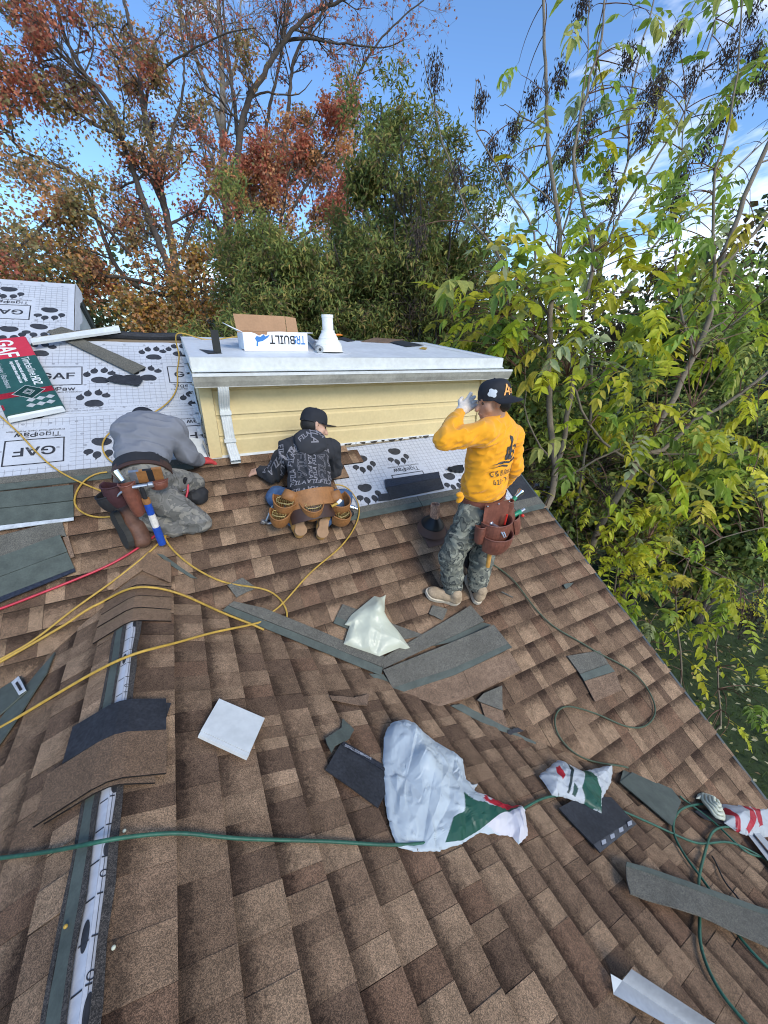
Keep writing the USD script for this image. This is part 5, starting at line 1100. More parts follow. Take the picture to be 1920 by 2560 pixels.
part(bd, 'white_end', rbox(LEN * .985, LEN + .012, .006, WID - .004, .014, BH - .012, .016), 'wrap_white')
part(bd, 'white_side', T([bp_(LEN * .76, WID + .0015, .014), bp_(LEN * .985, WID + .0015, .014), bp_(LEN * .985, WID - .002, BH - .004), bp_(LEN * .76, WID - .002, BH - .004)], [[0, 1, 2], [0, 2, 3]]), 'wrap_white')
E1, E2 = M.P(*ey_) - M.P(0, 0), M.P(*ex2) - M.P(0, 0)
UPX = -E2 if np.dot(np.cross(E1, -E2), M.n) > 0 else E2
fo = lambda l, w, h=.0012: bp_(l, w, BH + h)
# lettering runs along the bundle
rd = E1; ru = np.cross(M.n, E1)
wd = lambda fx: (WID * (1 - fx) if ru @ E2 > 0 else WID * fx)
part(bd, 'brand_letters', text_on('GAF', .105, fo(LEN * .155, WID * .45), rd, ru, width=LEN * .25), 'wrap_white')
lo_ = lambda y: WID * .5 + (-1 if ru @ E2 < 0 else 1) * WID * y
part(bd, 'product_name', [text_on('Timberline', .046, fo(LEN * .435, lo_(.28)), rd, ru, False, width=LEN * .26), text_on('HDZ', .05, fo(LEN * .635, lo_(.28)), rd, ru, width=LEN * .11)], 'wrap_white')
part(bd, 'small_lines', [text_on('Architectural shingles', .02, fo(LEN * .48, lo_(.10)), rd, ru, width=LEN * .3), text_on('High Definition Wood-Shake Look', .018, fo(LEN * .49, lo_(.00)), rd, ru, width=LEN * .3)], 'wrap_white')
part(bd, 'shingles_line', [text_on('Shingles / Bardeaux', .032, fo(LEN * .50, lo_(-.24)), rd, ru, False, width=LEN * .36), text_on('Limited warranty', .014, fo(LEN * .48, lo_(-.36)), rd, ru, False, width=LEN * .25)], 'wrap_grey')
def qd(l0, l1, w0, w1, h): return T([fo(l0, w0, h), fo(l1, w0, h), fo(l1, w1, h), fo(l0, w1, h)], [[0, 1, 2], [0, 2, 3], [0, 2, 1], [0, 3, 2]])
part(bd, 'red_band', qd(LEN * .735, LEN * .80, .006, WID - .006, .0008), 'wrap_red')
def dia(cl, cw, rl, rw, h): return T([fo(cl - rl, cw, h), fo(cl, cw - rw, h), fo(cl + rl, cw, h), fo(cl, cw + rw, h)], [[0, 1, 2], [0, 2, 3], [0, 2, 1], [0, 3, 2]])
part(bd, 'diamond_outline', dia(LEN * .765, WID * .45, .085, .10, .0016), 'wrap_white'); part(bd, 'diamond', dia(LEN * .765, WID * .45, .078, .092, .0024), 'wrap_green')
for rr, mm, hh in ((.038, 'wrap_white', .003), (.031, 'wrap_green', .0036), (.024, 'wrap_white', .0042), (.017, 'wrap_green', .0048)): part(bd, 'shield', dia(LEN * .765, WID * .45, rr, rr, hh), mm)
for a in range(3):
    for b in range(2): part(bd, 'white_diamond', dia(LEN * (.865 + .065 * b), WID * (.14 + .17 * a + .04 * b), .024, .03, .0012), 'wrap_white')
part(bd, 'flag', [qd(LEN * .87, LEN * .93, WID * .955, WID * .985, .0009)], 'wrap_red')
# ---- plastic bags
mat('bag_pale', (.60, .61, .47), rough=.3, spec=.5, translucent=.2, bump=(60, .002)); mat('bag_white', tint=True, rough=.38, spec=.4, translucent=.35, noise=[(18, .05)], bump=(40, .0006))
def crumple(pl, pts, k, H, seed, sub=.014, folds=9, aniso=(1, .35), rot=0.0, base=.012, power=.6, rag=.0, peak=None, smooth_pts=False):
    q = np.array([pl.ad(*(k(p) if k else p), base + H * .35) for p in pts]); r = np.random.default_rng(seed)
    if rag:
        out = []
        for a, b in zip(q, np.roll(q, -1, 0)):
            n = max(2, int(np.linalg.norm(b - a) / .012)); out += [a + (b - a) * t + r.normal(0, rag, 2) for t in np.arange(n) / n]
        q = np.array(out)
    g = sg.Polygon(q).buffer(0); v, f = tri(g); v3, f = trimesh.remesh.subdivide_to_size(np.c_[v, v[:, 0] * 0], f, sub, max_iter=14); mm = trimesh.Trimesh(v3, f, process=True); v, f = np.array(mm.vertices)[:, :2], np.array(mm.faces)
    bd_ = shapely.boundary(g); dist = shapely.distance(shapely.points(v), bd_); c, s = math.cos(rot), math.sin(rot); w = (v - q.mean(0)) @ np.array([[c, -s], [s, c]])
    from scipy.interpolate import LinearNDInterpolator
    lo_, hi_ = v.min(0) - .1, v.max(0) + .1
    def facets(sp, sd, an):
        r2 = np.random.default_rng(seed * 31 + sd); B_ = np.array([[c, -s], [s, c]]) @ np.diag([1, an]); w_ = v @ B_; a_, b_ = w_.min(0) - .1, w_.max(0) + .1; n_ = int(np.prod((b_ - a_) / sp)) + 8
        P_ = np.vstack([r2.uniform(a_, b_, (n_, 2)), [a_, b_, [a_[0], b_[1]], [b_[0], a_[1]]]]); return LinearNDInterpolator(P_, r2.uniform(0, 1, len(P_)))(w_)
    rg = .62 * facets(.105, 1, .42) + .29 * facets(.045, 2, .55) + .09 * facets(.020, 3, 1.0)
    env = np.clip(dist / dist.max(), 0, 1) ** power
    h = base + H * (env * .62 + .68 * (rg - .4) * np.clip(dist / .03, .15, 1))
    if peak is not None:
        for (pp, ph, pr) in peak: pc = np.array(pl.ad(*(k(pp) if k else pp), base + ph * .5)); h += ph * np.exp(-((v - pc) ** 2).sum(1) / pr ** 2)
    h = np.maximum(h, base * .7)
    return T(pl.lift(v, h), f), v
b1, _ = crumple(M, [(865, 92), (893, 100), (922, 86), (908, 180), (985, 268), (1042, 350), (1018, 356), (990, 350), (890, 391), (800, 360), (712, 330), (742, 240), (717, 234), (750, 185)], k5, .07, 3, folds=7, aniso=(1.0, .25), rot=.5, base=.04, peak=[((880, 170), .06, .06)])
single('plastic_bag', b1, 'bag_pale', 'pale yellowish crumpled plastic wrapper lying beside the curved grey shingles', 'plastic bag', smooth=True)
big = [(917, 780), (930, 740), (952, 714), (1000, 693), (1062, 706), (1150, 780), (1270, 850), (1288, 872), (1310, 880), (1328, 985), (1350, 1005), (1385, 1000), (1378, 1022), (1360, 1040), (1470, 1080), (1560, 1112), (1590, 1105), (1620, 1130), (1636, 1255), (1590, 1298), (1560, 1262), (1500, 1252), (1400, 1238), (1330, 1280), (1290, 1300), (1200, 1325), (1080, 1325), (990, 1300), (955, 1200), (930, 1090), (917, 930)]
b2m, v2 = crumple(N, big, k5, .10, 5, sub=.009, folds=5.5, aniso=(1.0, .22), rot=-.95, base=.02, power=.55, rag=.0018, peak=[((1010, 800), .05, .09), ((1090, 950), .05, .06)])
def region(v, pl, polys, k, h=.05): return [np.array(shapely.contains_xy(sg.Polygon([pl.ad(*(k(p) if k else p), h) for p in g]), v[:, 0], v[:, 1])) for g in polys]
rr_ = region(v2, N, [[(1345, 1040), (1400, 1060), (1470, 1078), (1600, 1115), (1560, 1140), (1480, 1162), (1400, 1135)], [(1290, 1085), (1345, 1130), (1400, 1138), (1480, 1162), (1570, 1130), (1590, 1140), (1490, 1180), (1400, 1232), (1300, 1290), (1220, 1300), (1245, 1200), (1300, 1170)]], k5)
tt_ = np.tile([.60, .67, .70], (len(v2), 1)); tt_[rr_[1]] = [.02, .10, .065]; tt_[rr_[0]] = [.60, .025, .05]
f_ = region(v2, N, [[(1400, 1215), (1640, 1120), (1650, 1310), (1500, 1260)]], k5)[0] & ~rr_[0] & ~rr_[1]; tt_[f_] = [.76, .74, .77]
f_ = region(v2, N, [[(1370, 1075), (1420, 1075), (1440, 1110), (1425, 1118), (1412, 1092), (1395, 1092), (1400, 1110), (1380, 1112)]], k5)[0]; tt_[f_] = [.75, .75, .75]
single('plastic_bag', b2m, 'bag_white', 'large torn white plastic wrapper with red and green printing in the foreground', 'plastic bag', smooth=True, tint=tt_)
def bag2(label, pts, seed, polys, H=.11, pl=N, k=k6, base=.03):
    m, v = crumple(pl, pts, k, H, seed, sub=.009, folds=13, aniso=(1, .55), rot=.7, base=base, power=.5, rag=.002)
    t = np.tile([.60, .63, .64], (len(v), 1))
    for g, c in polys: t[region(v, pl, [g], k, base + H * .35)[0]] = c
    single('plastic_bag', m, 'bag_white', label, 'plastic bag', smooth=True, tint=t)
bag2('crumpled white wrapper ball with green corner lying over the taped black shingle', [(280, 890), (320, 860), (372, 816), (430, 838), (500, 872), (560, 862), (662, 845), (658, 930), (612, 1010), (606, 1086), (560, 1065), (520, 1040), (440, 1012), (350, 990), (318, 942)], 9, [([(490, 980), (505, 865), (550, 900), (600, 985), (608, 1086), (520, 1045)], [.02, .10, .065]), ([(355, 870), (375, 860), (400, 920), (385, 945), (360, 900)], [.6, .03, .05]), ([(405, 830), (420, 828), (440, 900), (430, 1000), (418, 995), (425, 900)], [.03, .05, .05]), ([(445, 960), (470, 985), (465, 1015), (445, 1005)], [.03, .08, .06])], .10)
bag2('crumpled white and red wrapper ball at the right edge', [(1215, 1045), (1260, 1030), (1330, 1030), (1400, 1020), (1470, 1025), (1560, 1060), (1570, 1200), (1500, 1215), (1390, 1212), (1320, 1190), (1250, 1140)], 12, [([(1285, 1030), (1320, 1032), (1390, 1150), (1375, 1205), (1350, 1190), (1350, 1120)], [.55, .03, .05]), ([(1350, 1060), (1400, 1090), (1430, 1180), (1410, 1190)], [.5, .03, .05]), ([(1225, 1085), (1240, 1080), (1330, 1190), (1318, 1192)], [.5, .03, .05]), ([(1420, 1040), (1500, 1080), (1490, 1110), (1430, 1070)], [.03, .08, .06])], .11)
# cream roll of twisted film
cr0 = N.at(*k6((1172, 1075)), .06); rt = []
for k_ in range(4):
    rad = .018 + .014 * k_; an = np.linspace(0, 2 * math.pi, 22); u_ = unit(N.ea * .55 + N.ed * .83); w_ = unit(np.cross(N.n, u_)); rt.append(tube([cr0 + (u_ * math.cos(a) * 1.45 + w_ * math.sin(a) * .8) * rad + N.n * (.012 * (3 - k_) + .004 * math.sin(5 * a + k_)) for a in an], .0105, 7))
rt.append(crumple(N, [(1090, 1030), (1100, 1000), (1135, 994), (1180, 1010), (1150, 1040)], k6, .03, 14, sub=.02, base=.05)[0])
single('film_roll', rt, 'bag_pale', 'cream coloured roll of twisted film beside the red and white wrapper ball', 'film roll', smooth=True)
loose('loose_shingle', 'black shingle back under the cream film roll', 'shingle', [('sheet', flat(N, [(1080, 1100), (1190, 1085), (1290, 1160), (1240, 1175), (1130, 1140)], k6, h=.022, seed=50), 'asphalt_back')])
# ---- hoses
mat('hose_yellow', (.43, .265, .045), rough=.5, spec=.4, noise=[(9, .2), (60, .25)]); mat('hose_red', (.42, .02, .04), rough=.35, spec=.5, noise=[(25, .15)]); mat('hose_green', (.022, .09, .055), rough=.5, spec=.4, noise=[(9, .25), (70, .3)]); mat('hose_olive', (.05, .075, .04), rough=.5, noise=[(25, .2)])
def hose(label, px_, r, m, lift=None, n=None, pts3=None):
    r = r * .87
    P = []
    for i, p in enumerate(px_):
        u, v = p[:2]; h = (p[2] if len(p) > 2 else .018) + r; pl, q = surf(u, v); P.append(pl.at(u, v, h))
    if pts3: P = pts3(P)
    P = np.array(P); ln = np.linalg.norm(np.diff(P, axis=0), axis=1).sum(); q = spline(P, n or max(20, int(ln / .03)))
    for i in range(len(q)): q[i, 2] = max(q[i, 2], roof_z(q[i, 0], q[i, 1]) + r + .008 if q[i, 1] < yr1 and not (q[i, 0] > .08 and q[i, 1] > YD - .1) else q[i, 2])
    return single('air_hose', tube(q, r, 10), m, label, 'hose', smooth=True)
Y_ = .0072
hose('yellow air hose with a long arch over the ridge caps to the dark strip', [(-60, 1690), (0, 1655), (116, 1589), (270, 1497), (347, 1468, .03), (432, 1479), (548, 1528), (620, 1557), (660, 1575, .004)], Y_ * 1.05, 'hose_yellow')
hose('yellow air hose crossing the near ridge strip from the left edge to the valley', [(-60, 1850), (0, 1819), (127, 1744), (270, 1663), (345, 1632, .03), (432, 1609), (530, 1582), (625, 1562), (680, 1545, .01)], Y_, 'hose_yellow')
hose('yellow hose running from the left edge up to the blue hammer handle', [(-60, 1690), (0, 1649), (77, 1605), (174, 1531), (270, 1462), (397, 1358), (425, 1325)], Y_ * .9, 'hose_yellow')
hose('yellow hose from the blue hammer handle to the grey scrap and round a loop', [(410, 1335), (417, 1354), (455, 1396), (513, 1435), (571, 1458), (641, 1469, .03), (677, 1480), (710, 1512), (716, 1546), (690, 1552)], Y_ * .9, 'hose_yellow')
hose('yellow hose curving from the right side of the middle worker down to the valley', [(838, 1212, .09), (870, 1222, .06), (888, 1243), (898, 1272), (890, 1310), (850, 1368), (778, 1430), (723, 1491), (682, 1529)], Y_ * .85, 'hose_yellow')
fl_ = lambda u, v, h=.01: FL.at(u, v, h)
hose('yellow hose coming off the flat roof and down past the left worker', [(447, 884, .02), (443.7, 920), (443.7, 958), (428, 997), (386, 1030), (335, 1051), (285, 1074), (258, 1105), (262, 1136), (282, 1156)], Y_ * .9, 'hose_yellow', pts3=lambda P: [fl_(640, 849), fl_(560, 846), fl_(500, 846), np.array([.05, 4.2, ZS1 + .02])] + P)
hose('yellow hose making a round loop left of the brown boot', [(268, 1180), (216, 1198), (190, 1234), (189, 1264), (216, 1286), (250, 1293), (290, 1289)], Y_ * .9, 'hose_yellow')
hose('yellow hose running from the left edge over the underlayment to the left worker', [(-60, 985), (0, 1040), (50, 1086), (127, 1163), (204, 1207), (262, 1231)], Y_ * .9, 'hose_yellow')
hose('red air hose from the left worker to the left edge', [(464, 1196, .20), (470, 1213, .18), (461, 1254, .12), (436, 1296, .06), (424, 1310, .03), (370, 1352), (289, 1404), (193, 1447), (77, 1493), (0, 1522), (-60, 1540)], .0078, 'hose_red')
hose('thick green hose crossing the lower left of the roof to the torn bag', [(-60, 2155), (0, 2145), (127, 2128), (260, 2102, .03), (295, 2096, .03), (439, 2083), (548, 2092), (700, 2100), (850, 2105), (1000, 2112), (1200, 2075), (1323, 2013), (1364, 1994), (1412, 1989), (1470, 1998)], .0064, 'hose_green')
hose('green hose running from the crumpled bag to the right edge', [(1490, 2002), (1512, 2010), (1579, 2037), (1685, 2085), (1747, 2108), (1833, 2108), (1918, 2150), (2000, 2190)], .006, 'hose_green')
hose('green hose hooking round left of the cream roll and under the long grey strip', [(1790, 2010), (1757, 2010), (1709, 2020), (1685, 2051), (1690, 2099), (1728, 2161), (1771, 2219), (1840, 2330), (1900, 2400), (1960, 2450)], .0066, 'hose_green')
hose('green hose passing under the long grey strip to the bottom edge', [(1900, 2085), (1848, 2070), (1790, 2073), (1766, 2118), (1752, 2171), (1747, 2209), (1749, 2298), (1752, 2362), (1776, 2434), (1814, 2497), (1867, 2560), (1930, 2640)], .0066, 'hose_green')
hose('green hose running diagonally below the bags to the right edge', [(1700, 1990), (1709, 1998), (1790, 2060), (1857, 2123), (1918, 2142), (1990, 2165)], .006, 'hose_green')
hose('thin olive green hose snaking over the right part of the main roof', [(1225, 1405, .06), (1233, 1411), (1272, 1440), (1301, 1472), (1334, 1516), (1385, 1566), (1442, 1600), (1498, 1633), (1554, 1662), (1599, 1696), (1625, 1733), (1638, 1771), (1629, 1801), (1599, 1819), (1554, 1812), (1502, 1789), (1449, 1771), (1412, 1767), (1390, 1786), (1390, 1823), (1412, 1860), (1449, 1890), (1498, 1907), (1539, 1913), (1570, 1919)], .0058, 'hose_olive')
hose('thin black cord near the bottom right corner', [(1780, 2140), (1800, 2180), (1820, 2215), (1845, 2245), (1880, 2330), (1940, 2380)], .004, 'black_rubber')
# ---- things on the flat roof
mat('cardboard', (.38, .22, .12), rough=.85, noise=[(5, .08), (60, .08)]); mat('box_white', (.74, .74, .75), rough=.6, noise=[(8, .06)]); mat('ink_black', (.02, .02, .025), rough=.5); mat('ink_blue', (.03, .16, .42), rough=.5)
bx0, bx1, by0, by1 = .505, 1.028, 3.40, 3.70
bx = thing('cardboard_box', 'open white and brown cardboard box with black lettering on the flat roof', 'box', (.766, 3.55, zf(3.55)))
z0_, z1_ = zf(3.4) + .002, zf(3.4) + .150
def qbox(x0, x1, y0, y1, a, b): return box(((x0 + x1) / 2, (y0 + y1) / 2, (a + b) / 2), (x1 - x0, y1 - y0, b - a))
fw = sg.Polygon([(bx0, z0_), (bx1, z0_), (bx1, z1_)] + [(.96, z1_ - .001), (.80, z1_), (.70, z1_ - .004), (.69, z1_ - .028), (.655, z1_ - .022), (.63, z1_ - .034), (.60, z1_ - .018), (.57, z1_ - .01), (bx0, z1_ - .012)])
m = trimesh.creation.extrude_polygon(fw, .006, engine='earcut'); v = np.array(m.vertices); part(bx, 'front_wall', T(np.c_[v[:, 0], by0 + v[:, 2], v[:, 1]], m.faces[:, ::-1]), 'box_white')
part(bx, 'back_wall', qbox(bx0, bx1, by1 - .006, by1, z0_ + .03, z1_), 'cardboard'); part(bx, 'side_wall', qbox(bx0, bx0 + .006, by0 + .007, by1 - .007, z0_ + .012, z1_ - .012), 'box_white'); part(bx, 'side_wall', qbox(bx1 - .006, bx1, by0 + .007, by1 - .007, z0_ + .012, z1_), 'box_white'); part(bx, 'bottom', T([(bx0, by0, z0_ + .002), (bx1, by0, z0_ + .002), (bx1, by1, z0_ + .030), (bx0, by1, z0_ + .030)], [[0, 1, 2], [0, 2, 3]]), 'cardboard')
def flap(pts, th, mt, nm='flap'): p = np.array(pts, float); n = unit(np.cross(p[1] - p[0], p[2] - p[0])) * th; part(bx, nm, T(np.vstack([p, p + n]), [[0, 1, 2], [0, 2, 3], [4, 6, 5], [4, 7, 6], [0, 4, 5], [0, 5, 1], [1, 5, 6], [1, 6, 2], [2, 6, 7], [2, 7, 3], [3, 7, 4], [3, 4, 0]]), mt)
flap([(bx0 + .0, by1, z1_ + .001), (bx1 - .10, by1, z1_ + .001), (bx1 - .10, by1 + .03, z1_ + .128), (bx0 - .01, by1 + .03, z1_ + .128)], .004, 'cardboard')
flap([(bx1 - .095, by1, z1_ + .001), (bx1 + .005, by1, z1_ + .001), (bx1 + .0, by1 + .035, z1_ + .118), (bx1 - .095, by1 + .03, z1_ + .127)], .004, 'cardboard')
flap([(bx0 - .001, by0 + .01, z1_ - .011), (bx0 - .001, by1 - .02, z1_ - .002), (bx0 - .11, by1 - .04, z1_ + .055), (bx0 - .10, by0 + .02, z1_ + .03)], .004, 'box_white')
flap([(bx1 + .001, by0 + .01, z1_ + .001), (bx1 + .001, by1 - .02, z1_ + .001), (bx1 + .05, by1 - .04, z1_ - .01), (bx1 + .055, by0 + .02, z1_ - .0)], .004, 'box_white')
tx = lambda s, h, x, z, mt, w=None: part(bx, 'lettering', text_on(s, h, (x, by0 - .0008, z), (-1, 0, 0), (0, 0, -1), width=w), mt)
zc = z0_ + .088
tx('TR', .062, .968, zc, 'ink_blue', .075); tx('BUILT', .062, .813, zc, 'ink_black', .205)
part(bx, 'lettering', [box((.922, by0 - .001, zc - .012), (.011, .001, .03)), box((.922, by0 - .001, zc + .022), (.011, .001, .014))], 'ink_blue')
bl = sg.Polygon([(.60, zc - .05), (.612, zc - .052), (.618, zc - .02), (.655, zc - .012), (.70, zc + .016), (.715, zc + .036), (.68, zc + .022), (.665, zc + .036), (.64, zc + .018), (.61, zc + .024), (.595, zc + .006), (.607, zc - .018)])
m = trimesh.creation.extrude_polygon(bl, .001, engine='earcut'); v = np.array(m.vertices); part(bx, 'emblem', T(np.c_[v[:, 0], by0 - .001 + v[:, 2], v[:, 1]], m.faces[:, ::-1]), 'ink_blue')
# black flashing angle, roll, scraps, leaf
p_ = FL.at(553, 882); fa = thing('flashing_angle', 'black bent metal flashing standing at the left end of the flat roof', 'flashing', p_)
part(fa, 'upright', box(p_ + [-.024, .02, .078], (.055, .0015, .155)), 'black_rubber'); part(fa, 'foot', slab2(sg.Polygon([FL.ad(498, 874), FL.ad(540, 879), FL.ad(556, 884), FL.ad(520, 885)]), lambda p, h: FL.lift(p, h), .004, .002), 'black_rubber')
a_, b_ = FL.at(800, 874, .03), FL.at(772, 846, .03)
single('foil_roll', [lathe([(.012, 0), (.03, 0), (.03, np.linalg.norm(b_ - a_)), (.012, np.linalg.norm(b_ - a_)), (.012, 0)], a_, b_ - a_, 20)], 'aluminium', 'silver roll lying between the cardboard box and the vent stack', 'roll')
scrap('brown grey shingle scrap lying on the flat roof right of the vent stack', FL, [(850, 209), (915, 192), (1050, 200), (985, 216)], k2, 'shingle_plain', .006, 60)
scrap('black scrap lying on the flat roof at the right end of the brown scrap', FL, [(985, 212), (1040, 204), (1142, 226), (1062, 231)], k2, 'asphalt_back', .011, 61)
scrap('thin dark scrap on the flat roof just behind the vent stack', FL, [(745, 196), (770, 188), (825, 206), (790, 209)], k2, 'asphalt_back', .006, 62)
scrap('yellow fallen leaf on the flat roof', FL, [(1120, 242), (1135, 234), (1158, 238), (1150, 246)], k2, 'hose_yellow', .006, 63, name='fallen_leaf')
mat('orange_plastic', (.7, .2, .02), rough=.4)
p_ = FL.at(854, 838, .02); single('utility_knife', [tube([p_ + [-.05, .1, 0], p_ + [0, .1, .004], p_ + [.05, .1, 0]], [.012, .014, .008], 8)], 'orange_plastic', 'orange handled knife behind the vent stack', 'knife', smooth=30)
# tiny fallen bits on the near slope
for i, (u, v, c) in enumerate(((311, 2077, 'bag_pale'), (284, 2369, 'bag_pale'), (164, 2316, 'hose_yellow'))):
    pl, q = surf(u, v); single('fallen_bit', trimesh.creation.icosphere(1, .0048).apply_translation(pl.at(u, v, .02)), c, ['tiny pale round bit just above the green hose by the ridge', 'tiny pale round bit on the shingle below the green hose', 'tiny yellow bit on the dark strip left of the ridge'][i], 'debris')
# ------------------------------------------------------------------ people
def surface_nets(F, o, h):
    s = F < 0; nx, ny, nz = F.shape
    c = np.zeros((nx - 1, ny - 1, nz - 1), np.int8)
    for i, j, k in np.ndindex(2, 2, 2): c += s[i:nx - 1 + i, j:ny - 1 + j, k:nz - 1 + k]
    cells = np.argwhere((c > 0) & (c < 8)); idx = np.full(c.shape, -1, np.int64); idx[tuple(cells.T)] = np.arange(len(cells))
    acc = np.zeros((len(cells), 3)); cnt = np.zeros(len(cells)); cor = list(np.ndindex(2, 2, 2))
    val = {q: F[cells[:, 0] + q[0], cells[:, 1] + q[1], cells[:, 2] + q[2]] for q in cor}
    for a in cor:
        for ax in range(3):
            if a[ax]: continue
            b = tuple(1 if i == ax else a[i] for i in range(3)); va, vb = val[a], val[b]; m = (va < 0) != (vb < 0)
            t = va[m] / (va[m] - vb[m]); p = np.tile(np.array(a, float), (m.sum(), 1)); p[:, ax] += t; acc[m] += p; cnt[m] += 1
    V = o + h * (cells + acc / cnt[:, None]); Q = []
    for ax in range(3):
        d = [0, 0, 0]; d[ax] = 1; A = s[: nx - d[0], : ny - d[1], : nz - d[2]]; B = s[d[0]:, d[1]:, d[2]:]
        e = np.argwhere(A != B); u, w = (ax + 1) % 3, (ax + 2) % 3
        e = e[(e[:, u] > 0) & (e[:, w] > 0) & (e[:, u] < F.shape[u] - 1) & (e[:, w] < F.shape[w] - 1)]
        q = []
        for du, dw in ((-1, -1), (0, -1), (0, 0), (-1, 0)):
            t = e.copy(); t[:, u] += du; t[:, w] += dw; q.append(idx[t[:, 0], t[:, 1], t[:, 2]])
        q = np.stack(q, 1); fl = A[e[:, 0], e[:, 1], e[:, 2]]; q[~fl] = q[~fl][:, ::-1]; Q.append(q)
    Q = np.vstack(Q); Q = Q[(Q >= 0).all(1)]
    return T(V, np.vstack([Q[:, [0, 1, 2]], Q[:, [0, 2, 3]]]))
def solid(prims, h=.006, k=.02, fold=None, cut=None, smooth_it=0):
    """prims: ('c', a, b, ra, rb[, k]) tapered capsules and ('e', centre, axes 3x3 rows, radii[, k]) ellipsoids, melted together"""
    lo = np.full(3, 1e9); hi = -lo
    for p in prims:
        if p[0] == 'c': r = max(p[3], p[4]); lo = np.minimum(lo, np.minimum(p[1], p[2]) - r); hi = np.maximum(hi, np.maximum(p[1], p[2]) + r)
        else: r = max(p[3]); lo = np.minimum(lo, np.asarray(p[1]) - r); hi = np.maximum(hi, np.asarray(p[1]) + r)
    lo -= .03; hi += .03; n = np.ceil((hi - lo) / h).astype(int) + 1; F = np.full(n, .2, np.float32)
    for p in prims:
        if p[0] == 'c': a, b = np.asarray(p[1], float), np.asarray(p[2], float); r = max(p[3], p[4]); l2, h2 = np.minimum(a, b) - r - .06, np.maximum(a, b) + r + .06; kk = p[5] if len(p) > 5 else k
        else: cc = np.asarray(p[1], float); r = max(p[3]); l2, h2 = cc - r - .06, cc + r + .06; kk = p[4] if len(p) > 4 else k
        i0 = np.clip(((l2 - lo) / h).astype(int), 0, n); i1 = np.clip(((h2 - lo) / h).astype(int) + 2, 0, n)
        g = np.stack(np.meshgrid(*[lo[i] + h * np.arange(i0[i], i1[i]) for i in range(3)], indexing='ij'), -1)
        if p[0] == 'c':
            ab = b - a; t = np.clip(((g - a) @ ab) / max(ab @ ab, 1e-9), 0, 1); d = np.sqrt(((g - a - t[..., None] * ab) ** 2).sum(-1)) - (p[3] + (p[4] - p[3]) * t)
        else:
            q = (g - cc) @ np.asarray(p[2]).T; rr = np.asarray(p[3]); ln = np.sqrt(((q / rr) ** 2).sum(-1)); l2_ = np.sqrt(((q / rr ** 2) ** 2).sum(-1)); d = ln * (ln - 1) / np.maximum(l2_, 1e-6)
        sl = tuple(slice(i0[i], i1[i]) for i in range(3)); f = F[sl]; hh = np.clip(.5 + .5 * (d - f) / kk, 0, 1); F[sl] = d * (1 - hh) + f * hh - kk * hh * (1 - hh)
    if fold is not None or cut is not None:
        near = np.argwhere(np.abs(F) < .03); g = lo + h * near
        if fold is not None: F[tuple(near.T)] += fold(g).astype(np.float32)
        if cut is not None:
            g = np.stack(np.meshgrid(*[lo[i] + h * np.arange(n[i]) for i in range(3)], indexing='ij'), -1)
            for (p0, nn) in cut: F = np.maximum(F, ((g - np.asarray(p0)) @ np.asarray(nn)).astype(np.float32))
    return surface_nets(F, lo, h)
def folds(amp, sc, seed, axis=None):
    def f(g):
        q = g * sc
        if axis is not None: a = unit(axis); q = q + np.outer(g @ a, a) * sc * 1.6
        q = q + .8 * (meshkit.noise(g * sc * .6 + 11, seed + 3)[:, None] - .5)
        return amp * (np.abs(meshkit.noise(q, seed) * 2 - 1) * 1.3 - .45) + amp * .35 * (meshkit.noise(q * 2.3, seed + 1) - .5)
    return f
def hand(wrist, fwd, back, thumb, size=1.0, curl=.5, grow=0.0, spread=.22):
    """palm, four jointed fingers and a thumb; returns prims. fwd: towards the fingers, back: out of the back of the hand, thumb: to the thumb's side"""
    f = unit(fwd); s = unit(np.asarray(thumb) - f * (np.asarray(thumb) @ f)); b = np.cross(f, s); b *= np.sign(b @ np.asarray(back)) or 1; S = size; w = np.asarray(wrist, float); pr = []
    pr.append(('c', w, w + f * .03 * S, .024 * S + grow, .026 * S + grow, .012))
    for k in range(4):
        off = (.03 - .02 * k) * S; base = w + f * .083 * S + s * off; pr.append(('c', w + f * .02 * S + s * off * .7, base, .014 * S + grow, .0115 * S + grow, .010))
        L_ = np.array([.042, .027, .021]) * S * [1.0, 1.08, 1.0, .8][k]; ang = 0.0; p = base; dd = unit(f + s * spread * (1.2 - .8 * k))
        for j in range(3):
            ang += curl * [.8, 1.0, .7][j] * (1 + .12 * k); d = dd * math.cos(ang) - b * math.sin(ang); q = p + d * L_[j]
            pr.append(('c', p, q, (.0098 - .0009 * j) * S + grow, (.0092 - .0010 * j) * S + grow, .004)); p = q
    p = w + f * .025 * S + s * .022 * S; d = unit(f * .55 + s * .75 - b * .25); q = p + d * .042 * S; pr.append(('c', p, q, .014 * S + grow, .0115 * S + grow, .008)); q2 = q + unit(f * .9 + s * .2 - b * .45) * .034 * S; pr.append(('c', q, q2, .0112 * S + grow, .009 * S + grow, .004))
    return pr
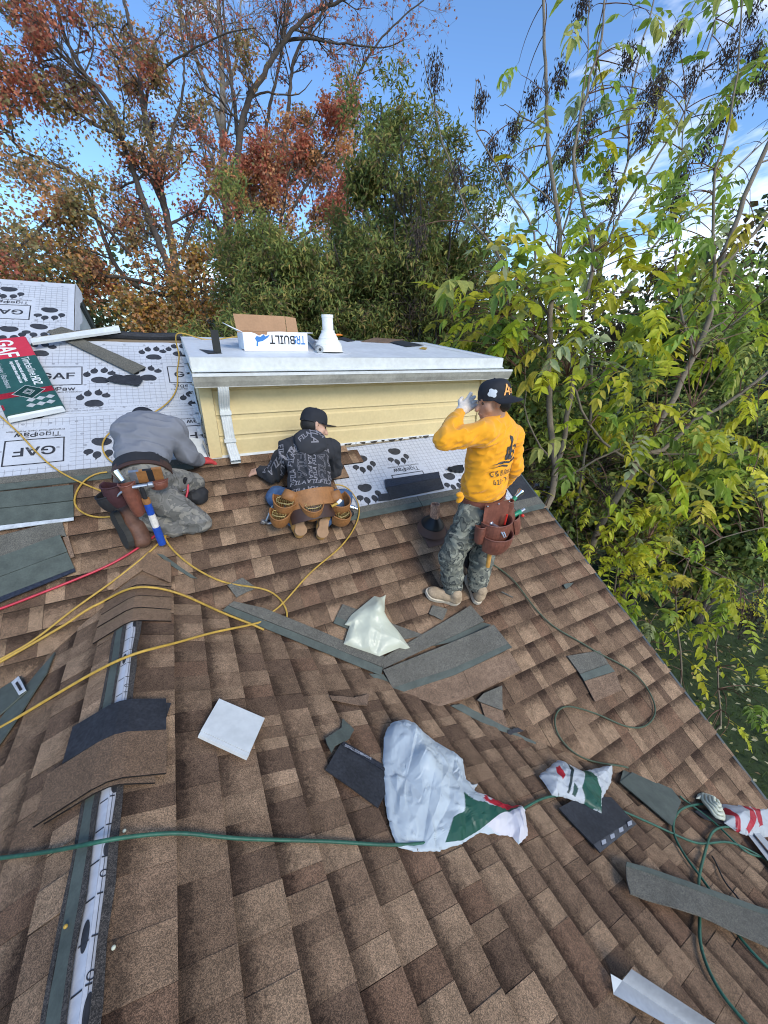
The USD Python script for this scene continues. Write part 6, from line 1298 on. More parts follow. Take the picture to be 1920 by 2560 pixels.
def head(c, fwd, up, S=1.0):
    """prims of a head and its face; c = centre of the skull"""
    f = unit(fwd); u = unit(np.asarray(up) - f * (np.asarray(up) @ f)); l = np.cross(u, f); R = np.stack([f, l, u]); c = np.asarray(c, float); g = lambda x, y, z: c + S * (f * x + l * y + u * z)
    pr = [('e', g(-.01, 0, .02), R, np.array([.098, .076, .09]) * S), ('e', g(.03, 0, -.055), R, np.array([.066, .058, .07]) * S, .03), ('e', g(.062, 0, -.098), R, np.array([.026, .03, .02]) * S, .02),
          ('c', g(.088, 0, -.005), g(.112, 0, -.045), .010 * S, .0145 * S, .010), ('e', g(.09, 0, -.075), R, np.array([.012, .024, .009]) * S, .008), ('c', g(.082, .03, .018), g(.082, -.03, .018), .012 * S, .012 * S, .014), ('c', g(.06, .045, -.03), g(.05, .052, -.05), .018 * S, .016 * S, .02), ('c', g(.06, -.045, -.03), g(.05, -.052, -.05), .018 * S, .016 * S, .02)]
    for y in (-1, 1): pr += [('c', g(-.004, y * .078, .008), g(.0, y * .076, -.036), .013 * S, .009 * S, .006), ('c', g(-.012, y * .085, .012), g(-.01, y * .084, -.02), .008 * S, .006 * S, .004)]
    return pr, g, R
mat('skin', (.40, .215, .135), rough=.5, spec=.4, noise=[(40, .1)]); mat('skin_light', (.52, .31, .22), rough=.5, spec=.4, noise=[(40, .1)])
mat('hair', (.012, .010, .009), rough=.6, noise=[(200, .5)], bump=(300, .002)); mat('eye', (.05, .03, .02), rough=.1)
mat('shirt_yellow', (.80, .33, .006), rough=.85, sheen=.2, noise=[(9, .06)], bump=(300, .0006)); mat('shirt_grey', (.165, .17, .19), rough=.8, noise=[(6, .08)], bump=(300, .0006)); mat('hoodie_black', (.028, .029, .034), rough=.9, noise=[(12, .15)], bump=(250, .001)); mat('hoodie_print', (.21, .20, .22), rough=.8, noise=[(30, .15)])
mat('cap_black', (.014, .015, .02), rough=.8, noise=[(30, .2)], bump=(400, .0005)); mat('emblem_orange', (.85, .38, .10), rough=.6); mat('emblem_white', (.6, .63, .66), rough=.6)
mat('glove_white', (.64, .56, .48), rough=.9, noise=[(45, .18)], bump=(200, .001)); mat('glove_red', (.42, .04, .04), rough=.8, noise=[(40, .2)])
mat('denim', (.05, .10, .20), rough=.9, noise=[(25, .25)], bump=(250, .001)); mat('leather_tan', (.27, .118, .038), rough=.6, noise=[(14, .2), (70, .15)], bump=(120, .001)); mat('leather_red', (.16, .055, .035), rough=.45, spec=.5, noise=[(13, .3), (60, .2)], bump=(120, .001)); mat('leather_dark', (.045, .022, .016), rough=.6, noise=[(20, .3)]); mat('nylon_maroon', (.05, .018, .022), rough=.7, noise=[(20, .3)]); mat('nylon_black', (.014, .014, .016), rough=.7, noise=[(20, .2)])
mat('boot_brown', (.115, .055, .035), rough=.65, noise=[(15, .25), (70, .15)], bump=(150, .001)); mat('boot_tan', (.35, .19, .06), rough=.7, noise=[(14, .2), (60, .15)], bump=(150, .001)); mat('sole_dark', (.03, .028, .024), rough=.85, noise=[(40, .2)]); mat('sole_tan', (.30, .18, .10), rough=.85, noise=[(20, .2)])
mat('shoe_tan', (.37, .27, .17), rough=.85, noise=[(22, .28), (70, .2)], bump=(160, .0015)); mat('sole_light', (.56, .48, .36), rough=.8, noise=[(20, .15)]); mat('sock_black', (.01, .01, .012), rough=.9)
mat('brass', (.58, .43, .17), rough=.35, metallic=.7, noise=[(60, .2)]); mat('steel', (.42, .43, .45), rough=.35, metallic=.85, noise=[(40, .15)]); mat('chrome', (.75, .76, .78), rough=.12, metallic=1.0); mat('wood_handle', (.55, .27, .06), rough=.45, noise=[(30, .2)]); mat('tape_blue', (.012, .06, .32), rough=.5, noise=[(50, .2)]); mat('tape_white', (.62, .58, .52), rough=.6, noise=[(40, .2)]); mat('plastic_green', (.02, .22, .12), rough=.35); mat('plastic_red', (.55, .03, .02), rough=.35)
def camo(name, cols, sc):
    def f(nodes, links, col, base):
        nodes['c1'] = ('noise_texture', {'scale': sc, 'detail': 2.0, 'roughness': .55, 'distortion': 1.2}); nodes['cm'] = ('mapping', {'location': (3.3, 1.7, 8.1)}); nodes['c2'] = ('noise_texture', {'scale': sc * 1.3, 'detail': 2.0, 'distortion': 1.0})
        nodes['r1'] = ('rgb_ramp', {'interpolate': False, 'ramp': [(0, cols[0]), (.44, cols[1]), (.53, cols[2]), (.60, cols[0])]}); nodes['r2'] = ('rgb_ramp', {'interpolate': False, 'ramp': [(0, (0, 0, 0)), (.57, (1, 1, 1))]})
        nodes['cx'] = ('mix', {'mix_type': 'mix', 'color2': cols[3]})
        links += [('g.position', 'c1.vector'), ('g.position', 'cm.vector'), ('cm.vector', 'c2.vector'), ('c1.fac', 'r1.fac'), ('c2.fac', 'r2.fac'), ('r2.color', 'cx.fac'), ('r1.color', 'cx.color1')]
        return 'cx.color'
    mat(name, (.1, .1, .1), rough=.9, extra=f, bump=(200, .0008))
camo('camo_green', [(.10, .103, .085), (.155, .155, .12), (.045, .048, .043), (.26, .255, .195)], 12); camo('camo_grey', [(.125, .12, .108), (.15, .143, .13), (.10, .097, .086), (.21, .195, .165)], 10)
def decal(target, poly, o, ex, ey, off=.0016, sub=.009):
    v, f = tri(poly); v3, f = trimesh.remesh.subdivide_to_size(np.c_[v, v[:, 0] * 0], f, sub, max_iter=12); mm = trimesh.Trimesh(v3, f, process=True); v, f = np.array(mm.vertices)[:, :2], np.array(mm.faces)
    ex, ey = unit(ex), unit(ey); n = unit(np.cross(ex, ey)); O = np.asarray(o) + np.outer(v[:, 0], ex) + np.outer(v[:, 1], ey) + n * .4
    loc, ri, ti = target.ray.intersects_location(O, np.tile(-n, (len(O), 1)), multiple_hits=False); P = np.full((len(v), 3), np.nan); P[ri] = loc + target.face_normals[ti] * off
    ok = ~np.isnan(P[f]).any((1, 2)); f = f[ok]; e = np.linalg.norm(P[f] - np.roll(P[f], 1, 1), axis=2).max(1); f = f[e < sub * 3.2]
    return T(np.nan_to_num(P), f)
def pocket(parent, c, out, down, w, d, hgt, mt, name='pouch', th=.006, fill=None, n=15, m=7):
    o_, dn = unit(out), unit(down); o_ = unit(o_ - dn * (o_ @ dn)); sd = np.cross(dn, o_); A = np.linspace(-math.pi / 2, math.pi / 2, n); Ts = np.linspace(0, 1, m); L_ = []
    for g in (0, -th):
        for t in Ts:
            ww, dd = (w / 2) * (1 - .12 * t * t) + g, d * (1 - .25 * t ** 2 + .1 * math.sin(3 * t)) + g
            L_.append([np.asarray(c) + sd * math.sin(a) * ww + o_ * max(math.cos(a) * dd, .002) + dn * hgt * t * (1 - .10 * math.sin(a) ** 2) for a in A])
    V = np.array(L_).reshape(-1, 3); F = []; q = lambda l, i, j: l * m * n + i * n + j
    for l in (0, 1):
        for i in range(m - 1):
            for j in range(n - 1): F += [[q(l, i, j), q(l, i + 1, j), q(l, i + 1, j + 1)], [q(l, i, j), q(l, i + 1, j + 1), q(l, i, j + 1)]]
    for j in range(n - 1): F += [[q(0, 0, j), q(0, 0, j + 1), q(1, 0, j + 1)], [q(0, 0, j), q(1, 0, j + 1), q(1, 0, j)]]
    b = len(V); V = np.vstack([V, np.asarray(c) + dn * hgt * 1.02, np.asarray(c) + dn * hgt * .95]); 
    for j in range(n - 1): F += [[q(0, m - 1, j), b, q(0, m - 1, j + 1)]]
    F += [[q(0, 0, 0), q(0, m - 1, 0), q(0, m - 1, n - 1)], [q(0, 0, 0), q(0, m - 1, n - 1), q(0, 0, n - 1)]]
    p = part(parent, name, T(V, F), mt)
    part(p, 'rim', tube([np.asarray(c) + sd * math.sin(a) * (w / 2) + o_ * max(math.cos(a) * d, .002) for a in np.linspace(-1.57, 1.57, 20)], .0045, 6), mt, smooth=True)
    if fill:
        rn = np.random.default_rng(int(abs(c[0]) * 999)); ts = []
        if fill == 'nails':
            for i in range(9):
                for j in range(3):
                    a = np.asarray(c) + sd * (i / 8 - .5) * w * .62 + o_ * d * (.2 + .22 * j) + dn * (.002 + .002 * rn.random()); ts.append(tube([a + dn * .03, a - dn * .008 + sd * rn.normal(0, .002)], .0028, 5))
            part(p, 'nail_coil', ts, 'brass', kind='stuff')
            part(p, 'nail_wire', [tube([np.asarray(c) + sd * math.sin(a) * w * .33 + o_ * (d * .42 + d * .28 * math.cos(a)) - dn * .004 for a in np.linspace(0, 6.28, 16)], .0022, 4)], 'brass')
    return p
def belt(parent, c, ex, ey, rx, ry, hgt, mt, a0=0, a1=360, n=40, nm='belt'):
    ex, ey = unit(ex), unit(ey); z = unit(np.cross(ex, ey)); pr = np.array([(-.004, -hgt / 2), (.006, -hgt / 2), (.006, hgt / 2), (-.004, hgt / 2)]); V = []
    for a in np.radians(np.linspace(a0, a1, n)):
        d = ex * math.cos(a) * rx + ey * math.sin(a) * ry; o_ = unit(d); V += [np.asarray(c) + d + o_ * x + z * y for x, y in pr]
    F = []
    for i in range(n - 1):
        for k in range(4): j = (k + 1) % 4; F += [[4 * i + k, 4 * i + j, 4 * i + 4 + j], [4 * i + k, 4 * i + 4 + j, 4 * i + 4 + k]]
    m = T(V, F); m.fix_normals(); return part(parent, nm, m, mt)
def shoe(parent, heel, toe, up, S, upper, sole, name='shoe', ankle=None, thick=.03):
    """heel and toe on the ground; the outline of the sole and a foot shaped upper"""
    heel, toe = np.asarray(heel, float), np.asarray(toe, float); f = unit(toe - heel); u = unit(np.asarray(up) - f * (np.asarray(up) @ f)); l = np.cross(u, f); Ln = np.linalg.norm(toe - heel); W = .105 * S
    xs = np.linspace(0, 1, 15); hw = np.interp(xs, [0, .06, .18, .4, .68, .86, .96, 1], [.10, .27, .34, .30, .44, .40, .24, .08]) * W
    pts = [(x * Ln, w) for x, w in zip(xs, hw)] + [(x * Ln, -w) for x, w in zip(xs[::-1], hw[::-1])]; g = sg.Polygon(pts).buffer(.004)
    sm = slab2(g, lambda p, h: heel + np.outer(p[:, 0], f) + np.outer(p[:, 1], l) + np.outer(h, u), lambda p: thick * S + .012 * S * np.clip((p[:, 0] / Ln - .75) / .25, 0, 1) ** 2, thick * S * .95)
    g_ = lambda x, y, z: heel + f * x * Ln + l * y * S + u * z * S; R = np.stack([f, l, u])
    pr = [('e', g_(.17, 0, .055), R, np.array([.16 * Ln, .037 * S, .045 * S]), .02), ('e', g_(.45, 0, .05), R, np.array([.25 * Ln, .040 * S, .042 * S]), .02), ('e', g_(.74, 0, .045), R, np.array([.24 * Ln, .044 * S, .034 * S]), .02), ('c', g_(.2, 0, .06), g_(.24, 0, .105), .040 * S, .040 * S, .02)]
    if ankle is not None: pr.append(('c', g_(.22, 0, .08), ankle, .043 * S, .05 * S, .02))
    s = part(parent, name, solid(pr, .005, .02), upper, smooth=True); part(s, 'sole', sm, sole)
    lc = [tube([g_(x, -.022, .082 - .03 * (x - .4) / .3), g_(x + .02, 0, .092 - .03 * (x - .4) / .3), g_(x, .022, .082 - .03 * (x - .4) / .3)], .003 * S, 5) for x in (.38, .45, .52, .59)]; part(s, 'lace', lc, upper)
    return s
def cap(parent, g, R, S, mt, brim_dir, brim_up=0.0, grow=1.0):
    """dome over the skull g and a stiff flat brim towards brim_dir"""
    f, l, u = R; bd = unit(np.asarray(brim_dir) - u * (np.asarray(brim_dir) @ u)); bl = np.cross(u, bd); c = g(-.01, 0, .03); V = []; nu, nv = 30, 10; pr_f = []
    for j in range(nv + 1):
        t = j / nv; ph = t * math.pi / 2
        for i in range(nu):
            a = i / nu * 2 * math.pi; rx = .107 * S * grow; ry = .086 * S * grow; z = .096 * S * math.sin(ph) ** .9; k = math.cos(ph) ** .55 if j < nv else 0
            V.append(c + f * math.cos(a) * rx * k + l * math.sin(a) * ry * k + u * z)
    F = []
    for j in range(nv):
        for i in range(nu): i2 = (i + 1) % nu; F += [[j * nu + i, j * nu + i2, (j + 1) * nu + i2], [j * nu + i, (j + 1) * nu + i2, (j + 1) * nu + i]]
    n0 = len(V); V += [np.asarray(v) - u * .018 * S for v in V[:nu]]
    for i in range(nu): i2 = (i + 1) % nu; F += [[n0 + i, n0 + i2, i2], [n0 + i, i2, i]]
    dome = T(np.array(V), F); cp = part(parent, 'cap', dome, mt, smooth=True)
    part(cp, 'button', trimesh.creation.icosphere(1, .007 * S).apply_translation(c + u * .097 * S), mt)
    As = np.linspace(-1.25, 1.25, 17); rows = []
    for t in np.linspace(0, 1, 5):
        row = []
        for a in As:
            rin = c - u * .010 * S + bd * math.cos(a) * .098 * S + bl * math.sin(a) * .084 * S; ext = .088 * S * max(0, math.cos(a * .98)) ** .55 * t
            row.append(rin + (bd + u * brim_up) * ext - u * (.016 * S * math.sin(a) ** 2 * t))
        rows.append(row)
    A = np.array(rows); nr, na = A.shape[:2]; V = np.vstack([A.reshape(-1, 3), A.reshape(-1, 3) - u * .004]); F = []; q = lambda l_, i, j: l_ * nr * na + i * na + j
    for i in range(nr - 1):
        for j in range(na - 1): F += [[q(0, i, j), q(0, i + 1, j), q(0, i + 1, j + 1)], [q(0, i, j), q(0, i + 1, j + 1), q(0, i, j + 1)], [q(1, i, j), q(1, i + 1, j + 1), q(1, i + 1, j)], [q(1, i, j), q(1, i, j + 1), q(1, i + 1, j + 1)]]
    for j in range(na - 1): F += [[q(0, nr - 1, j), q(1, nr - 1, j), q(1, nr - 1, j + 1)], [q(0, nr - 1, j), q(1, nr - 1, j + 1), q(0, nr - 1, j + 1)]]
    m = T(V, F); m.fix_normals(); part(cp, 'brim', m, mt)
    return cp, dome
JY = lambda u, v, y: onY(u, v, y)
JM = lambda u, v, h: M.at(u, v, h)
lerp = lambda a, b, t: np.asarray(a) * (1 - t) + np.asarray(b) * t
UP = np.array([0, 0, 1.0])
def ell(c, f, u, r, k=.03): f = unit(f); u = unit(np.asarray(u) - f * (np.asarray(u) @ f)); return ('e', c, np.stack([f, np.cross(u, f), u]), np.array(r), k)

# ---- 1: the standing man in the yellow shirt
S = .93
F1 = unit([-.25, .97, 0]); L1 = np.array([-F1[1], F1[0], 0])
hd = JY(1233, 1000, 1.75); nk = JY(1244, 1046, 1.75); wa = JY(1206, 1228, 1.73)
lsh, rsh = JY(1211, 1083, 1.67), JY(1281, 1088, 1.81); lel, lwr = JY(1110, 1101, 1.72), JY(1151, 1028, 1.86); rel, rwr = JY(1286, 1170, 1.80), JY(1245, 1228, 1.98)
lhip, rhip = JY(1180, 1286, 1.70), JY(1228, 1286, 1.78)
lf, rf_ = (JM(1146, 1507, .016), JM(1062, 1482, .016)), (JM(1194, 1511, .016), JM(1170, 1437, .016))
lan = lf[0] + unit(lf[1] - lf[0]) * .055 + UP * .10; ran = rf_[0] + unit(rf_[1] - rf_[0]) * .055 + UP * .10
lkn, rkn = JY(1128, 1392, 1.71), JY(1204, 1396, 1.69)
HF = unit([-.93, .33, -.16]); m1 = thing('person', 'person standing in a yellow shirt, camouflage trousers and black cap, gloved hand raised', 'person', (lan + ran) / 2 - UP * .12)
hp, g1, R1 = head(hd, HF, UP, S)
hdir = unit(JY(1190, 996, 1.86) - lwr)
hl = hand(lwr, hdir, np.array([-.4, -.75, .3]), UP * .6 + np.array([.4, .2, 0]), S, .30)
hr = hand(rwr, [-.6, .5, -.5], [.5, .5, .5], [-.5, -.5, 0], S, .7)
legs = [('c', lhip, lkn, .078, .058), ('c', lkn, lan, .055, .036), ('c', rhip, rkn, .078, .058), ('c', rkn, ran, .055, .036)]
body = hp + hl + hr + legs + [('c', hd - UP * .03 - HF * .02, lerp(nk, wa, .08), .052, .058), ell(lerp(nk, wa, .32), F1, UP, [.09, .15, .17]), ell(lerp(nk, wa, .75), F1, UP, [.085, .125, .17]), ell(lerp(wa, (lhip + rhip) / 2, .5), F1, UP, [.09, .13, .10]), ('c', lsh, lel, .045, .036), ('c', lel, lwr, .036, .024), ('c', rsh, rel, .045, .036), ('c', rel, rwr, .036, .024)]
part(m1, 'body', solid(body, .0055, .022), 'skin', smooth=True)
for y in (-.03, .03): part(m1, 'eye', trimesh.creation.icosphere(2, .0105 * S).apply_translation(g1(.080, y, -.004)), 'eye')
part(m1, 'hair', solid([('e', g1(-.02, 0, -.015), R1, np.array([.093, .080, .075]) * S, .02), ('c', g1(-.07, .03, -.045), g1(-.07, -.03, -.045), .028 * S, .028 * S, .03)], .0055, .02, cut=[(g1(.015, 0, 0), unit(R1[0] * .75 - R1[2] * .55))]), 'hair', smooth=True)
sh = [ell(lerp(nk, wa, .25), F1, UP, [.122, .180, .14], .05), ell(lerp(nk, wa, .55), F1, UP, [.130, .175, .20], .05), ell(lerp(nk, wa, .86), F1, UP, [.136, .170, .13], .04), ell(wa + UP * .0, F1, UP, [.122, .150, .055], .03),
      ('c', lerp(nk, wa, .10), lsh, .062, .066, .05), ('c', lerp(nk, wa, .10), rsh, .062, .066, .05), ('c', lsh, lerp(lsh, lel, .5), .070, .064, .03), ('c', lerp(lsh, lel, .5), lel, .064, .056, .02), ('c', lel, lerp(lel, lwr, .55), .056, .050, .02), ('c', lerp(lel, lwr, .55), lerp(lel, lwr, .88), .050, .037, .02), ('c', rsh, rel, .068, .056, .03), ('c', rel, lerp(rel, rwr, .85), .054, .040, .02), ('c', nk + UP * .0, lerp(nk, wa, .1), .060, .075, .03), ('c', JY(1150, 1240, 1.66), JY(1148, 1254, 1.66), .022, .016, .02)]
shm = solid(sh, .0055, .03, folds(.014, 13, 3, axis=L1 * .7 + UP)); part(m1, 'shirt', shm, 'shirt_yellow', smooth=True)
tr = [('c', lhip, lerp(lhip, lkn, .6), .102, .085, .04), ('c', lerp(lhip, lkn, .6), lkn, .085, .078, .03), ('c', lkn, lerp(lkn, lan, .6), .076, .074, .03), ('c', lerp(lkn, lan, .6), lerp(lkn, lan, .93), .073, .066, .02), ('c', rhip, rkn, .102, .078, .04), ('c', rkn, lerp(rkn, ran, .6), .076, .072, .03), ('c', lerp(rkn, ran, .6), lerp(rkn, ran, .93), .072, .064, .02), ell(lerp(wa, (lhip + rhip) / 2, .65), F1, UP, [.115, .15, .10], .04)]
part(m1, 'trousers', solid(tr, .0055, .03, folds(.015, 10, 9, axis=UP)), 'camo_green', smooth=True)
shoe(m1, lf[0], lf[1], M.n, 1.0, 'shoe_tan', 'sole_light'); shoe(m1, rf_[0], rf_[1], M.n, 1.0, 'shoe_tan', 'sole_light')
for a, b, k in ((lan, lkn, 1), (ran, rkn, 1)): part(m1, 'sock', solid([('c', a - UP * .03, lerp(a, b, .22), .041, .043)], .006), 'sock_black', smooth=True)
part(m1, 'glove', solid(hand(lwr, hdir, np.array([-.4, -.75, .3]), UP * .6 + np.array([.4, .2, 0]), S, .30, .0035) + [('c', lerp(lel, lwr, .86), lwr, .034, .031, .01)], .0038, .01, folds(.002, 45, 4)), 'glove_white', smooth=True)
cp, dome = cap(m1, g1, R1, S * 1.02, 'cap_black', np.array([.30, -.95, 0]), -.16)
ea = unit(np.cross(UP, -HF)); q = g1(-.135, -.02, .07)
An = text_poly('A', .052); tl = sg.box(-.03, -.032, .034, -.026); ap = affinity.translate(text_poly("'s", .03), .030, -.004); Ag = shapely.union_all([An, ap])
dn_ = unit(np.array([.22, -.95, .12])); exd = unit(np.cross(UP, dn_)); part(cp, 'emblem', decal(dome, affinity.scale(Ag, .95, 1.1), g1(-.01, 0, .062) + dn_ * .06, exd, np.cross(dn_, exd), .003, .006), 'emblem_orange')
dn2 = unit(np.array([-.55, -.8, .1])); exd = unit(np.cross(UP, dn2)); bl_ = shapely.union_all([sg.Point(x, y).buffer(r_) for x, y, r_ in ((0, 0, .02), (.014, .008, .012), (-.012, -.006, .013), (.012, -.012, .012), (-.008, .012, .012))]); part(cp, 'side_patch', decal(dome, bl_, g1(.03, .05, .055), exd, np.cross(dn2, exd), .0025, .006), 'emblem_white')
# print on the back: three towers, two waves, name and number
bn = unit(np.array([.20, -.97, .12])); bx_ = unit(np.cross(UP, bn)); by_ = np.cross(bn, bx_); bo = JY(1261, 1126, 1.66)
tw = [sg.Polygon([(-.018, -.05), (.014, -.05), (.012, .088), (-.012, .100)]), sg.Polygon([(-.052, -.044), (-.025, -.05), (-.024, .036), (-.046, .034)]), sg.Polygon([(.022, -.052), (.036, -.052), (.066, .030), (.062, .044), (.024, .034), (.024, .024), (.046, .022)])]
wv = [sg.Polygon([(-.14, -.068), (-.06, -.052), (.0, -.062), (.10, -.052), (.10, -.064), (.02, -.078), (-.05, -.066)]), sg.Polygon([(-.15, -.088), (-.06, -.074), (-.01, -.084), (.0, -.078), (-.01, -.095), (-.07, -.085)])]
tx1 = affinity.translate(affinity.scale(text_poly('G & B Roof LLC', .034, False), .72, 1), -.02, -.125); tx2 = affinity.translate(affinity.scale(text_poly('410-77  5', .032, False), .85, 1), -.03, -.182)
_dp = [decal(shm, p_, bo, bx_, by_, .004, .008) for p_ in tw + wv + list(tx1.geoms) + list(tx2.geoms)]; part(m1, 'shirt_print', _dp, 'print_black', kind='stuff')
# tool belt with its pouches
hipc = lerp(wa, (lhip + rhip) / 2, .30); bt1 = belt(m1, hipc, F1, L1, .128, .158, .05, 'leather_red')
back = unit([.62, -.78, 0]); cdir = unit(np.array([.05, -1, 0]))
pc = hipc + unit([-.12, -1, 0]) * .150
pt = part(m1, 'pouch_panel', T([pc + np.array([x * .105, -.012 - .004 * z, z_]) for z_ in (.04, -.09, -.16) for x, z in ((-1, 0), (0, 1), (1, 0))], [[0, 3, 4], [0, 4, 1], [1, 4, 5], [1, 5, 2], [3, 6, 7], [3, 7, 4], [4, 7, 8], [4, 8, 5]]), 'leather_red')
pocket(m1, pc + np.array([0, -.012, -.075]), [0, -1, 0], [.02, .12, -1], .235, .10, .18, 'leather_red', 'pouch')
pocket(m1, pc + np.array([.0, -.05, -.165]), [0, -1, .05], [.0, .14, -1], .225, .09, .125, 'leather_red', 'pouch')
pocket(m1, pc + np.array([-.115, -.012, -.10]), [-.6, -.8, 0], [0, 0, -1], .07, .05, .12, 'leather_red', 'pouch')
for x in (-.09, -.0, .09): part(m1, 'rivet', trimesh.creation.icosphere(1, .0055).apply_translation(pc + np.array([x, -.02, .03])), 'chrome')
a = pc + np.array([.045, -.055, -.11]); single('pencil', [tube([a, a + [.002, -.004, .075]], .0065, 6)], 'plastic_red', 'red marker standing in the brown leather pouch of the man in yellow', 'marker')
pr_ = hipc + unit([.75, -.5, 0]) * .165
pocket(m1, pr_ + np.array([.0, -.01, .0]), [.5, -.85, 0], [0, 0, -1], .075, .035, .09, 'leather_red', 'pouch')
pr2 = hipc + unit([.95, .1, 0]) * .17; pocket(m1, pr2 + np.array([.02, -.02, -.10]), [.85, -.4, 0], [.28, -.1, -1], .18, .08, .23, 'leather_red', 'pouch'); pocket(m1, pr2 + np.array([.085, -.05, -.17]), [.85, -.4, 0], [.3, -.1, -1], .15, .065, .14, 'leather_red', 'pouch'); pocket(m1, pr2 + np.array([.05, .03, .0]), [.9, .2, 0], [0, 0, -1], .06, .04, .08, 'leather_red', 'pouch')
a = pr2 + np.array([.07, -.04, -.08]); sq = thing('caulking_tool', 'green and chrome hand tool sticking out of the right pouch of the man in yellow', 'tool', a)
part(sq, 'handle', tube([a + [-.02, .0, -.03], a + [.05, 0, .05]], .016, 8), 'plastic_green', smooth=True); part(sq, 'chrome_end', lathe([(.012, 0), (.016, .03), (.024, .045), (.024, .06), (.0, .06)], a + [.05, 0, .05], [.75, 0, .6], 16), 'chrome', smooth=30)
a = pr2 + np.array([.13, -.07, -.15]); st = thing('screwdriver', 'green handled tool with a red tip in the right pouch of the man in yellow', 'tool', a)
part(st, 'handle', tube([a + [-.03, 0, -.01], a + [.03, 0, .012]], .018, 8), 'plastic_green', smooth=True); part(st, 'steel_end', tube([a + [.03, 0, .012], a + [.065, 0, .025]], .012, 8), 'steel'); part(st, 'red_tip', trimesh.creation.icosphere(2, .012).apply_translation(a + [.05, -.01, -.02]), 'plastic_red')
def hammer(name, label, top, bot, side, hm, gm, grips, r=.011, hl_=.11):
    top, bot = np.asarray(top, float), np.asarray(bot, float); h = thing(name, label, 'hammer', bot); d = unit(bot - top); s_ = unit(np.asarray(side) - d * (np.asarray(side) @ d))
    part(h, 'head', [tube([top - s_ * hl_ * .15, top + s_ * hl_ * .40], .011, 10), lathe([(.0, 0), (.017, 0), (.017, .022), (.011, .03)], top - s_ * hl_ * .42, s_, 16), tube([top - s_ * hl_ * .25, top], .010, 10)], hm, smooth=30)
    part(h, 'claw', [tube(spline([top + s_ * hl_ * .3 + np.cross(d, s_) * x * .3, top + s_ * hl_ * .6 + d * .012 + np.cross(d, s_) * x, top + s_ * hl_ * .85 + d * .04 + np.cross(d, s_) * x], 8), np.linspace(.009, .003, 8), 6) for x in (-.008, .008)], hm)
    for t0, t1, m_, rr in grips: part(h, 'handle', tube([lerp(top, bot, t0), lerp(top, bot, (t0 + t1) / 2), lerp(top, bot, t1)], [rr, rr * 1.05, rr], 10), m_, smooth=30)
    return h
hammer('hammer', 'hammer with an orange wooden grip hanging from the belt of the man in yellow', JY(1236, 1314, 1.545), JY(1219, 1417, 1.56), [.1, -1, .1], 'steel', 'wood_handle', [(0, .62, 'nylon_black', .009), (.62, 1.0, 'wood_handle', .014)])
# nail gun hanging in front of his legs and its hose
a = JY(1168, 1400, 1.80); ng = thing('nail_gun', 'black nail gun half hidden behind the legs of the man in yellow', 'nail gun', a - UP * .08)
part(ng, 'body', solid([('c', a + [0, 0, .07], a + [.02, 0, -.05], .034, .03), ('c', a + [.0, 0, .0], a + [.09, .02, .01], .024, .022)], .006), 'nylon_black', smooth=True); part(ng, 'nose', tube([a + [.02, 0, -.05], a + [.03, 0, -.10]], .014, 8), 'steel'); part(ng, 'magazine', lathe([(0, -.03), (.045, -.03), (.05, -.02), (.05, .02), (.045, .03), (0, .03)], a + [.07, .02, -.05], [0, 1, 0], 20), 'nylon_black', smooth=30)

# ---- 2: the man in the printed hoodie, kneeling in the middle
F2 = unit([.02, 1, .25]); hd = JY(786, 1062, 2.70); nk = JY(768, 1102, 2.67); wa = JY(776, 1226, 2.46)
lsh, rsh = JY(718, 1126, 2.655), JY(826, 1122, 2.645); lel, lwr = JM(684, 1187, .085), JM(650, 1176, .055); rel, rwr = JY(836, 1172, 2.72), JM(800, 1196, .05)
lhip, rhip = JM(748, 1262, .15), JM(804, 1262, .15); lkn, rkn = JM(694, 1243, .06), JM(856, 1246, .06)
la, ra_ = JM(738, 1300, .075), JM(812, 1302, .075)
HF2 = unit([.95, -.08, -.30]); m2 = thing('person', 'person kneeling in a black printed hoodie, black cap and tan tool belt', 'person', M.at(776, 1290))
hp, g2, R2 = head(hd, HF2, UP + np.array([0, .25, 0]), S); tors = unit(nk - wa); bk2 = unit(np.cross([1.0, 0, 0], tors)); bk2 = bk2 if bk2[1] > 0 else -bk2
hl = hand(lwr, [-.75, .55, -.3], [0, -.1, 1], [.4, .9, .3], S, .5); hr = hand(rwr, [-.2, .9, -.2], [0, 0, 1], [-1, 0, 0], S, .5)
body = hp + hl + hr + [('c', hd - UP * .03, lerp(nk, wa, .1), .052, .058), ell(lerp(nk, wa, .3), bk2, tors, [.09, .15, .16]), ell(lerp(nk, wa, .75), bk2, tors, [.085, .13, .15]), ('c', lsh, lel, .045, .036), ('c', lel, lwr, .036, .024), ('c', rsh, rel, .045, .036), ('c', rel, rwr, .036, .024), ('c', lhip, lkn, .07, .05), ('c', rhip, rkn, .07, .05), ('c', lkn, la, .046, .034), ('c', rkn, ra_, .046, .034), ('c', wa, (lhip + rhip) / 2, .10, .09)]
part(m2, 'body', solid(body, .0055, .022), 'skin_light', smooth=True)
for y in (-.03, .03): part(m2, 'eye', trimesh.creation.icosphere(2, .0105 * S).apply_translation(g2(.080, y, -.004)), 'eye')
part(m2, 'hair', solid([('e', g2(-.02, 0, -.01), R2, np.array([.092, .079, .07]) * S, .02)], .0055, .02, cut=[(g2(.02, 0, 0), unit(R2[0] * .8 - R2[2] * .5))]), 'hair', smooth=True)
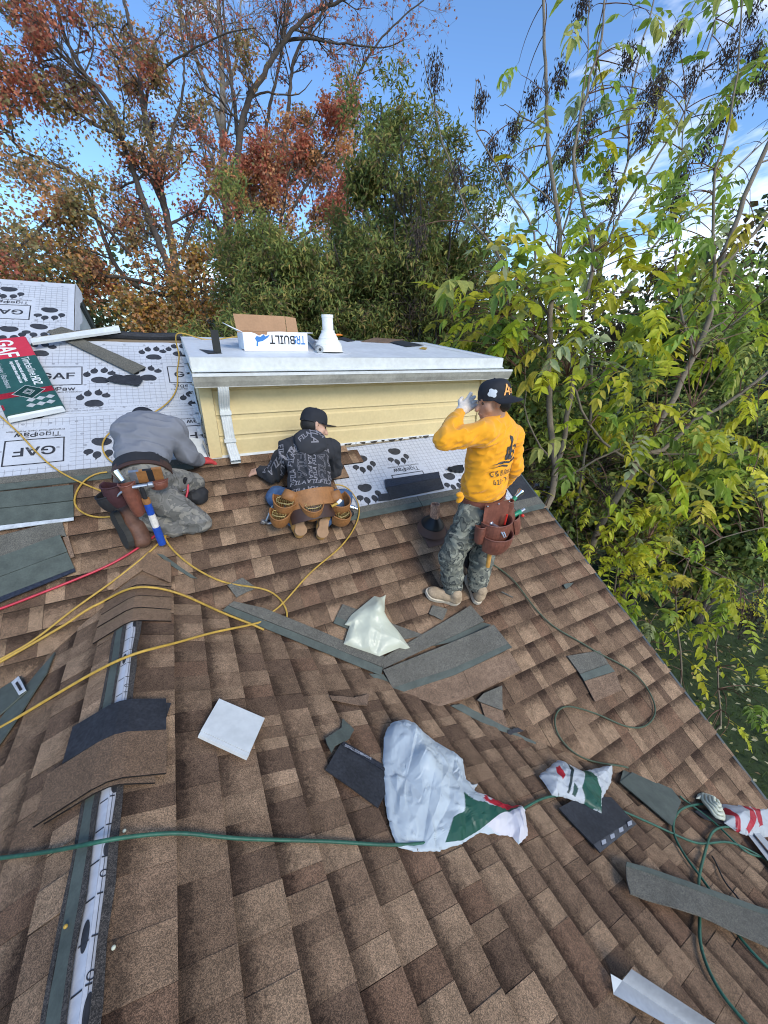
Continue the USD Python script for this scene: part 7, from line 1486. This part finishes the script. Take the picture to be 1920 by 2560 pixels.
sh = [ell(lerp(nk, wa, .24), bk2, tors, [.105, .165, .13], .05), ell(lerp(nk, wa, .55), bk2, tors, [.11, .155, .19], .05), ell(lerp(nk, wa, .9), bk2, tors, [.125, .155, .13], .04), ell(lerp(nk, wa, 1.12), bk2, tors, [.125, .150, .09], .04), ('c', lerp(nk, wa, .1), lsh, .062, .068, .05), ('c', lerp(nk, wa, .1), rsh, .062, .068, .05), ('c', lsh, lel, .072, .062, .03), ('c', lel, lerp(lel, lwr, .86), .062, .040, .02), ('c', rsh, rel, .072, .062, .03), ('c', rel, lerp(rel, rwr, .8), .060, .042, .02)]
hm2 = solid(sh, .0055, .03, folds(.018, 9, 5, axis=np.array([1, 0, .4]))); hoodie = part(m2, 'hoodie', hm2, 'hoodie_black', smooth=True)
hoodm = solid([ell(lerp(nk, wa, .02) - bk2 * .012, bk2, tors, [.085, .105, .060], .03), ell(lerp(nk, wa, .13) - bk2 * .10, bk2, tors - bk2 * .3, [.050, .115, .100], .03), ell(lerp(nk, wa, .0) - bk2 * .06, bk2, tors, [.05, .11, .055], .03), ('c', lerp(nk, lsh, .75) - bk2 * .04, lerp(nk, rsh, .75) - bk2 * .04, .045, .045, .03)], .0055, .03, folds(.010, 12, 8)); hood = part(hoodie, 'hood', hoodm, 'hoodie_black', smooth=True)
bn = unit(-bk2 + np.array([0, -.25, .3])); bx_ = unit(np.cross(tors, bn)); by_ = np.cross(bn, bx_); bo = lerp(nk, wa, .55)
FI = {'s': text_poly('FILA', .026)}; L_ = FI['s'].bounds[2] - FI['s'].bounds[0]; pl_ = []
fi = affinity.skew(FI['s'], 12, 0); big_ = affinity.scale(fi, 3.0, 2.6, origin=(0, 0)); bo_ = big_.difference(big_.buffer(-.0028)); tall = affinity.rotate(bo_, -90, origin=(0, 0)); tall2 = affinity.rotate(bo_, 90, origin=(0, 0)); med = affinity.scale(fi, 1.35, 1.25, origin=(0, 0))
for y in (.098, -.150):
    for j, x in enumerate((-.098, 0, .098)): pl_.append(affinity.translate(affinity.rotate(affinity.scale(fi, 1.25, 1.0, origin=(0, 0)), 0 if j != 1 else 180, origin=(0, 0)), x, y + .005 * j))
pl_ += [affinity.translate(affinity.scale(tall, .78, .80, origin=(0, 0)), -.070, -.026), affinity.translate(affinity.scale(tall2, .78, .80, origin=(0, 0)), .070, -.026)]
for x, r_ in ((-.016, -90), (.016, 90)):
    for y in (.026, -.078): pl_.append(affinity.translate(affinity.rotate(affinity.scale(fi, 1.2, .95, origin=(0, 0)), r_, origin=(0, 0)), x, y))
for x, y, r_, k_ in ((-.132, .03, 75, 1.15), (-.130, -.085, 90, 1.15), (.132, .03, -80, 1.15), (.130, -.085, 85, 1.15), (-.055, .150, 180, .9), (.055, .150, 10, .9), (0, -.2, 180, 1.2), (-.1, -.205, 0, 1.1), (.1, -.205, 0, 1.1)): pl_.append(affinity.translate(affinity.rotate(affinity.scale(fi, k_, k_, origin=(0, 0)), r_, origin=(0, 0)), x, y))
part(hoodie, 'printing', [decal(hm2, g, bo, bx_, by_, .0022, .014) for g in pl_], 'hoodie_print', kind='stuff')
an = unit(np.array([-.15, -.75, .65])); ax_ = unit(np.array([-.8, .35, -.35])); ax_ = unit(ax_ - an * (ax_ @ an)); am = lerp(lsh, lel, .6)
part(hoodie, 'printing', [decal(hm2, affinity.translate(affinity.rotate(affinity.scale(fi, k_, k_, origin=(0, 0)), r_, origin=(0, 0)), x, y), am, ax_, np.cross(an, ax_), .0022, .014) for x, y, r_, k_ in ((-.09, .01, 40, 1.5), (-.03, -.02, 80, 1.3), (.03, .02, 20, 1.5), (.085, -.01, 30, 1.1), (-.02, .045, 60, 1.0))], 'hoodie_print', kind='stuff')
ho = lerp(nk, wa, .06) - bk2 * .1
part(hood, 'printing', [decal(hoodm, affinity.translate(affinity.rotate(affinity.scale(fi, k_, k_, origin=(0, 0)), r_, origin=(0, 0)), x, y), ho, bx_, by_, .0022, .012) for x, y, r_, k_ in ((.02, .02, -90, 2.0), (-.05, .0, 40, 1.2), (.07, .03, -60, 1.0))], 'hoodie_print', kind='stuff')
part(m2, 'jeans', solid([('c', lhip, lkn, .098, .078, .04), ('c', lkn, la, .07, .058, .03), ('c', rhip, rkn, .098, .078, .04), ('c', rkn, ra_, .07, .058, .03), ell(lerp(wa, (lhip + rhip) / 2, .6), bk2, tors, [.12, .15, .10], .04)], .006, .03, folds(.012, 11, 7)), 'denim', smooth=True)
cap(m2, g2, R2, S * 1.02, 'cap_black', HF2, .16)
def boot_up(parent, ank, toe, heel, S, up_m, so_m, nm='boot', sdir=(0, -1, .35)):
    """a boot resting on its toes, sole towards the eye"""
    f = unit(toe - heel); pr = [('c', ank, heel + (ank - heel) * .35, .050 * S, .045 * S), ('c', heel + (ank - heel) * .3, lerp(heel, toe, .5) + (ank - heel) * .15, .045 * S, .042 * S), ('c', lerp(heel, toe, .5) + (ank - heel) * .15, lerp(heel, toe, .9) + (ank - heel) * .12, .042 * S, .036 * S)]
    b = part(parent, nm, solid(pr, .0055, .02, folds(.004, 18, 2)), up_m, smooth=True); n = np.asarray(sdir, float); n = unit(n - f * (n @ f)); l = np.cross(n, f); Ln = np.linalg.norm(toe - heel)
    xs = np.linspace(0, 1, 13); hw = np.interp(xs, [0, .08, .2, .42, .7, .9, 1], [.15, .33, .36, .31, .45, .36, .12]) * .105 * S; g = sg.Polygon([(x * Ln, w) for x, w in zip(xs, hw)] + [(x * Ln, -w) for x, w in zip(xs[::-1], hw[::-1])])
    part(b, 'sole', slab2(g, lambda p, h: heel - f * .02 + np.outer(p[:, 0] * 1.12, f) + np.outer(p[:, 1], l) + np.outer(h, n), .050 * S, .032), so_m); return b
for ank, hx, tx_ in ((JM(716, 1282, .11), JM(744, 1300, .10), JM(752, 1340, .03)), (JM(818, 1284, .11), JM(806, 1303, .10), JM(800, 1345, .03))): boot_up(m2, ank, tx_, hx, .95, 'boot_tan', 'sole_tan')
hipc = lerp(wa, (lhip + rhip) / 2, .40); belt(m2, hipc, [1, 0, 0], unit(np.cross(tors, [1, 0, 0])), .172, .140, .05, 'leather_tan')
belt(m2, hipc - unit(tors) * .055, [1, 0, 0], unit(np.cross(tors, [1, 0, 0])), .176, .146, .085, 'leather_tan', 188, 352, nm='pouch_panel'); belt(m2, hipc - unit(tors) * .14, [1, 0, 0], unit(np.cross(tors, [1, 0, 0])), .165, .135, .10, 'leather_dark', 200, 340, nm='tool_holder')
pk = []
def wp(u, v, y): return JY(u, v, y)
pc = wp(774, 1252, 2.33); part(m2, 'pouch_panel', T([wp(750, 1244, 2.37), wp(804, 1244, 2.37), wp(800, 1272, 2.30), wp(756, 1272, 2.30)], [[0, 2, 1], [0, 3, 2], [0, 1, 2], [0, 2, 3]]), 'leather_tan')
pocket(m2, wp(778, 1252, 2.31), [0, -1, .1], [0, .45, -1], .165, .11, .125, 'leather_tan', 'pouch', fill='nails')
pocket(m2, wp(716, 1240, 2.39), [-.45, -1, .1], [0, .45, -1], .175, .115, .13, 'leather_tan', 'pouch', fill='nails')
pocket(m2, wp(702, 1274, 2.35), [-.5, -1, .1], [0, .45, -1], .140, .10, .11, 'leather_tan', 'pouch', fill='nails')
pocket(m2, wp(841, 1242, 2.36), [.45, -1, .1], [0, .45, -1], .175, .115, .125, 'leather_tan', 'pouch'); pocket(m2, wp(848, 1276, 2.31), [.4, -1, .1], [0, .45, -1], .140, .10, .105, 'leather_tan', 'pouch', fill='nails')
for a_, b_ in (((730, 1228, 2.40), (720, 1252, 2.38)), ((832, 1228, 2.38), (840, 1254, 2.35))): part(m2, 'pouch_panel', tube([wp(*a_), lerp(wp(*a_), wp(*b_), .5), wp(*b_)], [.05, .055, .06], 8), 'leather_tan', smooth=True)
hammer('hammer', 'steel hammer hanging at the left hip of the person in the printed hoodie', JM(664, 1306, .03), JM(682, 1264, .13), [1, 0, 0], 'steel', 'steel', [(0, 1.0, 'steel', .009)], hl_=.07)
a = wp(838, 1258, 2.30); kn = thing('utility_knife', 'yellow and white knife standing in the right tan pouch of the kneeling person', 'knife', a); part(kn, 'handle', tube([a + [-.035, -.02, -.01], a + [.01, -.02, .005]], .010, 8), 'hose_yellow', smooth=True); part(kn, 'white_grip', tube([a + [.01, -.02, .005], a + [.04, -.01, .022]], .013, 8), 'pvc', smooth=True)
a = JM(878, 1272, .10); cn = thing('nail_gun', 'chrome and black nail gun end at the right hip of the kneeling person', 'nail gun', a); part(cn, 'chrome_body', lathe([(.0, 0), (.02, 0), (.02, .05), (.014, .055), (.014, .08), (.0, .08)], a + [-.03, .0, .03], [.8, -.35, -.3], 16), 'chrome', smooth=30); part(cn, 'body', solid([('c', a + [-.06, 0, .0], a + [-.01, -.02, -.03], .028, .024)], .006), 'nylon_black', smooth=True)

# ---- 3: the man in the grey shirt, kneeling at the corner of the dormer
nk = JY(372, 1062, 2.93); hd = JY(366, 1066, 3.08); wa = JY(354, 1163, 2.66); lsh, rsh = JY(322, 1088, 2.86), JY(432, 1076, 2.86); rel, rwr = JY(468, 1136, 2.86), JM(500, 1152, .05); lel, lwr = JY(316, 1120, 2.98), JM(372, 1110, .05)
lhip, rhip = JY(332, 1200, 2.60), JY(388, 1200, 2.62); kn1, kn2 = JM(500, 1306, .07), JM(486, 1208, .09); an1 = JM(360, 1302, .09); an2 = JM(400, 1250, .07)
m3 = thing('person', 'person kneeling bent over in a grey shirt and grey camouflage trousers', 'person', M.at(380, 1300))
hp, g3, R3 = head(hd, unit([.25, .75, -.75]), unit([0, .7, .8]), S); tors = unit(nk - wa); sx = np.array([1.0, 0, 0]); fr3 = np.cross(tors, sx); fr3 = fr3 if fr3[2] < 0 else -fr3
hr = hand(rwr, [.75, .35, -.15], [0, -.2, 1], [-.3, .9, .2], S, .45); hl = hand(lwr, [.5, .7, -.2], [0, 0, 1], [.8, -.3, 0], S, .5)
body = hp + hr + hl + [('c', hd, lerp(nk, wa, .1), .05, .06), ell(lerp(nk, wa, .3), fr3, tors, [.10, .15, .16]), ell(lerp(nk, wa, .8), fr3, tors, [.09, .13, .15]), ('c', rsh, rel, .045, .036), ('c', rel, rwr, .036, .024), ('c', lsh, lel, .045, .036), ('c', lel, lwr, .036, .024), ('c', lhip, kn1, .062, .045), ('c', kn1 - M.n * .01, lerp(kn1, an1, .5) - M.n * .02 - UP * .02, .042, .036), ('c', lerp(kn1, an1, .5) - M.n * .02 - UP * .02, an1, .036, .03), ('c', rhip, kn2, .062, .045), ('c', kn2, an2, .042, .032), ('c', wa, (lhip + rhip) / 2, .09, .08)]
part(m3, 'body', solid(body, .006, .022), 'skin', smooth=True)
for y in (-.03, .03): part(m3, 'eye', trimesh.creation.icosphere(2, .0105 * S).apply_translation(g3(.080, y, -.004)), 'eye')
cap(m3, g3, R3, S * 1.02, 'cap_black', unit([.25, .75, -.75]), .0)
sh = [ell(lerp(nk, wa, .22), fr3, tors, [.125, .185, .15], .06), ell(lerp(nk, wa, .55), fr3, tors, [.125, .160, .20], .06), ell(lerp(nk, wa, .92), fr3, tors, [.115, .132, .11], .04), ('c', lerp(nk, wa, .1), lsh, .07, .078, .05), ('c', lerp(nk, wa, .1), rsh, .07, .078, .05), ('c', rsh, rel, .080, .066, .03), ('c', rel, lerp(rel, rwr, .85), .064, .042, .02), ('c', lsh, lel, .078, .062, .03), ('c', lel, lerp(lel, lwr, .85), .06, .042, .02)]
part(m3, 'shirt', solid(sh, .006, .03, folds(.017, 8, 15, axis=tors)), 'shirt_grey', smooth=True)
tr = [('c', lhip, lerp(lhip, kn1, .5), .092, .088, .03), ('c', lerp(lhip, kn1, .5), kn1, .088, .068, .02), ('c', kn1 - M.n * .01, lerp(kn1, an1, .5) - M.n * .02 - UP * .02, .064, .066, .010), ('c', lerp(kn1, an1, .5) - M.n * .02 - UP * .02, an1, .066, .054, .010), ('c', rhip, lerp(rhip, kn2, .6), .09, .078, .03), ('c', lerp(rhip, kn2, .6), kn2, .078, .066, .02), ('c', kn2, an2, .064, .052, .012), ell(lerp(wa, (lhip + rhip) / 2, .7), fr3, tors, [.125, .140, .11], .03)]
part(m3, 'trousers', solid(tr, .0055, .018, folds(.015, 15, 19)), 'camo_grey', smooth=True)
part(m3, 'glove', solid(hand(rwr, [.75, .35, -.15], [0, -.2, 1], [-.3, .9, .2], S, .45, .004) + [('c', lerp(rel, rwr, .82), rwr, .036, .033, .01)], .004, .01), 'glove_red', smooth=True)
boot_up(m3, JM(362, 1276, .10), JM(352, 1358, .055), JM(312, 1282, .12), 1.42, 'boot_brown', 'sole_dark', sdir=(-1, -.25, .25))
kp = JM(494, 1236, .06); part(m3, 'knee_pad', solid([ell(kp, [.3, -.6, .5], UP, [.04, .075, .07]), ('c', kp + [-.03, -.02, .05], kp + [-.06, .1, .03], .02, .02)], .006, .02, folds(.01, 25, 3)), 'nylon_black', smooth=True)
hipc = lerp(wa, (lhip + rhip) / 2, .25); bsp = unit(np.cross(tors, sx))
belt(m3, hipc, sx, bsp, .146, .125, .065, 'nylon_black'); belt(m3, lerp(wa, (lhip + rhip) / 2, .60), sx, bsp, .155, .135, .05, 'leather_dark')
q3 = lambda u, v, y: JY(u, v, y)
pocket(m3, q3(286, 1206, 2.50), [-.6, -.8, .2], [.1, .1, -1], .13, .08, .14, 'nylon_maroon', 'pouch'); pocket(m3, q3(270, 1232, 2.50), [-.8, -.6, .2], [.2, .1, -1], .10, .07, .10, 'nylon_black', 'pouch'); pocket(m3, q3(316, 1206, 2.44), [-.1, -1, .2], [.12, .1, -1], .085, .06, .21, 'leather_red', 'pouch'); pocket(m3, q3(395, 1200, 2.46), [.2, -1, .2], [0, .05, -1], .10, .05, .05, 'leather_red', 'pouch')
for u, v, mt_ in ((338, 1192, 'steel'), (356, 1190, 'leather_tan'), (372, 1188, 'nylon_black'), (394, 1184, 'leather_tan')): c_ = q3(u, v, 2.475); part(m3, 'belt_holder', box(c_, (.05, .018, .085), basis([0, -.4, 1], [1, 0, 0])), mt_)
a, b = q3(287, 1178, 2.44), q3(307, 1202, 2.42); single('steel_chisel', [lathe([(.024, 0), (.022, .01), (.017, np.linalg.norm(b - a))], a, b - a, 14)], 'chrome', 'shiny steel tube standing in the belt of the kneeling person in grey', 'tool', smooth=30)
hammer('roofing_hammer', 'hammer with blue and white taped handle hanging from the grey kneeling person', q3(352, 1215, 2.40), JM(406, 1360, .05), [-1, .1, -.15], 'steel', 'tape_blue', [(0, .22, 'nylon_black', .012), (.20, .28, 'leather_tan', .021), (.27, .46, 'tape_blue', .0195), (.46, .68, 'tape_white', .019), (.68, 1.0, 'tape_blue', .0215)], hl_=.15)
a = JM(455, 1222, .16); cpl = thing('hose_coupling', 'steel hose coupling at the end of the red hose beside the knee pad', 'coupling', a); part(cpl, 'ring', lathe([(.010, 0), (.026, .004), (.026, .014), (.010, .018), (.010, 0)], a, [.1, -.6, .8], 18), 'chrome', smooth=30); part(cpl, 'stem', tube([a, JY(464, 1196, 2.62)], .012, 8), 'nylon_black', smooth=True)
single('hose_end_cap', [trimesh.creation.icosphere(2, .02).apply_translation(q3(290, 1164, 2.62))], 'black_rubber', 'dark rubber hose end at the left hip of the kneeling person in grey', 'fitting', smooth=True)
# ------------------------------------------------------------------ ground
mat('grass', (0.030, 0.048, 0.014), rough=0.95, noise=[(.6, .3), (7, .4), (60, .4)])
mat('blade', tint=True, rough=.7, translucent=.25)
mat('asphalt', (.16, .16, .165), rough=.9, noise=[(3, .1)])
gv = [(-140, -60, 0), (180, -60, 0), (180, 260, 0), (-140, 260, 0)]
tag(part(None, 'ground', T(gv, [[0, 1, 2], [0, 2, 3]]), 'grass'), kind='structure')
rgd = np.random.default_rng(15)
n = 26000; P = np.c_[rgd.uniform(3.1, 10.5, n), rgd.uniform(-1.5, 9, n), np.zeros(n)]
V, F, idx = scatter((np.array([[0, -.05, 0], [0, .05, 0], [1, 0, 0]]), np.array([[0, 1, 2]])), P, rgd.normal(0, .55, (n, 3)) * [1, 1, 0] + [0, 0, .8], rgd.uniform(.05, .13, n), .5, rgd)
col = np.array([.045, .075, .018]) * rgd.uniform(.6, 1.6, (n, 1)) + rgd.uniform(0, .03, (n, 1)) * [1, .8, 0]
tag(part(None, 'grass', T(V, F), 'blade', tint=col[idx]), 'mown grass below the right edge of the roof', 'grass', kind='stuff')
n = 2600; P = np.c_[rgd.uniform(3.1, 11, n), rgd.uniform(-1.5, 10, n), rgd.uniform(.06, .11, n)]
V, F, idx = scatter(LEAF_KITE, P, rgd.normal(0, 1, (n, 3)) * [1, 1, .22], rgd.uniform(.06, .12, n), .35, rgd)
fc = palette([[.42, .36, .17], [.5, .45, .27], [.38, .30, .07], [.26, .17, .08], [.3, .27, .06]], [3, 2, 3, 2, 2])(rgd, n)
tag(part(None, 'fallen_leaves', T(V, F), 'leaf', tint=fc[idx]), 'pale yellow fallen leaves scattered over the grass', 'leaves', kind='stuff')
# a car park with a few parked cars and two houses glimpsed through the leaves
c0 = D(1600, 1060, 17.0)
tag(part(None, 'car_park', T([(c0[0] - 7, c0[1] - 4, .004), (c0[0] + 9, c0[1] - 4, .004), (c0[0] + 9, c0[1] + 5, .004), (c0[0] - 7, c0[1] + 5, .004)], [[0, 1, 2], [0, 2, 3]]), 'asphalt'), kind='structure')
mat('car_white', (.75, .76, .78), rough=.25, coat=.6); mat('car_blue', (.10, .13, .22), rough=.25, coat=.6); mat('car_glass', (.02, .025, .03), rough=.1, spec=.6); mat('tyre', (.02, .02, .02), rough=.9)
def car(x, y, rz, paint, label):
    c = thing('parked_car', label, 'car', (x, y, 0), 'cars glimpsed through the trees')
    R = np.array([[math.cos(rz), -math.sin(rz), 0], [math.sin(rz), math.cos(rz), 0], [0, 0, 1]])
    def ex(pts, w):
        p = np.array(pts); m = trimesh.creation.extrude_polygon(sg.Polygon(p).buffer(.05).buffer(-.0), w, engine='earcut'); v = np.array(m.vertices); v = np.c_[v[:, 0], v[:, 2] - w / 2, v[:, 1]] @ R.T + [x, y, 0]; mm = T(v, m.faces); mm.fix_normals(); return mm
    part(c, 'body', ex([(-2.2, .35), (2.2, .35), (2.25, .75), (1.2, .95), (-1.9, 1.0), (-2.25, .8)], 1.75), paint)
    part(c, 'cabin_glass', ex([(1.1, .95), (.35, 1.40), (-1.2, 1.42), (-1.85, .98)], 1.5), 'car_glass')
    part(c, 'roof', ex([(.35, 1.42), (-1.2, 1.44), (-1.2, 1.47), (.3, 1.46)], 1.4), paint)
    for sx in (-1.4, 1.4):
        for sy in (-.85, .85): part(c, 'wheel', lathe([(.0, -.1), (.32, -.1), (.34, -.06), (.34, .06), (.32, .1), (0, .1)], R @ [sx, sy, 0] + [x, y, .34], R @ [0, 1, 0], 16), 'tyre')
car(c0[0] - 2.6, c0[1] - .6, .4, 'car_white', 'white parked car glimpsed through the branches left of the leaning trunk')
car(c0[0] + .2, c0[1] - 1.4, .4, 'car_blue', 'dark blue parked car glimpsed between the branches')
car(c0[0] + 3.4, c0[1] + .2, .4, 'car_white', 'white parked car glimpsed just right of the leaning trunk')
mat('house_white', (.7, .69, .66), rough=.8, noise=[(2, .05)]); mat('house_tan', (.45, .38, .3), rough=.8, noise=[(2, .08)]); mat('roof_grey', (.12, .12, .125), rough=.9, noise=[(3, .2)]); mat('window_dark', (.03, .035, .045), rough=.15, spec=.6)
def far_house(p, w, d, h, rz, wall, label):
    x, y = p[0], p[1]; c = thing('far_house', label, 'house', (x, y, 0)); R = np.array([[math.cos(rz), -math.sin(rz), 0], [math.sin(rz), math.cos(rz), 0], [0, 0, 1]])
    tr = lambda v: np.asarray(v, float) @ R.T + [x, y, 0]
    b = trimesh.creation.box((w, d, h)); part(c, 'wall', T(tr(np.array(b.vertices) + [0, 0, h / 2]), b.faces), wall)
    part(c, 'roof', T(tr([(-w / 2 - .3, -d / 2 - .4, h), (w / 2 + .3, -d / 2 - .4, h), (w / 2 + .3, 0, h + d * .3), (-w / 2 - .3, 0, h + d * .3), (-w / 2 - .3, d / 2 + .4, h), (w / 2 + .3, d / 2 + .4, h)]), [[0, 1, 2], [0, 2, 3], [3, 2, 5], [3, 5, 4], [0, 3, 4], [1, 5, 2], [0, 4, 5], [0, 5, 1]]), 'roof_grey')
    for k in range(int(w / 2.2)):
        for z in (1.5, 4.2)[: 1 + (h > 4)]:
            b = trimesh.creation.box((.95, .06, 1.25)); wn = part(c, 'window', T(tr(np.array(b.vertices) + [-w / 2 + 1.3 + k * 2.1, -d / 2 - .02, z]), b.faces), 'window_dark')
            part(wn, 'frame', [T(tr(np.array(trimesh.creation.box(s).vertices) + [-w / 2 + 1.3 + k * 2.1 + o[0], -d / 2 - .05, z + o[1]]), trimesh.creation.box(s).faces) for s, o in (((1.15, .06, .1), (0, .68)), ((1.15, .06, .1), (0, -.68)), ((.1, .06, 1.25), (.525, 0)), ((.1, .06, 1.25), (-.525, 0)))], 'house_white')
far_house(D(640, 860, 30), 11, 8, 5.6, -.4, 'house_white', 'white house glimpsed behind the cardboard box and bare trunks')
far_house(D(1130, 880, 32), 10, 8, 5.2, -.5, 'house_tan', 'tan house glimpsed behind the dormer roof end')
